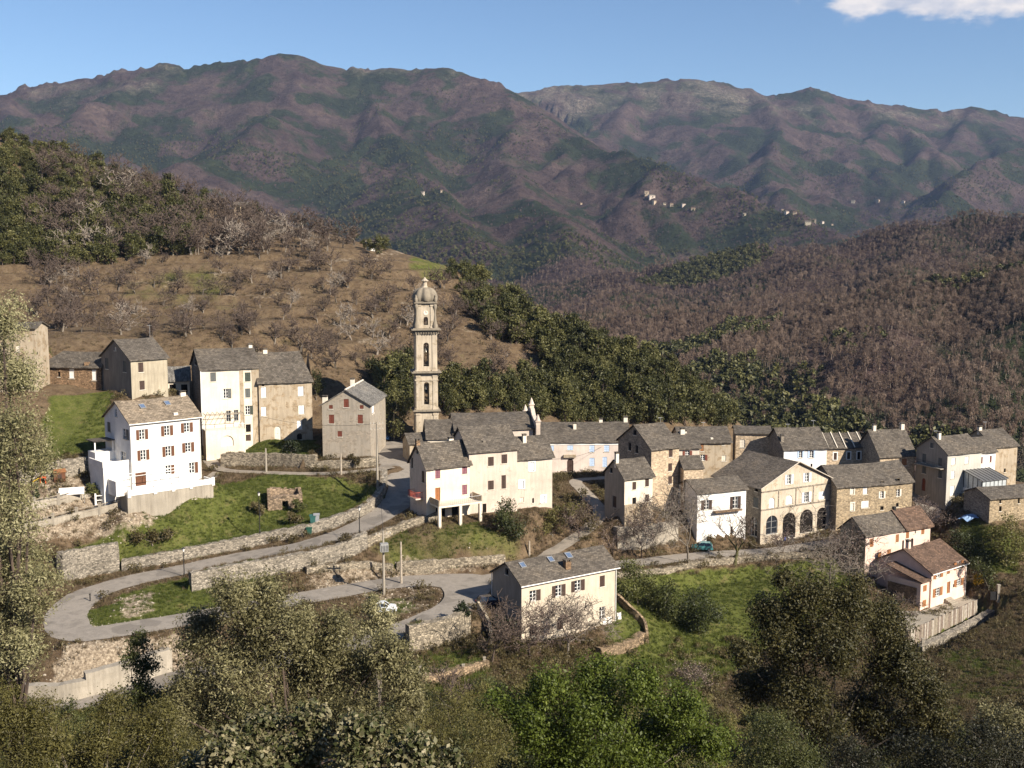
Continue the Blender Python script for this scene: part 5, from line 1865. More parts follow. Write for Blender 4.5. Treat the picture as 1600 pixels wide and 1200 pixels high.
for s in (0, 1):
    a = Vector((-.55 if s == 0 else fQ.W + .55, -.52, fQ.H - .6 * fQ.rise / (fQ.W / 2) + .12)); b = Vector((fQ.W / 2, -.52, fQ.H + fQ.rise + .16))
    mbr.tube(a, b, .09, n=5)
mbr.build('verge', lm_, rf)

# ------------------------------------------------------------------ I: white house beside the car
fI = FR['I']
r, rf = house('I', 'white two storey house with brown shutters and a narrow balcony by the street', W_WHITE, SLATE_M, [('front', 1104, 789, 8, 15, 'open', DKBROWN_P), ('front', 1149, 785, 8, 19, 'open', DKBROWN_P), ('front', 1143, 832, 4, 18, 'void', DARKV), ('front', 1108, 842, 7, 15, 'door', WHITE_P)], found=5)
u0, v0 = fI.hit('front', 1114, 799); u1 = fI.hit('front', 1156, 799)[0]
pbox(r, 'balcony_slab', u0, -.9, v0 - .15, u1, -.003, v0 + .05, W_BRICK)
railing(r, 'railing', [(u0 + .05, -.05, v0 + .05), (u0 + .05, -.85, v0 + .05), (u1 - .05, -.85, v0 + .05), (u1 - .05, -.05, v0 + .05)], .9, METAL_D, .2, .012)

# ------------------------------------------------------------------ R: long stone house
fR = FR['R']
r, rf = house('R', 'long rough stone house with a broad slab roof right of the arches', W_STONE, SLATE_M, [
    ('front', 1332, 767, 5, 11, 'blind', CREAM_P, False, CREAM_P), ('front', 1352, 766, 7, 13, 'blind', WHITE_P), ('front', 1378, 773, 5, 11, 'open', CREAM_P), ('front', 1403, 770, 5, 11, 'half', CREAM_P), ('front', 1332, 792, 5, 12, 'blind', CREAM_P, False, CREAM_P), ('front', 1352, 788, 12, 11, 'blind', WHITE_P), ('front', 1378, 794, 5, 6, 'void', DARKV), ('front', 1402, 789, 4, 6, 'void', DARKV), ('front', 1379, 755, 4, 6, 'void', DARKV), ('front', 1404, 751, 4, 7, 'void', DARKV)], sag=.3, sidem=W_STONEG)

# ------------------------------------------------------------------ S, T: the pink pair
fS = FR['S']
r, rf = house('S', 'long pink house half slab roofed and half brown tiled above the lower pink house', W_PINK, SLATE_M, [
    ('front', 1362, 848, 6, 13, 'shut', ORANGE_P), ('front', 1402, 841, 5, 12, 'shut', ORANGE_P), ('front', 1418, 835, 5, 12, 'shut', ORANGE_P), ('front', 1442, 828, 5, 13, 'shut', ORANGE_P), ('front', 1374, 869, 6, 11, 'shut', ORANGE_P), ('front', 1389, 864, 6, 11, 'shut', ORANGE_P), ('front', 1411, 851, 3, 14, 'void', DARKV, True), ('front', 1425, 848, 4, 14, 'void', DARKV, True), ('front', 1430, 830, 3, 7, 'bare', WHITE_P)], sidem=W_OLDG, found=5)
x0 = fS.hit('front', 1413, 820)[0]
sl = fS.rise / (fS.D / 2)
tm = MB()
for q in range(2):
    ys0, ys1 = (-.5, fS.D / 2) if q == 0 else (fS.D / 2, fS.D + .5)
    za, zb_ = (fS.H - .5 * sl, fS.H + fS.rise) if q == 0 else (fS.H + fS.rise, fS.H - .5 * sl)
    n = 8
    for k in range(n):
        a, b = k / n, (k + 1) / n
        y0, y1 = ys0 + (ys1 - ys0) * a, ys0 + (ys1 - ys0) * b
        z0, z1 = za + (zb_ - za) * a + .36, za + (zb_ - za) * b + .36
        tm.face([(x0, y0, z0), (fS.W + .45, y0, z0), (fS.W + .45, y1, z1), (x0, y1, z1)])
tm.face([(x0, -.5, fS.H - .5 * sl), (x0, -.5, fS.H - .5 * sl + .36), (x0, fS.D / 2, fS.H + fS.rise + .36), (x0, fS.D / 2, fS.H + fS.rise)])
tm.face([(x0, -.5, fS.H - .5 * sl + .05), (fS.W + .45, -.5, fS.H - .5 * sl + .05), (fS.W + .45, -.5, fS.H - .5 * sl + .36), (x0, -.5, fS.H - .5 * sl + .36)])
tm.build('tiled_roof', ROOF_BR, r)
chimney(rf, ridge_pt(fS, .62), .5, .5, .8, METAL_D, False)
fT = FR['T']
r, rf = house('T', 'pink house with a brown roof on the fenced terrace at the lower right', W_PINK, ROOF_BR, [
    ('front', 1466, 897, 7, 12, 'open', ORANGE_P), ('front', 1482, 891, 5, 11, 'shut', ORANGE_P), ('front', 1498, 883, 7, 11, 'open', ORANGE_P), ('front', 1465, 925, 7, 13, 'open', ORANGE_P), ('front', 1482, 918, 5, 18, 'door', ORANGE_P), ('front', 1498, 910, 7, 11, 'open', ORANGE_P), ('front', 1490, 915, 2, 5, 'void', DARKV)], gutter=WHITE_P, found=5)
chimney(rf, (1.2, fT.D * .5, fT.H + fT.rise - .2), .7, .6, 1.3, W_PINK)
pbox(r, 'side_wing_wall', -2.6, .3, -4, -.003, 6.5, 3.9, W_PINK)
wm = MB(); wm.obox((-2.9, -.1, 4.0), (2.88, 0, 0), (0, 6.8, 1.7), (0, 0, .16)); wm.build('side_wing_roof', ROOF_BR, r)
pbox(r, 'log_wall', -2.75, 1.0, -4, -2.602, 6.3, 3.0, W_BRICK)
pbox(r, 'side_window', -1.9, .25, 2.4, -.9, .3, 3.4, ORANGE_P); pbox(r, 'side_window', -1.9, .25, -.2, -.9, .3, .9, ORANGE_P)
for k in range(4):
    pbox(r, 'door_step', 4.1 + .0 * k, -.4 - .35 * k, -1.5, 5.9, -.06 - .35 * k, .12 - .17 * k, CONCRETE)


def to_local(f, p):
    q = p - f.O
    return (q.dot(f.t), q.dot(f.nin))


tp = [to_local(fT, FENCE_A), to_local(fT, FENCE_B), (fT.W + 1.0, -.02), (-2.8, -.02), (-6.0, 3.0)]
tw = MB()
tw.add([(x, y, -.62) for x, y in tp] + [(x, y, -5) for x, y in tp], [tuple(range(5))] + [(k, k + 5, (k + 1) % 5 + 5, (k + 1) % 5) for k in range(5)])
tw.build('terrace_slab', CONCRETE, r)

# ------------------------------------------------------------------ U, V: houses at the right edge
fU = FR['U']
r, rf = house('U', 'light grey house with a dark gable and balcony at the right edge', W_GREYL, SLATE_M, [
    ('front', 1490, 721, 6, 11, 'blind', WHITE_P), ('front', 1511, 719, 6, 11, 'blind', WHITE_P), ('front', 1489, 742, 6, 12, 'blind', WHITE_P), ('front', 1488, 767, 6, 16, 'blind', WHITE_P), ('left', 1444, 716, 6, 14, 'blind', GREY_P), ('left', 1469, 722, 6, 13, 'blind', GREY_P), ('left', 1444, 734, 6, 12, 'blind', GREY_P), ('left', 1469, 741, 6, 12, 'blind', GREY_P), ('left', 1443, 757, 6, 20, 'door', REDBR_P, True), ('left', 1456, 696, 5, 8, 'blind', GREY_P)], sidem=W_SHADEC, found=5)
chimney(rf, ridge_pt(fU, .12, -.6), .6, .5, 1.2, CREAM_P); antenna(rf, ridge_pt(fU, .1), 1.2)
v = fU.hit('left', 1452, 727)[1]
pbox(r, 'balcony_slab', -1.1, .6, v - .12, -.003, fU.D - .4, v + .04, CONCRETE)
railing(r, 'railing', [(-.05, .65, v + .04), (-1.05, .65, v + .04), (-1.05, fU.D - .45, v + .04), (-.05, fU.D - .45, v + .04)], .95, METAL_D, .2, .014)
u0 = fU.hit('front', 1501, 760)[0]; v1 = fU.hit('front', 1501, 752)[1]
cx0, cx1 = u0 + .6, u0 + 7.0
pbox(r, 'veranda_base', cx0, -4.5, -5, cx1, -.003, v1 - 1.2, W_WHITE)
cm = MB(); zc = v1 - 1.2
for x in np.linspace(cx0, cx1, 7):
    cm.box(x - .05, -4.5, zc, x + .05, -4.4, zc + 1.9)
for y in np.linspace(-4.5, -.1, 5):
    cm.box(cx0, y - .05, zc, cx0 + .1, y + .05, zc + 1.9 + (y + 4.5) * .28)
cm.box(cx0, -4.52, zc + 1.85, cx1, -4.38, zc + 1.98); cm.box(cx0, -4.52, zc, cx1, -4.38, zc + .1)
vf = cm.build('veranda_frame', METAL_D, r)
gm = MB()
gm.face([(cx0, -4.45, zc), (cx1, -4.45, zc), (cx1, -4.45, zc + 1.9), (cx0, -4.45, zc + 1.9)]); gm.face([(cx0 + .05, -4.45, zc), (cx0 + .05, 0, zc), (cx0 + .05, 0, zc + 3.1), (cx0 + .05, -4.45, zc + 1.9)])
gm.build('pane', plain('veranda_glass', (.42, .45, .46), .15, spec=.6), vf)
vr = MB(); vr.obox((cx0 - .2, -4.8, zc + 1.95), (cx1 - cx0 + .4, 0, 0), (0, 4.8, 1.3), (0, 0, .08))
for x in np.linspace(cx0 - .2, cx1 + .2, 8):
    vr.obox((x - .04, -4.8, zc + 2.03), (.08, 0, 0), (0, 4.8, 1.3), (0, 0, .10))
vr.build('veranda_roof', plain('grey_panel_roof', (.12, .12, .12), .4), r)
pbox(r, 'garage_door', cx0 + 1.0, -4.56, -1.2, cx0 + 3.4, -4.502, zc - .5, METAL_L)
house('U2', 'narrow white house squeezed between the grey house and the beige tower house', W_WHITE, SLATE_M, [('front', 1534, 719, 3, 10, 'shut', REDBR_P), ('front', 1548, 717, 3, 10, 'shut', REDBR_P)], found=6)
r, rf = house('U3', 'beige windowless end house at the far right of the village', W_OLDB, SLATE_M, [('front', 1570, 735, 3, 6, 'void', DARKV)], found=6)
antenna(rf, ridge_pt(FR['U3'], .3), 1.6); chimney(rf, ridge_pt(FR['U3'], .05), .7, .6, .6, CREAM_P)
r, rf = house('V', 'low stone outbuilding with slit windows cut by the right edge', W_STONE, SLATE_M, [('front', 1563, 783, 3, 7, 'void', DARKV), ('front', 1592, 782, 3, 9, 'void', DARKV), ('front', 1563, 795, 4, 8, 'void', DARKV)], sidem=W_STONEG, name='outbuilding', cat='outbuilding')

house('Z', 'old beige house half hidden by the olive at the left edge', W_OLDB, SLATE_M, [('front', 34, 596, 9, 18, 'void', DARKV, True), ('front', 28, 545, 6, 11, 'blind', CREAM_P)])

# ------------------------------------------------------------------ D: the house below the hairpin
fD = FR['D']
r, rf = house('D', 'long cream house with three skylights below the right hairpin', W_FRONT, SLATE_M, [
    ('front', 833, 931, 11, 17, 'half', DKBROWN_P), ('front', 873, 923, 10, 18, 'open', DKBROWN_P), ('front', 903, 915, 10, 17, 'open', DKBROWN_P), ('front', 941, 908, 8, 17, 'shut', DKBROWN_P), ('front', 833, 985, 11, 18, 'void', DARKV), ('front', 875, 975, 9, 17, 'shut', DKBROWN_P), ('front', 941, 958, 9, 20, 'bare', DKBROWN_P),
    ('left', 792, 893, 5, 10, 'void', DARKV)], gutter=WHITE_P, sidem=W_SHADEC, found=5)
skylight(rf, fD, 816, 884, .85, 1.0); skylight(rf, fD, 860, 875, .85, 1.0); skylight(rf, fD, 888, 869, .95, 1.1)
chimney(rf, fD.roofhit(886, 888), .9, .7, 1.0, W_BRICK)
gp = MB(); gp.tube((.1, fD.D + .4, fD.H - .2), (.1, fD.D + .4, -.5), .07, n=6); gp.build('downpipe', WHITE_P, r)

# ------------------------------------------------------------------ street furniture, cars, garden things


def at_ground(px, py):
    p = hit(px, py)
    return Vector((p.x, p.y, ground_z(p.x, p.y)))


def mpp(p):
    """metres per pixel at a point"""
    return (p.y * _c - p.z * _s) / FPX


def utility_pole(px, py, top, label, transformer=False, lean=0.0, mat=None, arms=1):
    p = at_ground(px, py); h = (py - top) * mpp(p)
    root = ob('utility_pole', None, loc=p, rotz=.3, label=label, cat='pole', group='utility poles')
    mb = MB(); mb.tube((0, 0, -1), (lean, 0, h), .21, .13, n=8); mb.build('shaft', mat or TIMBER, root)
    for k in range(arms):
        cb = MB(); z = h - .5 - .9 * k
        cb.box(-1.1 + lean, -.07, z, 1.1 + lean, .07, z + .14)
        c = cb.build('crossarm', TIMBER, root)
        im = MB()
        for x in (-1.0, -.5, .5, 1.0):
            im.tube((x + lean, 0, z + .14), (x + lean, 0, z + .36), .06, n=6)
        i_ = im.build('insulators', plain('porcelain', (.5, .48, .42)) if 'porcelain' not in bpy.data.materials else bpy.data.materials['porcelain'], c)
        i_['kind'] = 'stuff'
    if transformer:
        tb = MB(); z = h * .70
        tb.box(-.55, -.95, z, .55, -.16, z + 1.2)
        for k in range(6):
            tb.box(-.62 + .22 * k, -1.08, z + .15, -.56 + .22 * k, -.953, z + 1.0)
        tb.build('transformer', METAL_L, root)
    return root


P1 = utility_pole(600, 929, 828, 'tall concrete utility pole carrying a transformer inside the right hairpin', True, mat=CONC_W)
P2 = utility_pole(627, 912, 845, 'thin wooden pole beside the transformer pole', arms=0)
P3 = utility_pole(590, 762, 657, 'tall pale utility pole at the corner of the grey gabled house', mat=CONC_W, arms=2)
P4 = utility_pole(533, 742, 708, 'short pole in front of the wall below the stone pair', arms=0)
P5 = utility_pole(416, 738, 700, 'pale post standing in the rubble wall below the stone pair', arms=0, mat=CONC_W)
P6 = utility_pole(827, 868, 842, 'short pale post on the slope above the long cream house', arms=0)


def wire(a, b, sag, name, label):
    mb = MB()
    n = 16
    pts = [a.lerp(b, k / n) - Vector((0, 0, sag * 4 * (k / n) * (1 - k / n))) for k in range(n + 1)]
    for p, q in zip(pts[:-1], pts[1:]):
        mb.tube(p, q, .028, n=3, caps=False)
    return mb.build(name, METAL_D, label=label, cat='cable', group='overhead cables')


def pole_top(o, px, py, top):
    p = o.location
    return Vector((p.x, p.y, p.z + (py - top) * mpp(p) - .3))


wire(pole_top(P3, 590, 762, 657), FR['C1'].w(FR['C1'].W, -.1, 4.5), 1.0, 'overhead_cable', 'thin cable from the corner pole to the stone pair')
wire(pole_top(P3, 590, 762, 657), pole_top(P1, 600, 929, 828), 1.2, 'overhead_cable', 'thin cable from the corner pole down to the transformer pole')
wire(FR['F3'].w(FR['F3'].W, 0, 8), FR['L'].w(13, -.1, 5.5), .6, 'overhead_cable', 'thin cable across the front of the long pink house')

GREEN_M = plain('green_enamel', (.03, .09, .06), .4)


def lamp_post(px, py, top, label):
    p = at_ground(px, py); h = (py - top) * mpp(p)
    root = ob('street_lamp', None, loc=p, label=label, cat='street lamp', group='street lamps along the road')
    mb = MB(); mb.lathe([(.14, -.4), (.14, .5), (.08, .6), (.055, h - .5), (.09, h - .48)], 8); mb.build('post', METAL_D, root)
    lm = MB(); lm.lathe([(.10, h - .48), (.20, h - .1), (.20, h - .05)], 8); lm.build('lantern', WHITE_P, root)
    cm = MB(); cm.lathe([(.26, h - .05), (.16, h + .1), (.04, h + .2)], 8); cm.build('lamp_cap', METAL_D, root)


lamp_post(288, 901, 856, 'slim street lamp on the lower edge of the upper road')
lamp_post(562, 836, 795, 'slim street lamp where the upper road bends to the village')
lamp_post(406, 836, 770, 'taller thin lamp post in the meadow behind the road wall')


def car(px, py, yaw, paint, label, L=3.7, W_=1.6, H=1.4):
    p = at_ground(px, py) + Vector((0, 0, .06))
    root = ob('parked_car', None, loc=p, rotz=yaw, label=label, cat='car', group='parked cars')
    pm = plain('car_paint_' + label.split()[1], paint, .25, .2, .03, .6)
    k = L / 3.7
    side = [(-1.85, .30), (-1.85, .62), (-1.78, .86), (-1.62, .92), (-.62, .97), (.85, .93), (1.70, .80), (1.84, .62), (1.85, .30)]
    side = [(x * k, z) for x, z in side]

    def ext(poly, w, m, name, par, top=None, y0=None):
        mb = MB()
        n = len(poly)
        a = [(x, -w, z) for x, z in poly]; b = [(x, w, z) for x, z in poly]
        mb.add(a + b, [tuple(range(n)), tuple(range(2 * n - 1, n - 1, -1))] + [(i, (i + 1) % n, n + (i + 1) % n, n + i)[::-1] for i in range(n)])
        return mb.build(name, m, par)
    body = ext(side, W_ / 2, pm, 'body', root)
    cab = MB()
    lo = [(-1.68 * k, .90), (.92 * k, .90)]; hi = [(-1.35 * k, H), (.25 * k, H)]
    wv, wt = W_ / 2 - .04, W_ / 2 - .20
    v = [(lo[0][0], -wv, lo[0][1]), (lo[1][0], -wv, lo[1][1]), (lo[1][0], wv, lo[1][1]), (lo[0][0], wv, lo[0][1]),
         (hi[0][0], -wt, hi[0][1]), (hi[1][0], -wt, hi[1][1]), (hi[1][0], wt, hi[1][1]), (hi[0][0], wt, hi[0][1])]
    cab.add(v, [(0, 1, 5, 4), (1, 2, 6, 5), (2, 3, 7, 6), (3, 0, 4, 7)])
    cab.build('window_glass', GLASS, root)
    rm = MB()
    rm.add([(q[0], q[1], q[2]) for q in v[4:]] + [(q[0] * .96, q[1] * .9, q[2] + .05) for q in v[4:]], [(0, 1, 5, 4), (1, 2, 6, 5), (2, 3, 7, 6), (3, 0, 4, 7), (4, 5, 6, 7)])
    rf_ = rm.build('roof', pm, root)
    for i, j in ((0, 4), (1, 5), (2, 6), (3, 7)):
        q = MB(); q.tube(v[i], v[j], .045, n=4); q.build('roof_pillar', pm, root)
    for s in (-1, 1):
        q = MB(); q.tube((-.35 * k, s * wv, .9), (-.40 * k, s * wt, H), .04, n=4); q.build('roof_pillar', pm, root)
        for x in (-1.15 * k, 1.18 * k):
            wm = MB(); wm.tube((x, s * (W_ / 2 - .16), .29), (x, s * (W_ / 2 + .02), .29), .29, n=14); w_ = wm.build('wheel', plain('tyre', (.02, .02, .02), .8) if 'tyre' not in bpy.data.materials else bpy.data.materials['tyre'], root)
            hm = MB(); hm.tube((x, s * (W_ / 2 + .02), .29), (x, s * (W_ / 2 + .035), .29), .16, n=10); hm.build('rim', METAL_L, w_)
        hm = MB(); hm.box(1.78 * k, s * .55 - .17, .58, 1.865 * k, s * .55 + .17, .74); hm.build('headlight', WHITE_P, root)
        tm = MB(); tm.box(-1.865 * k, s * .6 - .12, .6, -1.80 * k, s * .6 + .12, .8); tm.build('tail_light', plain('red_lens', (.4, .02, .02), .3) if 'red_lens' not in bpy.data.materials else bpy.data.materials['red_lens'], root)
    for x in (-1.0, 1.0):
        bm_ = MB(); bm_.box(x * 1.80 * k - .08, -W_ / 2 + .02, .32, x * 1.80 * k + .10 * x, W_ / 2 - .02, .5); bm_.build('bumper', METAL_D, root)
    return root


car(1097, 860, D2R(172), (.08, .26, .27), 'small turquoise hatchback parked before the white house')
car(1408, 908, D2R(-50), (.75, .75, .75), 'small white hatchback in the yard of the lower pink house')
car(765, 946, D2R(20), (.02, .025, .05), 'dark blue car parked in the shade beside the long cream house')
car(598, 690, D2R(70), (.04, .10, .22), 'blue car parked by the trees above the grey gabled house')
car(598, 957, D2R(10), (.70, .74, .78), 'pale car half hidden behind the olive at the hairpin')


def bin_(px, py, mat, label):
    p = at_ground(px, py)
    root = ob('wheeled_bin', None, loc=p, rotz=.2, label=label, cat='bin', group='refuse bins by the road')
    b = MB()
    v = [(-.36, -.3, .12), (.36, -.3, .12), (.36, .3, .12), (-.36, .3, .12), (-.45, -.38, 1.15), (.45, -.38, 1.15), (.45, .38, 1.15), (-.45, .38, 1.15)]
    b.add(v, [(3, 2, 1, 0), (4, 5, 6, 7), (0, 1, 5, 4), (1, 2, 6, 5), (2, 3, 7, 6), (3, 0, 4, 7)]); b.build('body', mat, root)
    l_ = MB(); l_.obox((-.5, -.43, 1.152), (1.0, 0, 0), (0, .86, .12), (0, 0, .08)); l_.build('lid', mat, root)
    for s in (-1, 1):
        w_ = MB(); w_.tube((s * .32, .3, .12), (s * .4, .3, .12), .12, n=10); w_.build('wheel', METAL_D, root)


bin_(483, 827, plain('dark_green_plastic', (.02, .07, .05), .5), 'dark green bin, left of three behind the road wall')
bin_(489, 830, plain('teal_plastic', (.03, .10, .09), .5), 'teal bin, middle of three behind the road wall')
bin_(495, 827, plain('grey_plastic', (.25, .26, .27), .5), 'grey lidded bin, right of three behind the road wall')


def rail_fence(pix, label, post_h=1.3, mat=CONC_W, rails=2, pw=.34, every=None):
    pts = [at_ground(*p) for p in pix]
    root = ob('garden_fence', None, loc=pts[0], label=label, cat='fence', group='garden fences')
    L = [p - pts[0] for p in pts]
    for p in L:
        mb = MB(); mb.box(p.x - pw / 2, p.y - pw / 2, p.z - .6, p.x + pw / 2, p.y + pw / 2, p.z + post_h); mb.box(p.x - pw * .62, p.y - pw * .62, p.z + post_h, p.x + pw * .62, p.y + pw * .62, p.z + post_h + .1)
        mb.build('post', mat, root)
    for a, b in zip(L[:-1], L[1:]):
        for k in range(rails):
            z = post_h * (.45 + .4 * k)
            mb = MB(); mb.tube(a + Vector((0, 0, z)), b + Vector((0, 0, z)), .07, n=5); mb.build('rail', WOOD_W, root)


rail_fence([(17, 800), (54, 796), (92, 788), (130, 779), (148, 772)], 'fence of pale posts and rails, upper row left of the white house', 1.7)
rail_fence([(46, 826), (83, 819), (120, 811), (156, 802), (190, 792)], 'fence of pale posts and rails, lower row left of the white house', 1.7)
rail_fence([(656, 1066), (692, 1060), (724, 1052), (757, 1044)], 'rail fence on pale posts below the right hairpin', 1.3, pw=.3, rails=1)


def thing_at(name, px, py, label, cat, rot=0.0, group=None):
    p = at_ground(px, py)
    return ob(name, None, loc=p, rotz=rot, label=label, cat=cat, group=group)


t = thing_at('marker_post', 141, 940, 'short dark post at the left hairpin', 'post')
mb = MB(); mb.tube((0, 0, -.3), (0, 0, 1.0), .09, n=8); mb.build('shaft', METAL_D, t)
mb = MB(); mb.tube((0, 0, 1.0), (0, 0, 1.15), .13, n=8); mb.build('cap', METAL_D, t)
# garden left of the white house
t = thing_at('playhouse', 93, 752, 'dark brown wooden playhouse against the garden wall', 'playhouse', .5)
mb = MB(); mb.box(-.85, -.6, 0, .85, .6, 1.5); mb.build('wall', BROWN_P, t)
mb = MB(); mb.obox((-1.0, -.75, 1.5), (2.0, 0, 0), (0, 1.5, .3), (0, 0, .08)); mb.build('roof', ORANGE_P, t)
mb = MB(); mb.box(-.3, -.64, .1, .3, -.602, 1.2); mb.build('door', DKBROWN_P, t)
t = thing_at('garden_slide', 62, 756, 'yellow and red plastic slide in the garden', 'slide', .3)
YEL, RED = plain('yellow_plastic', (.62, .40, .03), .4), plain('red_plastic', (.55, .10, .03), .4)
mb = MB(); mb.obox((-1.4, -.3, .1), (1.5, 0, .9), (0, .6, 0), (-.05, 0, .08)); mb.build('chute', YEL, t)
mb = MB(); mb.box(.1, -.35, 0, .2, -.25, 1.6); mb.box(.1, .25, 0, .2, .35, 1.6); mb.box(.1, -.25, .9, .2, .25, 1.0); mb.build('ladder', RED, t)
mb = MB(); mb.box(.25, -.4, .95, .95, .4, 1.1); mb.box(.85, -.4, 0, .95, .4, .95); mb.build('platform', RED, t)
t = thing_at('awning', 112, 780, 'white cloth awning stretched above the garden', 'awning', .15)
mb = MB(); mb.obox((-1.9, -.2, 1.1), (3.8, 0, .15), (0, .5, 1.0), (0, 0, .03)); mb.build('cloth', WHITE_P, t)
for x in (-1.85, 1.85):
    mb = MB(); mb.tube((x, .2, -.3), (x, .2, 2.1), .04, n=5); mb.build('pole', METAL_L, t)
t = thing_at('garden_shelf', 160, 788, 'white open garden shelf with pots beside the terrace', 'shelf', .5)
for z in (.1, .8, 1.5):
    mb = MB(); mb.box(-1.0, -.25, z, 1.0, .25, z + .06); mb.build('shelf_board', WHITE_P, t)
for x in (-1.0, 1.0):
    mb = MB(); mb.box(x - .12, -.27, -.3, x + .12, .27, 1.9); mb.build('upright', WHITE_P, t)
for k in range(6):
    mb = MB(); mb.lathe([(.08, .86), (.12, 1.06)], 8, (-.75 + .3 * k, 0)); mb.build('pot', GREY_P, t)
t = thing_at('water_tank', 158, 594, 'dark blue barrel beside the beige house', 'barrel')
mb = MB(); mb.lathe([(.45, 0), (.5, .5), (.45, 1.3), (.42, 1.32)], 12); mb.build('body', plain('blue_plastic', (.03, .06, .14), .4), t)
mb = MB(); mb.lathe([(.40, 1.32), (.40, 1.40), (.1, 1.42)], 12); mb.build('lid', METAL_D, t)

# roofless stone hut on the meadow
S_RUIN = stone('ruin_stone', (.27, .205, .145), scale=2.2, bs=.9)
t = thing_at('ruined_hut', 440, 797, 'roofless brown stone hut on the meadow below the rubble wall', 'ruin', D2R(14))
rr = random.Random(3)


def rough_wall(a, b, h0, h1, th, door=None):
    mb = MB()
    a, b = Vector(a), Vector(b)
    u = (b - a); Ln = u.length; u.normalize(); n = Vector((-u.y, u.x, 0))
    N = int(Ln / .45)
    for i in range(N):
        s0, s1 = Ln * i / N, Ln * (i + 1) / N
        if door and door[0] < (s0 + s1) / 2 < door[1]:
            hb = door[2]
        else:
            hb = -1.5
        h = h0 + (h1 - h0) * i / N + rr.uniform(-.18, .18)
        mb.obox(a + u * s0 + Vector((0, 0, hb)), u * (s1 - s0), n * (th + rr.uniform(0, .05)), Vector((0, 0, h - hb)))
    return mb.build('wall', S_RUIN, t)


rough_wall((-2.2, 0, 0), (3.4, 0, 0), 1.9, 2.5, .5, (2.4, 3.1, 1.5)); rough_wall((-2.2, 4.4, 0), (-2.2, .5, 0), 2.9, 2.1, .5); rough_wall((3.4, .5, 0), (3.4, 4.4, 0), 2.4, 2.8, .5); rough_wall((-1.7, 3.9, 0), (2.9, 3.9, 0), 2.9, 2.6, .5)
mb = MB(); mb.box(-1.7, .52, 1.7, 2.9, 3.88, 1.8); mb.build('fallen_floor', S_RUIN, t)

# plank fence and end post of the lower pink terrace
pa, pb = FENCE_A.copy(), FENCE_B.copy()
fd_ = (pb - pa).normalized()
pa += Vector((fd_.y, -fd_.x, 0)) * .06
root = ob('plank_fence', None, loc=pa, rotz=math.atan2(fd_.y, fd_.x), label='weathered grey plank fence under the terrace of the lower pink house', cat='fence', group='garden fences')
Ln = (pb - pa).length
NP = 54
rr = random.Random(8)
pmats = [WOOD_W, plain('grey_plank', (.36, .32, .27), .8, var=.3), plain('dark_plank', (.19, .15, .12), .8, var=.3)]
for k in range(NP):
    mb = MB(); x = Ln * k / NP
    mb.box(x, -.05 - rr.uniform(0, .03), -2.6 + rr.uniform(-.1, .1), x + Ln / NP * .86, 0, .25 + rr.uniform(-.1, .1)); mb.build('plank', pmats[rr.randrange(3)], root)
for z in (-2.0, -.2):
    mb = MB(); mb.box(0, .001, z, Ln, .08, z + .14); mb.build('rail', WOOD_W, root)
t = thing_at('gate_post', 1558, 962, 'pale square post at the right end of the stone path', 'post')
mb = MB(); mb.box(-.2, -.2, -.5, .2, .2, 2.4); mb.box(-.26, -.26, 2.4, .26, .26, 2.55); mb.build('shaft', CONC_W, t)
mb = MB(); mb.box(-1.3, -.05, -.1, -.2, .05, 1.3); mb.build('gate', METAL_D, t)
t = thing_at('corner_post', 1441, 1020, 'pale square post at the left end of the stone path', 'post')
mb = MB(); mb.box(-.16, -.16, -.5, .16, .16, 2.2); mb.box(-.2, -.2, 2.2, .2, .2, 2.3); mb.build('shaft', CONC_W, t)

# garden of the front house
for k, (px, py, lab) in enumerate([(945, 976, 'white board leaning by the right corner of the cream house, left of three'), (953, 974, 'white board leaning by the right corner of the cream house, middle of three'), (968, 968, 'white board standing alone on the lawn right of the cream house')]):
    t = thing_at('white_board', px, py, lab, 'board', .4, 'white boards by the cream house')
    mb = MB(); mb.obox((-.3, 0, .0), (.6, 0, 0), (0, .05, 0), (0, .15, .95)); mb.build('panel', WHITE_P, t)
    mb = MB(); mb.tube((0, .5, 0), (0, .15, .8), .03, n=4); mb.build('strut', WOOD_W, t)
line = catmull([at_ground(962, 940), at_ground(985, 962), at_ground(1003, 980), at_ground(1008, 1004)], .7)
wall_mesh(line, 1.2, .5, 77).build('stone_wall', S_BROWN, kind='thing', label='mossy tumbledown wall right of the long cream house', cat='wall', group='walls that hold the terraces')
line = catmull([at_ground(745, 960), at_ground(760, 985), at_ground(764, 1005)], .7)
wall_mesh(line, 1.6, .5, 78).build('stone_wall', S_WALL, kind='thing', label='short yard wall left of the long cream house', cat='wall', group='walls that hold the terraces')
t = thing_at('green_tarp', 1517, 812, 'pale blue tarpaulin over a pile at the right of the stone house', 'tarpaulin', .4)
rr = random.Random(5)
mb = MB()
N = 9
vv = [(-2 + 4 * i / N, -1.2 + 2.4 * j / N, max(0, 1.1 - .2 * (abs(i - N / 2) ** 1.5) * .35 - .2 * abs(j - N / 2) * .6) + rr.uniform(-.1, .1)) for i in range(N + 1) for j in range(N + 1)]
mb.add(vv, [(i * (N + 1) + j, (i + 1) * (N + 1) + j, (i + 1) * (N + 1) + j + 1, i * (N + 1) + j + 1) for i in range(N) for j in range(N)])
mb.build('sheet', plain('blue_tarp', (.22, .33, .50), .5), t)
t.name = 'tarpaulin'
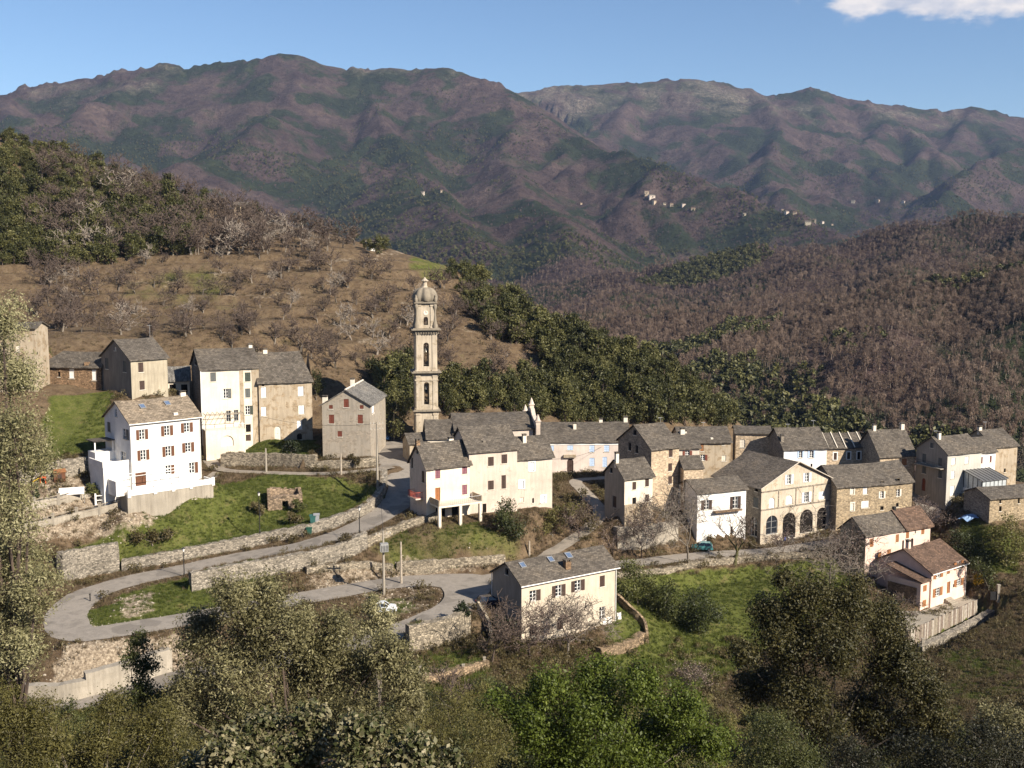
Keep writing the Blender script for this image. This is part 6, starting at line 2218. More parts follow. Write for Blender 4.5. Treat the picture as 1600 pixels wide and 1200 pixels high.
# parked motorbikes / tables in front of the arches: blue and white parasols folded
for k, px in enumerate((1226, 1232, 1238)):
    t = thing_at('motorbike', px, 848 - k, ['motorbike before the second arch, leftmost of three', 'motorbike before the second arch, middle of three', 'motorbike before the second arch, rightmost of three'][k], 'motorbike', D2R(60 + 15 * k), 'motorbikes before the arches')
    for x in (-.65, .65):
        mb = MB(); mb.tube((x, -.06, .3), (x, .06, .3), .3, n=14); mb.build('wheel', bpy.data.materials['tyre'], t)
    mb = MB(); mb.obox((-.35, -.13, .45), (.8, 0, .12), (0, .26, 0), (0, 0, .28)); mb.build('tank', [plain('bike_blue', (.03, .06, .25), .3), plain('bike_white', (.6, .6, .62), .3), plain('bike_black', (.03, .03, .04), .3)][k], t)
    mb = MB(); mb.obox((-.8, -.12, .68), (.6, 0, -.05), (0, .24, 0), (0, 0, .12)); mb.build('saddle', METAL_D, t)
    mb = MB(); mb.tube((.65, 0, .3), (.42, 0, 1.0), .05, n=6); mb.tube((.42, -.35, 1.02), (.42, .35, 1.02), .03, n=5); mb.build('fork', METAL_L, t)
# far hamlets on the spur across the valley


def far_house(px, py, d, w, h, yaw, label, wm, rm, near=False):
    hp, okk = hit_many([px], [py], dmin=max(1900, d * .75), dmax=d * 1.5, n=400, fn=far_height)
    p = Vector(hp[0]) if okk[0] else PD(px, py, d)
    if near:
        p = PD(px, py, d); z = ground_z(p.x, p.y)
    else:
        z = float(far_height(np.array([p.x]), np.array([p.y]))[0])
    root = ob('far_house', None, loc=(p.x, p.y, z), rotz=yaw, label=label, cat='house', group=None if near else 'far hamlets across the valley')
    mb = MB(); dp = w * .7
    x0, x1 = -w / 2, w / 2
    for o, u, nin, wid, gab in (((x0, -dp / 2, 0), (1, 0, 0), (0, 1, 0), w, 0), ((x0, dp / 2, 0), (0, -1, 0), (1, 0, 0), dp, 1), ((x1, -dp / 2, 0), (0, 1, 0), (-1, 0, 0), dp, 1), ((x1, dp / 2, 0), (-1, 0, 0), (0, -1, 0), w, 0)):
        facade(mb, o, u, nin, [(0, -8), (wid, -8), (wid, h)] + ([(wid / 2, h + dp * .28)] if gab else []) + [(0, h)], [])
    mb.build('wall', wm, root)
    rmb = MB()
    e = .5
    rmb.add([(x0 - e, -dp / 2 - e, h - e * .5), (x1 + e, -dp / 2 - e, h - e * .5), (x1 + e, 0, h + dp * .28 + .1), (x0 - e, 0, h + dp * .28 + .1), (x1 + e, dp / 2 + e, h - e * .5), (x0 - e, dp / 2 + e, h - e * .5)], [(0, 1, 2, 3), (3, 2, 4, 5)])
    rmb.build('roof', rm, root)
    wn_ = MB()
    for k in range(3):
        wn_.box(x0 + w * (.15 + .3 * k), -dp / 2 - .03, h * .45, x0 + w * (.15 + .3 * k) + 1.2, -dp / 2 - .01, h * .45 + 1.8)
    wn_.build('windows', DARKV, root)['kind'] = 'stuff'


FH = [(1010, 304, 3100, 16, 12), (1018, 309, 3080, 22, 9), (1022, 317, 3060, 14, 8), (1038, 320, 3040, 10, 7), (1049, 322, 3000, 12, 9), (1068, 323, 2980, 14, 10), (1083, 328, 2950, 14, 8), (1163, 337, 2850, 12, 8), (1222, 330, 2800, 14, 8), (1229, 334, 2780, 14, 8), (1242, 334, 2760, 12, 7),
      (1262, 350, 2650, 20, 8), (1272, 346, 2640, 16, 9), (1285, 349, 2620, 14, 9), (1300, 352, 2600, 10, 6), (1333, 316, 4000, 20, 9), (1372, 315, 4000, 24, 9), (1412, 317, 4000, 22, 10), (908, 319, 3200, 8, 6), (378, 303, 372, 5.0, 3.4), (690, 300, 3000, 10, 7), (660, 303, 3000, 14, 8)]
rr = random.Random(11)
for k, (px, py, d, w, h) in enumerate(FH):
    if d < 1000:
        continue
    grp = 'the middle hamlet on the spur' if px < 1100 else 'the right hamlet on the spur' if px < 1310 else 'the hamlet below the dark right hill'
    far_house(px, py, d, w * .72, h * .7, rr.uniform(-.5, .9), 'tiny pale far house of ' + grp if 1000 < px else 'lone tiny pale house on the far middle slope', [W_OLDB, W_PINKW, W_STONEP, W_OLDG][k % 4], [ROOF_BR, SLATE_M][k % 2])

far_house(378, 318, 374, 5.0, 4.6, .2, 'small pale stone hut among the bare trees on the hill crest', W_STONEP, SLATE_M, True)
far_house(579, 372, 352, 2.6, 2.6, .1, 'tiny white hut beside the evergreens at the end of the hill crest', W_WHITE, SLATE_M, True)

# ------------------------------------------------------------------ vegetation builders


def unit(n, rng):
    v = rng.normal(size=(n, 3))
    return v / np.linalg.norm(v, axis=1, keepdims=True)


def leaves(P, N, size, aspect, rng, var=None, bend=.0):
    """a diamond leaf at each point P with normal N; size per leaf"""
    n = len(P)
    t = unit(n, rng)
    t = t - (t * N).sum(1, keepdims=True) * N
    t /= np.linalg.norm(t, axis=1, keepdims=True) + 1e-9
    b = np.cross(N, t)
    s = (np.asarray(size) * rng.uniform(.45, 1.0, n) * rng.uniform(.8, 1.7, n))[:, None]
    v = np.stack([P - t * s, P - b * s * aspect, P + t * s, P + b * s * aspect], 1).reshape(-1, 3)
    f = np.arange(4 * n).reshape(n, 4)
    va = rng.uniform(0, 1, n) if var is None else var
    return v, f, np.repeat(va, 4)


def lobe_leaves(lobes, total, size, aspect, rng, hollow=.45, upb=.25, flat=1.0):
    """leaves through a set of ellipsoid lobes (cx, cy, cz, r): denser towards the skin, gathered in sprigs"""
    L = np.array(lobes, float)
    a = L[:, 3] ** 2
    cnt = np.maximum(30, (total * a / a.sum()).astype(int))
    Ps, Ns, Vs = [], [], []
    for (cx, cy, cz, r), n in zip(L, cnt):
        ns = 9 if n > 250 else 5                       # tufts that make up the lobe
        td = unit(ns, rng); td[:, 2] = td[:, 2] * .9 + .12
        tc = np.array([cx, cy, cz]) + td * r * rng.uniform(.36, .68, ns)[:, None] * np.array([1, 1, flat])
        tr = r * rng.uniform(.38, .56, ns)
        tv = rng.uniform(0, 1, ns)
        pick_ = rng.integers(0, ns, n)
        core = rng.uniform(0, 1, n) < .36              # a thinner filling between the tufts
        k = max(8, n // 14)
        d = unit(k, rng)
        cv = rng.uniform(0, 1, k)
        idx = rng.integers(0, k, n)
        rad = rng.uniform(hollow, 1.08, k)[idx]
        p = tc[pick_] + d[idx] * (tr[pick_] * rad)[:, None]
        p = np.where(core[:, None], np.array([cx, cy, cz]) + d[idx] * (r * rng.uniform(.3, 1.0, n))[:, None], p)
        p = p + rng.normal(size=(n, 3)) * (r * .035 + size * .45)
        nn = d[idx] * .8 + rng.normal(size=(n, 3)) * .7 + np.array([0, 0, upb])
        nn /= np.linalg.norm(nn, axis=1, keepdims=True)
        Ps.append(p); Ns.append(nn); Vs.append(np.clip(tv[pick_] * .3 + cv[idx] * .35 + rng.uniform(0, .35, n), 0, 1))
    P, N, V = np.concatenate(Ps), np.concatenate(Ns), np.concatenate(Vs)
    return leaves(P, N, size, aspect, rng, V)


def tubes_np(segs, k=4):
    """segs: list of (p0, p1, r0, r1) -> verts, quads"""
    A = np.array([s[0] for s in segs], float); B = np.array([s[1] for s in segs], float)
    r0 = np.array([s[2] for s in segs])[:, None]; r1 = np.array([s[3] for s in segs])[:, None]
    d = B - A
    d /= np.linalg.norm(d, axis=1, keepdims=True) + 1e-9
    ref = np.where(np.abs(d[:, 2:3]) < .9, np.array([[0, 0, 1.]]), np.array([[1., 0, 0]]))
    u = np.cross(d, ref); u /= np.linalg.norm(u, axis=1, keepdims=True) + 1e-9
    w = np.cross(d, u)
    n = len(segs)
    V = np.empty((n, 2 * k, 3))
    for i in range(k):
        c, s = math.cos(2 * math.pi * i / k), math.sin(2 * math.pi * i / k)
        V[:, i] = A + (u * c + w * s) * r0
        V[:, k + i] = B + (u * c + w * s) * r1
    base = (np.arange(n) * 2 * k)[:, None, None]
    q = np.array([[i, (i + 1) % k, k + (i + 1) % k, k + i] for i in range(k)])[None]
    return V.reshape(-1, 3), (base + q).reshape(-1, 4)


def bare_segs(H, spread, rng, levels=4, kids=(4, 4, 3, 3), trunk=.26, r=.22, up=.35, wiggle=.25, lean=(0, 0)):
    """limbs of a leafless tree as tapering segments; returns segments and twig tips"""
    segs, tips = [], []

    def grow(p, d, ln, rad, lv):
        n = 3 if lv < 2 else 2
        for i in range(n):
            dd = d + rng.normal(size=3) * wiggle * (.5 if lv == 0 else 1) * .5
            dd /= np.linalg.norm(dd)
            q = p + dd * ln / n
            r2 = rad * (1 - .35 / n)
            segs.append((p, q, rad, r2))
            p, d, rad = q, dd, r2
            if lv >= 1 and lv < levels and i < n - 1 and rng.random() < .6:
                side = d + rng.normal(size=3) * .8; side /= np.linalg.norm(side)
                grow(p, side, ln * .5, rad * .5, lv + 1)
        if lv >= levels:
            tips.append(p); return
        for _ in range(kids[min(lv, len(kids) - 1)]):
            out = rng.normal(size=3); out[2] *= .4
            out /= np.linalg.norm(out)
            nd = d * .55 + out * spread + np.array([0, 0, up])
            nd /= np.linalg.norm(nd)
            grow(p, nd, ln * rng.uniform(.55, .85) if lv else H * rng.uniform(.26, .36), rad * rng.uniform(.5, .68), lv + 1)
    grow(np.zeros(3) - np.array([0, 0, .4]), np.array([lean[0], lean[1], 1.]), H * trunk + .4, r, 0)
    return segs, np.array(tips)


def fit_height(segs, H):
    top = max(s[1][2] for s in segs)
    k = H / top
    return [(s[0] * k, s[1] * k, s[2], s[3]) for s in segs], k


def bark(name, c1, c2):
    t = NT(name)
    n = t.noise(t.coords((3, 3, .8)), 2.0, 5.0)
    return t.finish(t.ramp(n, [(.3, c1), (.7, c2)]), .9, bump=n, bs=.4, bd=.03)


BARK_G = bark('grey_bark', (.10, .085, .068), (.23, .195, .155))
BARK_B = bark('brown_twigs', (.052, .038, .031), (.125, .092, .072))
BARK_D = bark('dark_bark', (.02, .016, .012), (.05, .04, .03))
BARK_P = bark('pale_dead_wood', (.15, .125, .10), (.29, .245, .20))
BARK_M = bark('mossy_bark', (.045, .048, .018), (.13, .115, .05))
OLIVE = leafmat('olive_leaves', (.060, .055, .022), (.235, .215, .105), (.52, .475, .285), .24)
OLIVED = leafmat('deep_olive_leaves', (.042, .040, .016), (.165, .155, .070), (.40, .37, .21), .22)
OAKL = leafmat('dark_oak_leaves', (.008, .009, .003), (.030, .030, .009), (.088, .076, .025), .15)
FRESH = leafmat('fresh_green_leaves', (.018, .028, .005), (.070, .096, .012), (.155, .185, .032), .28)
YELG = leafmat('yellow_green_leaves', (.048, .044, .013), (.13, .118, .036), (.24, .215, .08), .25)
DKGR = leafmat('dark_green_leaves', (.007, .011, .004), (.022, .030, .009), (.060, .068, .020), .15)
MIDGR = leafmat('mid_green_leaves', (.018, .024, .007), (.062, .070, .020), (.14, .142, .045), .2)
EVERG = leafmat('holm_oak_leaves', (.013, .016, .005), (.064, .066, .020), (.18, .165, .058), .15, scale=.35)
BRAMB = leafmat('bramble_leaves', (.014, .019, .007), (.055, .062, .020), (.36, .31, .19), .2, scale=3.0)
DARKSH = leafmat('shade_darkened_leaves', (.005, .006, .003), (.018, .019, .008), (.045, .040, .020), .12)  # leaves darkened: the shade of the bottom right corner is in their colour
SCRUB = leafmat('dry_scrub', (.035, .026, .010), (.088, .070, .028), (.15, .125, .058), .15, scale=.8)
BUDS = leafmat('buds_and_blossom', (.13, .085, .07), (.26, .19, .16), (.46, .38, .34), .2)
CYPR = leafmat('cypress_green', (.008, .014, .006), (.025, .040, .012), (.06, .075, .025), .1)
GORSE = leafmat('gorse_flowers', (.16, .10, .01), (.48, .30, .02), (.70, .48, .05), .2)


def px_lobes(lobes, d, rng, spread=.5):
    out = []
    for cx, cy, r in lobes:
        rp = r * d / FPX
        p = PD(cx, cy, d + rng.uniform(-spread, spread) * rp * 1.6)
        out.append((p.x, p.y, p.z, rp))
    return out


def lobed_plant(name, label, cat, lobes_px, d, total, size, leaf, seed, aspect=.45, base=None, barkm=None, r=.18, group=None, hollow=.4, branches=True, buds=None, clutter=0, stem_r=.35):
    """a tree or shrub whose crown fills the given lobes: trunk, limbs to each lobe, leaves"""
    rng = np.random.default_rng(seed)
    L = px_lobes(lobes_px, d, rng)
    A = np.array(L)
    if base is None:
        bx, by = A[:, 0].mean(), A[:, 1].mean()
    else:
        q = at_ground(*base); bx, by = q.x, q.y
    bz = ground_z(bx, by)
    root = ob(name, None, loc=(bx, by, bz), label=label, cat=cat, group=group)
    A[:, 0] -= bx; A[:, 1] -= by; A[:, 2] -= bz
    v, f, va = lobe_leaves(A, total, size, aspect, rng, hollow)
    ob('crown', np_mesh('crown', v, f, leaf, {'var': va}), root)
    if branches:
        segs = []
        fork = np.array([0, 0, max(.4, A[:, 2].min() * .45)])
        n = 4
        p = np.array([0, 0, -.5]); rad = r * 1.25
        for i in range(n):
            q = p + (fork - np.array([0, 0, -.5])) / n + rng.normal(size=3) * np.array([.08, .08, 0])
            segs.append((p, q, rad, rad * .93)); p = q; rad *= .93
        hub = p
        for cx, cy, cz, rr_ in A:
            p = hub; rd = rad * .55
            tgt = np.array([cx, cy, cz])
            for i in range(4):
                q = hub + (tgt - hub) * (i + 1) / 4 + rng.normal(size=3) * rr_ * .10
                segs.append((p, q, rd, rd * .72)); p = q; rd *= .72
            for _ in range(9):
                t2 = tgt + unit(1, rng)[0] * rr_ * rng.uniform(.6, .98)
                m_ = p + (t2 - p) * .5 + rng.normal(size=3) * rr_ * .1
                segs.append((p, m_, rd * .6, rd * .4)); segs.append((m_, t2, rd * .4, rd * .12))
        v, f = tubes_np(segs, 5)
        ob('trunk', np_mesh('trunk', v, f, barkm or BARK_G), root)
    return root


# ------------------------------------------------------------------ foreground plants
lobed_plant('olive_tree', 'big pale olive tree cut by the left edge', 'tree', [(-30, 560, 62), (8, 500, 48), (25, 590, 52), (-40, 470, 40), (20, 680, 66), (52, 720, 48), (-30, 740, 70), (15, 800, 66), (25, 880, 68), (60, 920, 50), (-40, 860, 70), (10, 960, 60), (-50, 960, 60), (35, 1020, 46), (-15, 1045, 56)], 34, 88000, .052, OLIVED, 101, .34, r=.20, hollow=.25, barkm=BARK_B)
lobed_plant('olive_tree', 'large rounded olive tree in the middle foreground below the road', 'tree', [(365, 935, 48), (425, 925, 42), (315, 990, 52), (440, 985, 66), (520, 990, 52), (375, 1050, 74), (480, 1065, 74), (300, 1065, 44), (560, 1035, 54), (605, 1020, 42), (628, 1065, 44), (560, 1110, 58), (640, 1110, 36), (420, 1125, 60), (330, 1115, 52), (500, 1140, 56), (600, 1150, 46), (270, 1120, 40), (400, 985, 50), (500, 1030, 50)], 56, 130000, .094, OLIVE, 102, .34, r=.22, hollow=.25, barkm=BARK_B)
lobed_plant('olive_tree', 'slim olive sapling rising beside the right hairpin', 'tree', [(582, 945, 24), (600, 970, 28), (572, 985, 24), (596, 998, 26)], 78, 6500, .10, OLIVE, 103, .4, r=.14)
lobed_plant('olive_tree', 'small dark olive against the pale concrete wall', 'tree', [(215, 1003, 24), (228, 1035, 28), (205, 1030, 20), (218, 1080, 36), (250, 1100, 36), (180, 1110, 34)], 60, 11000, .085, MIDGR, 104, .4, r=.13, barkm=BARK_B)
lobed_plant('green_shrub', 'broad fresh green shrub at the bottom centre', 'shrub', [(860, 1075, 48), (930, 1060, 50), (1000, 1075, 50), (1060, 1110, 52), (840, 1130, 70), (930, 1140, 78), (1030, 1160, 74), (1110, 1160, 46), (780, 1110, 44), (890, 1190, 70), (990, 1195, 70)], 60, 80000, .088, FRESH, 105, .55, r=.16, hollow=.3)
lobed_plant('olive_shrub', 'yellowish twiggy shrub left of the green shrub', 'shrub', [(700, 1110, 46), (755, 1150, 54), (690, 1170, 54), (645, 1150, 40), (745, 1190, 50)], 46, 28000, .045, YELG, 106, .4, r=.10, hollow=.2)
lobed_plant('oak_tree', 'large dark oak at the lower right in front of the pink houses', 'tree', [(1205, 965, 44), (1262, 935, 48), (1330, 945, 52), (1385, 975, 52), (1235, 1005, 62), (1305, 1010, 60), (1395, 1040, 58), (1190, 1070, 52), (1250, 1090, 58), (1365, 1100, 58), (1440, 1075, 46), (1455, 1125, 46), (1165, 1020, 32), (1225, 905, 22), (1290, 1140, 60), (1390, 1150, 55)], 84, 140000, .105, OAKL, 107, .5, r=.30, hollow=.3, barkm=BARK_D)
lobed_plant('shaded_shrub', 'dark shrub mass along the bottom right corner', 'shrub', [(1330, 1195, 62), (1430, 1190, 60), (1530, 1175, 56), (1590, 1190, 56), (1480, 1210, 60)], 44, 34000, .050, DARKSH, 108, .45, r=.12, hollow=.3)
lobed_plant('olive_shrub', 'dull green shrub below the dark oak', 'shrub', [(1210, 1150, 48), (1250, 1185, 56), (1190, 1200, 56)], 50, 22000, .055, MIDGR, 109, .4, r=.12)
lobed_plant('pale_shrub', 'pale silvery shrub near the lower right edge', 'shrub', [(1548, 1120, 28), (1582, 1125, 32), (1605, 1140, 32), (1565, 1145, 28)], 72, 6000, .10, OLIVE, 110, .4, r=.10)
lobed_plant('scrub_bush', 'tangled olive brown scrub in the bottom left corner', 'shrub', [(10, 1135, 50), (80, 1150, 50), (150, 1160, 50), (215, 1150, 46), (270, 1165, 46), (40, 1195, 60), (130, 1205, 60), (230, 1205, 60), (320, 1195, 50), (60, 1105, 36), (170, 1110, 40), (250, 1120, 40), (0, 1090, 36)], 33, 70000, .040, YELG, 111, .4, r=.07, hollow=.2)
lobed_plant('bramble', 'bramble thicket with pale leaves nearest the camera', 'shrub', [(345, 1175, 42), (415, 1140, 42), (485, 1130, 42), (560, 1150, 46), (640, 1175, 42), (700, 1195, 36), (470, 1190, 56), (560, 1200, 56), (390, 1200, 50), (300, 1205, 40), (640, 1215, 50)], 15, 17000, .042, BRAMB, 112, .58, r=.03, hollow=.2)

# ------------------------------------------------------------------ bushes in the village
BUSH = [
    ('dark round bush on the meadow below the street', [(1088, 940, 30), (1072, 957, 26), (1108, 958, 28), (1092, 970, 26)], (1090, 985), DKGR, 5200),
    ('green bush beside the right end of the long cream house', [(985, 892, 24), (1008, 905, 26), (982, 918, 26), (1010, 930, 26)], (995, 945), MIDGR, 5200),
    ('loose bush between the cream house garden and the dark round bush', [(1040, 925, 24), (1050, 950, 26), (1030, 945, 22)], (1042, 970), MIDGR, 3400),
    ('round dark bush against the pinkish house fronts', [(792, 795, 20), (800, 815, 22), (782, 812, 18), (810, 830, 16)], (798, 840), DKGR, 3800),
    ('dry green thicket on the bank above the lane', [(850, 825, 18), (870, 808, 20), (890, 795, 16), (838, 842, 16)], (862, 838), YELG, 3400),
    ('brown shrubs on the bank below the lane steps', [(905, 800, 18), (925, 815, 18), (890, 778, 12), (910, 770, 10)], (912, 830), SCRUB, 2800),
    ('bush in front of the beige stone house', [(455, 697, 12), (463, 702, 11), (447, 702, 10)], (456, 712), DKGR, 1500),
    ('twiggy bush before the grey gabled house', [(530, 690, 11), (524, 702, 11), (537, 704, 11)], (530, 714), MIDGR, 1500),
    ('pale green tree crown at the right edge below the outbuilding', [(1575, 822, 24), (1558, 845, 26), (1592, 845, 28), (1575, 868, 26)], (1575, 885), YELG, 5000),
    ('dark bush right of the pink pair', [(1500, 838, 20), (1518, 855, 22), (1495, 860, 18), (1535, 872, 18)], (1512, 882), DKGR, 3600),
    ('green shrubs behind the lower pink house', [(1540, 895, 18), (1555, 915, 18), (1525, 880, 14)], (1545, 925), MIDGR, 2600),
    ('small yellow gorse right of the lower pink house', [(1527, 903, 7), (1523, 909, 6), (1531, 909, 6)], (1527, 916), GORSE, 700),
    ('dark ivy hedge at the left corner of the long cream house', [(778, 972, 16), (790, 985, 16), (775, 990, 14), (800, 975, 12)], (786, 1002), DKGR, 2600),
    ('small dark bush by the edge of the turning area', [(722, 948, 11), (715, 956, 9), (728, 956, 9)], (722, 966), DKGR, 1000),
    ('clipped bush in the garden beside the white house', [(142, 762, 9), (150, 768, 9), (136, 768, 7)], (143, 777), MIDGR, 900),
    ('evergreen clump behind the grey gabled house', [(600, 630, 22), (618, 618, 22), (604, 652, 22), (625, 645, 20), (636, 630, 18), (622, 668, 18)], (615, 690), EVERG, 5600),
    ('dark conifer between the old wall and the barn', [(72, 555, 16), (66, 570, 16), (78, 575, 14)], (72, 592), YELG, 2200),
    ('evergreen bush behind the beige stone house', [(492, 590, 14), (498, 604, 14)], (495, 625), EVERG, 1600),
    ('scrubby bush beside the roofless hut', [(400, 790, 9), (408, 796, 9)], (404, 806), SCRUB, 900),
    ('green bush growing over the roofless hut', [(463, 786, 8), (470, 792, 8)], (467, 802), MIDGR, 900),
    ('dry bush on the lane wall before the grey gabled house', [(548, 716, 9), (558, 720, 8)], (552, 730), SCRUB, 900),
    ('low thorn bush on the hairpin bank', [(455, 808, 10), (465, 812, 9)], (460, 820), SCRUB, 800),
    ('brown bramble patch on the meadow', [(215, 840, 14), (240, 838, 14), (262, 836, 12)], (238, 852), SCRUB, 1800),
]
for k, (lab, lob, base, lm_, n) in enumerate(BUSH):
    q = at_ground(*base)
    lobed_plant('bush', lab, 'bush', lob, q.y, n, .16, lm_, 200 + k, .5, base=base, r=.09, group='bushes in the village', branches=True)
for k, (px, py, h) in enumerate([(58, 778, 2.2)]):
    t = thing_at('cypress', px, py, 'small clipped cypress in the garden left of the awning', 'tree')
    rng = np.random.default_rng(300 + k)
    lob = [(0, 0, h * (.2 + .2 * i), .42 * (1 - .17 * i)) for i in range(5)]
    v, f_, va = lobe_leaves(lob, 900, .10, .4, rng)
    ob('crown', np_mesh('crown', v, f_, CYPR, {'var': va}), t)
    mb = MB(); mb.tube((0, 0, -.2), (0, 0, h * .6), .06, .03, n=5); mb.build('trunk', BARK_B, t)

# ------------------------------------------------------------------ leafless trees among the houses
BARE = [
    ('bare blossoming tree in front of the pale retaining wall', (1003, 872), 770, 1.05, 5, BARK_B, .14, True),
    ('tall bare tree left of the white house by the street', (1075, 884), 745, .85, 5, BARK_G, .20, True),
    ('stout mossy tree with a few twigs right of the turquoise car', (1148, 882), 795, .6, 4, BARK_M, .34, False),
    ('bare blossoming tree on the meadow before the arches', (1297, 912), 792, 1.0, 5, BARK_G, .18, True),
    ('bare tree before the left half of the long cream house', (828, 1030), 925, 1.0, 5, BARK_B, .17, True),
    ('forked bare tree before the middle of the long cream house', (885, 1028), 922, 1.1, 5, BARK_G, .20, True),
    ('leaning bare tree at the left corner of the long cream house', (768, 1035), 925, .7, 5, BARK_B, .16, False),
    ('small bare tree behind the roof of the long cream house', (958, 868), 822, .9, 4, BARK_B, .12, True),
    ('bare shrub tree left of the arches', (1222, 866), 826, 1.0, 4, BARK_B, .08, True),
    ('bare tree on the meadow in front of the pink houses', (1340, 905), 815, .9, 5, BARK_B, .14, True),
    ('bare tree behind the long pink house', (1470, 838), 778, .9, 5, BARK_B, .13, True),
    ('thin bare tree on the bank below the lane', (905, 842), 775, .9, 4, BARK_B, .10, True),
    ('small bare tree on the terrace of the lower pink house', (1416, 985), 925, .8, 4, BARK_B, .12, False),
    ('slender bare tree right of the green shrub', (1075, 1090), 1030, 1.2, 4, BARK_B, .07, True),
    ('thin bare sapling below the hairpin wall', (700, 1120), 1040, .5, 4, BARK_B, .06, False),
]
for k, (lab, base, top, spread, lv, bm_, rad, buds) in enumerate(BARE):
    p = at_ground(*base); H = (base[1] - top) * mpp(p) * 1.02
    rng = np.random.default_rng(400 + k)
    root = ob('bare_tree', None, loc=p, rotz=k * 1.1, label=lab, cat='tree', group='leafless trees among the houses')
    segs, tips = bare_segs(H, spread, rng, lv, (4, 4, 3, 3, 2), .22, rad, .30, .45)
    segs, kf = fit_height(segs, H)
    segs = [(a, b, max(r0, .030), max(r1, .024)) for a, b, r0, r1 in segs]
    cut = max(rad * .30, .0305); big = [s for s in segs if s[2] > cut]; small = [s for s in segs if s[2] <= cut]
    v, f = tubes_np(big, 6); ob('trunk', np_mesh('trunk', v, f, bm_, smooth=True), root)
    v, f = tubes_np(small, 3); ob('twigs', np_mesh('twigs', v, f, BARK_B if bm_ is BARK_M else bm_), root)
    if buds:
        T_ = tips * kf
        T_ = np.repeat(T_, 5, 0) + rng.normal(size=(len(T_) * 5, 3)) * .22
        v, f, va = leaves(T_, unit(len(T_), rng), .06, .7, rng); ob('buds', np_mesh('buds', v, f, BUDS, {'var': va}), root)

# ------------------------------------------------------------------ woods on the hill: individuals
EV_MESH, BT_MESH, PAL_MESH = [], [], []
for k in range(5):
    rng = np.random.default_rng(500 + k)
    lob = []
    for i in range(13):
        d_ = unit(1, rng)[0]; d_[2] = abs(d_[2]) * 1.1 - .15
        lob.append((d_[0] * 1.7, d_[1] * 1.7, 2.9 + d_[2] * (1.6 + .5 * k), rng.uniform(.9, 1.6)))
    lob += [(0, 0, 2.6, 1.9), (.8, .6, 1.2, 1.2), (-.8, -.5, 1.2, 1.2)]
    v, f, va = lobe_leaves(lob, 1700, .23, .55, rng, .6)
    segs = [(np.array([0, 0, -1.]), np.array([0, 0, 2.2]), .25, .16)] + [(np.array([0, 0, 2.0]), np.array(l_[:3]), .12, .05) for l_ in lob[:6]]
    v2, f2 = tubes_np(segs, 4)
    EV_MESH.append(np_mesh('evergreen_tree', np.r_[v, v2], np.r_[f, f2 + len(v)], [EVERG, BARK_B], {'var': np.r_[va, np.zeros(len(v2))]}, matidx=np.r_[np.zeros(len(f), int), np.ones(len(f2), int)]))
for k in range(6):
    rng = np.random.default_rng(520 + k)
    segs, tips = bare_segs(7, .85, rng, 4, (5, 3, 3, 2), .20 if k < 4 else .3, .30 if k < 4 else .22, .35, .5)
    segs, kf = fit_height(segs, 7.0)
    segs = [(a, b, max(r0, .060), max(r1, .045)) for a, b, r0, r1 in segs]
    v, f = tubes_np(segs, 3)
    thick = np.repeat([1 if s[2] < .12 else 0 for s in segs], 3)
    BT_MESH.append(np_mesh('bare_chestnut_tree', v, f, [BARK_G, BARK_B], matidx=thick))
    if k < 3:
        me = BT_MESH[-1].copy(); me.materials.clear(); me.materials.append(BARK_P); me.materials.append(BARK_G); PAL_MESH.append(me)


def poly_points(poly, step, rng, jit=.5):
    P = np.array(poly, float)
    gx, gy = np.meshgrid(np.arange(P[:, 0].min(), P[:, 0].max(), step), np.arange(P[:, 1].min(), P[:, 1].max(), step * .8))
    gx = gx.ravel() + rng.uniform(-jit, jit, gx.size) * step; gy = gy.ravel() + rng.uniform(-jit, jit, gy.size) * step * .8
    s = in_poly(gx, gy, poly)
    return gx[s], gy[s]


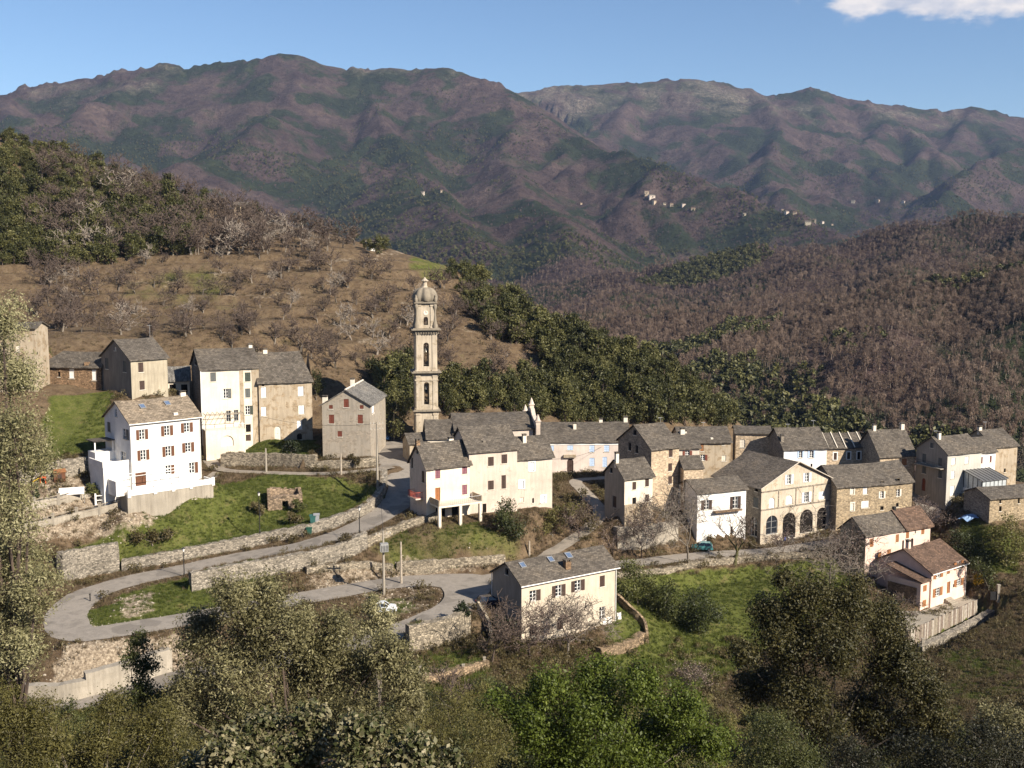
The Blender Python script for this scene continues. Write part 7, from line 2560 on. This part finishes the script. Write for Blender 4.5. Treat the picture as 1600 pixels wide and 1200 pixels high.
def scatter(name, meshes, P, scale, rng, label, cat, kind='stuff', tilt=0.0):
    """one object of kind stuff: instances of a few plant meshes on points"""
    out = []
    n = len(P)
    which = rng.integers(0, len(meshes), n)
    for k, me in enumerate(meshes):
        s = which == k
        if not s.any():
            continue
        pm = bpy.data.meshes.new(name)
        pm.vertices.add(int(s.sum())); pm.vertices.foreach_set('co', np.asarray(P[s], np.float32).ravel())
        for an, arr in (('siz', scale[s]), ('spin', rng.uniform(0, 6.283, s.sum()))):
            at = pm.attributes.new(an, 'FLOAT', 'POINT'); at.data.foreach_set('value', np.asarray(arr, np.float32))
        o = ob(name, pm, label=label if kind == 'thing' else None, kind=kind)
        if kind == 'stuff':
            o['label'] = label
        src = SOURCES.get(me.name)
        if src is None:
            src = bpy.data.objects.new(me.name + '_source', me); SOURCES[me.name] = src
        ng = bpy.data.node_groups.new(name, 'GeometryNodeTree')
        ng.interface.new_socket('Geometry', in_out='INPUT', socket_type='NodeSocketGeometry')
        ng.interface.new_socket('Geometry', in_out='OUTPUT', socket_type='NodeSocketGeometry')
        gi, go = ng.nodes.new('NodeGroupInput'), ng.nodes.new('NodeGroupOutput')
        oi = ng.nodes.new('GeometryNodeObjectInfo'); oi.inputs['Object'].default_value = src; oi.inputs['As Instance'].default_value = True
        ip = ng.nodes.new('GeometryNodeInstanceOnPoints')
        a1 = ng.nodes.new('GeometryNodeInputNamedAttribute'); a1.data_type = 'FLOAT'; a1.inputs['Name'].default_value = 'siz'
        a2 = ng.nodes.new('GeometryNodeInputNamedAttribute'); a2.data_type = 'FLOAT'; a2.inputs['Name'].default_value = 'spin'
        cx_ = ng.nodes.new('ShaderNodeCombineXYZ')
        er = ng.nodes.new('FunctionNodeEulerToRotation')
        ng.links.new(gi.outputs[0], ip.inputs['Points']); ng.links.new(oi.outputs['Geometry'], ip.inputs['Instance'])
        ng.links.new(a2.outputs[0], cx_.inputs['Z']); ng.links.new(cx_.outputs[0], er.inputs[0]); ng.links.new(er.outputs[0], ip.inputs['Rotation'])
        ng.links.new(a1.outputs[0], ip.inputs['Scale'])
        ng.links.new(ip.outputs[0], go.inputs[0])
        md = o.modifiers.new('scatter', 'NODES'); md.node_group = ng
        out.append(o)
    return out


SOURCES = {}
rng = np.random.default_rng(60)
EVER_POLYS = [([(360, 318), (440, 322), (520, 345), (590, 372), (600, 392), (520, 372), (430, 345), (360, 335)], 17), ([(0, 200), (130, 240), (260, 290), (360, 315), (330, 330), (300, 395), (180, 405), (60, 420), (0, 420)], 11.5), ([(400, 325), (470, 335), (440, 345), (400, 345)], 12),
              ([(545, 350), (600, 375), (605, 400), (560, 395)], 11), ([(700, 425), (760, 440), (830, 470), (930, 505), (1010, 550), (1090, 600), (1190, 662), (1160, 672), (850, 662), (760, 640), (740, 610), (850, 600), (850, 555), (760, 520), (725, 470)], 11),
              ([(580, 590), (645, 585), (650, 660), (600, 650)], 13), ([(690, 600), (760, 605), (760, 650), (690, 655)], 12)]
ex, ey = [], []
for poly, st in EVER_POLYS:
    a, b = poly_points(poly, st, rng); ex.append(a); ey.append(b)
ex, ey = np.concatenate(ex), np.concatenate(ey)
EP, ok = hit_many(ex, ey, dmin=205, dmax=470, n=300)
EP = EP[ok]; EP[:, 2] = h_ground(EP[:, 0], EP[:, 1])
esc = rng.uniform(.5, 1.0, len(EP)) * np.where(rng.uniform(0, 1, len(EP)) < .18, 1.3, 1.0)
order = np.argsort(EP[:, 1] / esc)
ind, rest = order[:300], order[300:]
for k in ind:
    px = proj(EP[k])[0]
    lab = 'dark green evergreen tree of the wood on the upper left hill' if px < 560 else 'dark green evergreen tree of the wood on the slope behind the village'
    o = ob('evergreen_tree', EV_MESH[int(k) % 5], loc=EP[k], rotz=float(rng.uniform(0, 6.28)), label=lab, cat='tree', group='evergreen trees on the hill')
    s = esc[k]; o.scale = (s, s, s * float(rng.uniform(.85, 1.25)))
scatter('evergreen_wood', EV_MESH[:3], EP[rest], esc[rest], rng, 'evergreen wood covering the hill', 'wood')
BARE_POLYS = [([(60, 430), (200, 425), (400, 415), (600, 405), (700, 440), (720, 500), (735, 590), (600, 585), (500, 580), (300, 530), (90, 530)], 31), ([(330, 325), (440, 340), (560, 375), (560, 400), (300, 405)], 15.5), ([(40, 400), (110, 420), (150, 530), (60, 520)], 22), ([(40, 235), (200, 270), (330, 320), (300, 405), (40, 420)], 23), ([(740, 470), (830, 520), (840, 600), (740, 590)], 26), ([(690, 440), (800, 470), (780, 510), (710, 490)], 26)]
bx, by = [], []
for poly, st in BARE_POLYS:
    a, b = poly_points(poly, st, rng, .45); bx.append(a); by.append(b)
bx, by = np.concatenate(bx), np.concatenate(by)
BP, ok = hit_many(bx, by, dmin=205, dmax=470, n=300)
BP = BP[ok]; BP[:, 2] = h_ground(BP[:, 0], BP[:, 1])
BP = BP[np.argsort(BP[:, 1])]
if len(BP) > 300:
    scatter('bare_hill_wood', BT_MESH[:4], BP[300:], rng.uniform(.9, 1.35, len(BP) - 300), rng, 'leafless trees scattered through the wood on the hill', 'wood')
for k in range(min(len(BP), 300)):
    px, py = proj(BP[k])
    up = py < 402
    lab = 'bare grey tree of the leafless wood on the hill crest' if up else 'pollarded bare chestnut tree of the orchard on the brown hillside' if px < 640 else 'bare chestnut tree of the hillside right of the bell tower'
    pale = rng.random() < (.14 if up else .08)
    me = PAL_MESH[k % 3] if pale else BT_MESH[int(rng.integers(0, 6)) if up else int(rng.integers(0, 4))]
    o = ob('bare_chestnut_tree', me, loc=BP[k], rotz=float(rng.uniform(0, 6.28)), label=lab, cat='tree', group='bare trees on the hill')
    s = float(rng.uniform(.55, 1.15)) * (1.35 if up else .85); o.scale = (s, s, s)
# low scrub and dry tufts
SC_MESH, GR_MESH, DR_MESH = [], [], []
for k in range(3):
    rng2 = np.random.default_rng(700 + k)
    v, f, va = lobe_leaves([(0, 0, .35, .5), (.4, .1, .3, .4), (-.3, .3, .25, .4)], 160, .085, .4, rng2, .3)
    SC_MESH.append(np_mesh('scrub_clump_%d' % k, v, f, SCRUB, {'var': va}))
    n = 26
    P = np.c_[rng2.normal(size=(n, 2)) * .16, np.full(n, .13)]
    N = np.c_[rng2.normal(size=(n, 2)), rng2.normal(size=n) * .25]; N /= np.linalg.norm(N, axis=1, keepdims=True)
    t_ = np.tile(np.array([[0, 0, 1.]]), (n, 1)) + rng2.normal(size=(n, 3)) * .35
    b_ = np.cross(N, t_); b_ /= np.linalg.norm(b_, axis=1, keepdims=True)
    v = np.stack([P - t_ * .15 - b_ * .02, P - t_ * .15 + b_ * .02, P + t_ * .16], 1).reshape(-1, 3); f = np.arange(3 * n).reshape(n, 3)
    va = np.repeat(rng2.uniform(0, 1, n), 3)
    GRASS_L = bpy.data.materials.get('grass_blades') or leafmat('grass_blades', (.030, .042, .008), (.075, .100, .016), (.140, .150, .035), .25)
    DRY_L = bpy.data.materials.get('dry_blades') or leafmat('dry_blades', (.060, .042, .022), (.125, .090, .050), (.20, .155, .09), .2)
    GR_MESH.append(np_mesh('grass_tuft_%d' % k, v, f, GRASS_L, {'var': va})); DR_MESH.append(np_mesh('dry_tuft_%d' % k, v, f, DRY_L, {'var': va}))


def free_of_built(P):
    keep = np.ones(len(P), bool)
    for k, (L, hw) in ROAD_NP.items():
        d_, _, _ = near_line(L, P[:, 0], P[:, 1]); keep &= d_ > hw + .25
    for f in FR.values():
        dx, dy = P[:, 0] - f.O.x, P[:, 1] - f.O.y
        u = dx * f.t.x + dy * f.t.y; v = dx * f.nin.x + dy * f.nin.y
        keep &= ~((u > -.4) & (u < f.W + .4) & (v > -.4) & (v < f.D + .4))
    px, py = proj_np(P[:, 0], P[:, 1], P[:, 2])
    keep &= ~in_poly(px, py, [(650, 895), (770, 895), (770, 930), (720, 968), (650, 985), (690, 930)])
    return keep


gi_x = np.interp
Gx = rng.uniform(-75, 95, 90000); Gy = rng.uniform(118, 215, 90000)
ix = np.clip(np.searchsorted(xs, Gx), 0, len(xs) - 1); iy = np.clip(np.searchsorted(ys, Gy), 0, len(ys) - 1)
gval = green[iy, ix]; rval = rocky[iy, ix]
Gz = h_ground(Gx, Gy)
P = np.c_[Gx, Gy, Gz]
keep = free_of_built(P) & (rng.uniform(0, 1, len(P)) > rval * .8)
P, gval = P[keep], gval[keep]
nz_ = fbm(P[:, 0], P[:, 1], 6, 3, 91)
isg = gval + nz_ * .55 > .45
scatter('meadow_grass', GR_MESH, P[isg], rng.uniform(.5, 1.25, isg.sum()), rng, 'green grass tufts of the meadows', 'grass')
dr = ~isg & (rng.uniform(0, 1, len(P)) < .8)
scatter('dry_grass', DR_MESH, P[dr], rng.uniform(.6, 1.6, dr.sum()), rng, 'dry grass tufts of the banks', 'grass')
sc_ = (gval + nz_ * .8 < .15) & (rng.uniform(0, 1, len(P)) < .085)
scatter('scrub', SC_MESH, P[sc_], rng.uniform(.6, 1.9, sc_.sum()), rng, 'low dry scrub on the banks', 'scrub')
# grass and scrub on the orchard hill and on the slope at the right
hx = rng.uniform(0, 760, 2600); hy = rng.uniform(395, 600, 2600)
HP, ok = hit_many(hx, hy, dmin=215, dmax=430, n=220); HP = HP[ok]; HP[:, 2] = h_ground(HP[:, 0], HP[:, 1])
scatter('dry_grass', DR_MESH, HP, rng.uniform(.9, 1.7, len(HP)), rng, 'dry grass of the orchard hill', 'grass')
hx = rng.uniform(1380, 1600, 2200); hy = rng.uniform(930, 1200, 2200)
HP, ok = hit_many(hx, hy, dmin=60, dmax=230, n=220); HP = HP[ok]; HP[:, 2] = h_ground(HP[:, 0], HP[:, 1]); HP = HP[free_of_built(HP)]
px_, py_ = proj_np(HP[:, 0], HP[:, 1], HP[:, 2]); HP = HP[~in_poly(px_, py_, [(1380, 1000), (1395, 930), (1540, 910), (1570, 950), (1440, 1030)])]
scatter('brown_scrub', SC_MESH, HP, rng.uniform(.4, 1.0, len(HP)), rng, 'brown heath on the slope at the lower right', 'scrub')
hx = rng.uniform(560, 1160, 2200); hy = rng.uniform(1000, 1200, 2200)
HP, ok = hit_many(hx, hy, dmin=70, dmax=200, n=220); HP = HP[ok]; HP[:, 2] = h_ground(HP[:, 0], HP[:, 1]); HP = HP[free_of_built(HP)]
scatter('meadow_scrub', SC_MESH[:1] + GR_MESH, HP, rng.uniform(.7, 2.0, len(HP)), rng, 'rough growth on the foreground slope', 'scrub')

# loose stones on the rubble banks and along the road edges
ST_MESH = []
for k in range(3):
    rs = random.Random(900 + k)
    mb = MB()
    n = 6
    vv = [(0, 0, -.5)]
    for z_, r_ in ((-.2, .8), (.25, .7)):
        for i in range(n):
            t_ = 2 * math.pi * (i + rs.uniform(-.3, .3)) / n
            q_ = r_ * rs.uniform(.65, 1.15)
            vv.append((q_ * math.cos(t_), q_ * math.sin(t_) * .75, z_ + rs.uniform(-.12, .12)))
    vv.append((rs.uniform(-.1, .1), 0, .55))
    ff = [(0, 1 + (i + 1) % n, 1 + i) for i in range(n)] + [(1 + i, 1 + (i + 1) % n, 1 + n + (i + 1) % n, 1 + n + i) for i in range(n)] + [(1 + n + i, 1 + n + (i + 1) % n, 1 + 2 * n) for i in range(n)]
    mb.add(vv, ff)
    ST_MESH.append(mb.mesh('loose_stone_%d' % k, plain('loose_stone_grey_%d' % k, [(.30, .26, .20), (.22, .185, .145), (.40, .35, .28)][k], .9, var=.3)))
sx_ = rng.uniform(-75, 60, 60000); sy_ = rng.uniform(118, 200, 60000)
ix = np.clip(np.searchsorted(xs, sx_), 0, len(xs) - 1); iy = np.clip(np.searchsorted(ys, sy_), 0, len(ys) - 1)
kp = rng.uniform(0, 1, len(sx_)) < rocky[iy, ix] * .5
SP = np.c_[sx_[kp], sy_[kp], h_ground(sx_[kp], sy_[kp])]
SP = SP[free_of_built(SP)]
L, hw = ROAD_NP['upper']
j_ = rng.integers(1, len(L) - 1, 1500); tn = L[j_ + 1, :2] - L[j_ - 1, :2]; tn /= np.linalg.norm(tn, axis=1, keepdims=True)
of_ = (hw + np.abs(rng.normal(size=1500)) * .5 - .1) * rng.choice((-1, 1), 1500)
rx_, ry_ = L[j_, 0] - tn[:, 1] * of_, L[j_, 1] + tn[:, 0] * of_
RP = np.c_[rx_, ry_, h_ground(rx_, ry_)]
SZ = np.r_[rng.uniform(.10, .30, len(SP)), rng.uniform(.05, .16, len(RP))]
scatter('loose_stones', ST_MESH, np.r_[SP, RP], SZ, rng, 'loose stones on the banks and road edges', 'stones')
# undergrowth on the slope below the camera
FG_MESH = []
for k in range(4):
    rng2 = np.random.default_rng(760 + k)
    lob = [(rng2.uniform(-.8, .8), rng2.uniform(-.8, .8), rng2.uniform(.4, 1.1), rng2.uniform(.5, .8)) for _ in range(5)]
    v, f, va = lobe_leaves(lob, 1100, .075, .42, rng2, .3)
    FG_MESH.append(np_mesh('slope_shrub_%d' % k, v, f, [YELG, MIDGR, YELG, MIDGR][k], {'var': va}))
gx_ = rng.uniform(-55, 62, 1500); gy_ = rng.uniform(26, 122, 1500)
gz_ = h_ground(gx_, gy_)
FP = np.c_[gx_, gy_, gz_]
qx, qy = proj_np(FP[:, 0], FP[:, 1], FP[:, 2])
FP = FP[(qx > -60) & (qx < 1660) & free_of_built(FP)]
scatter('slope_undergrowth', FG_MESH, FP, rng.uniform(.7, 1.7, len(FP)), rng, 'mixed undergrowth on the slope below the camera', 'undergrowth')

# ------------------------------------------------------------------ far woods
FT_B, FT_G = [], []
BR_FAR = leafmat('far_bare_wood', (.062, .041, .031), (.165, .114, .082), (.29, .21, .152), .05, scale=.1)
BR_FAR2 = bark('far_bare_wood_pale', (.19, .15, .12), (.33, .27, .215))
BROWNC = leafmat('far_bare_crowns', (.035, .023, .022), (.085, .056, .050), (.155, .108, .088), .1, scale=.2)
FT_C = []
for k in range(4):
    rng2 = np.random.default_rng(800 + k)
    segs, tips = bare_segs(9, .42, rng2, 3, (4, 3, 3), .42, .16, .55, .3)
    segs, kf = fit_height(segs, 9.0)
    segs = [(a, b, max(r0, .09), max(r1, .07)) for a, b, r0, r1 in segs]
    v, f = tubes_np(segs, 3)
    n1 = len(f)
    vseg = rng2.uniform(0, 1, len(v))
    T_ = tips * kf
    T_ = np.repeat(T_, 3, 0) + rng2.normal(size=(len(T_) * 3, 3)) * .5
    v2, f2, va = leaves(T_, unit(len(T_), rng2), .30, .22, rng2)
    trunkm = np.repeat([1 if s[2] > .12 else 0 for s in segs], 3)
    FT_B.append(np_mesh('far_bare_tree_%d' % k, np.r_[v, v2], np.r_[f, f2 + len(v)], [BR_FAR, BR_FAR2], {'var': np.r_[vseg, va]}, matidx=np.r_[trunkm, np.zeros(len(f2), int)]))
    v, f, va = lobe_leaves([(0, 0, 4.6, 2.0), (.8, .5, 6.3, 1.5), (-.8, .4, 5.6, 1.6)], 110, .75, .30, rng2, .6)
    FT_C.append(np_mesh('far_bare_crown_%d' % k, v, f, BROWNC, {'var': va}))
    v, f, va = lobe_leaves([(0, 0, 4.0, 2.4), (1, .5, 5.5, 1.8), (-1, .4, 5.0, 1.7), (.2, -1, 3, 2.0)], 170, .75, .6, rng2, .6)
    FT_G.append(np_mesh('far_evergreen_%d' % k, v, f, EVERG, {'var': va}))
elev = FZ / FDD
run = np.maximum.accumulate(elev, 0)
prev = np.vstack([np.full((1, FZ.shape[1]), -9), run[:-1]])
vis = elev >= prev - .002
cell = np.zeros(FZ.shape); cell[1:] = np.maximum(elev[1:] - prev[1:], 0) + .00012
inpic = (fpx > -40) & (fpx < 1640)
near_cut = ~((FDD < 430))
wgt = (cell * vis * inpic * near_cut)


def pick(n, dlo, dhi):
    w = wgt * ((FDD >= dlo) & (FDD < dhi))
    c = np.cumsum(w.ravel()); j = np.searchsorted(c, rng.uniform(0, c[-1], n))
    u = FU.ravel()[j] + rng.uniform(-.5, .5, n) * (fu[1] - fu[0]); d = FDD.ravel()[j] * (1 + rng.uniform(-.5, .5, n) * (fd[1] / fd[0] - 1))
    X, Y = u * d, d
    return np.c_[X, Y, far_height(X, Y) - .3]


for dlo, dhi, n, s0, s1, share in ((430, 620, 5600, .4, .95, .50), (620, 1000, 17000, .4, .9, .07), (1000, 2000, 20000, .5, .95, .12), (2000, 7000, 22000, .75, 1.25, .42)):
    Q = pick(n, dlo, dhi)
    nzf = fbm(Q[:, 0], Q[:, 1], 240 if dlo >= 1000 else 120, 4, 55)
    q = np.quantile(nzf, 1 - share)
    g = nzf + rng.normal(size=n) * .05 > q
    high = ((Q[:, 2] > 450) & (rng.uniform(0, 1, n) < .5)) | (Q[:, 2] > 640)
    if dlo >= 2000:
        high = high | (~g & (rng.uniform(0, 1, n) < .7))
    scatter('bare_wood', FT_B if dlo < 1000 else FT_B[:2] + FT_C[:2] if dlo < 2000 else FT_C, Q[~g & ~high], rng.uniform(s0, s1, (~g & ~high).sum()), rng, 'leafless brown wood on the far slopes', 'wood')
    scatter('evergreen_far_wood', FT_G, Q[g & ~high], rng.uniform(s0, s1, (g & ~high).sum()) * (1.3 if dlo < 2000 else 1.0), rng, 'dark evergreen patches on the far slopes', 'wood')

# ------------------------------------------------------------------ the air of the valley
HZ = MB()
HZ.box(-6500, -60, -420, 6500, 9600, 930)
t = NT('valley_haze')
pv = t.new('ShaderNodeVolumePrincipled')
pv.inputs['Color'].default_value = (.48, .64, 1.0, 1)
pv.inputs['Density'].default_value = .000030
pv.inputs['Anisotropy'].default_value = 0.0
t.link(pv.outputs[0], t.out.inputs['Volume'])
HZ.build('haze', t.mat, kind='stuff')
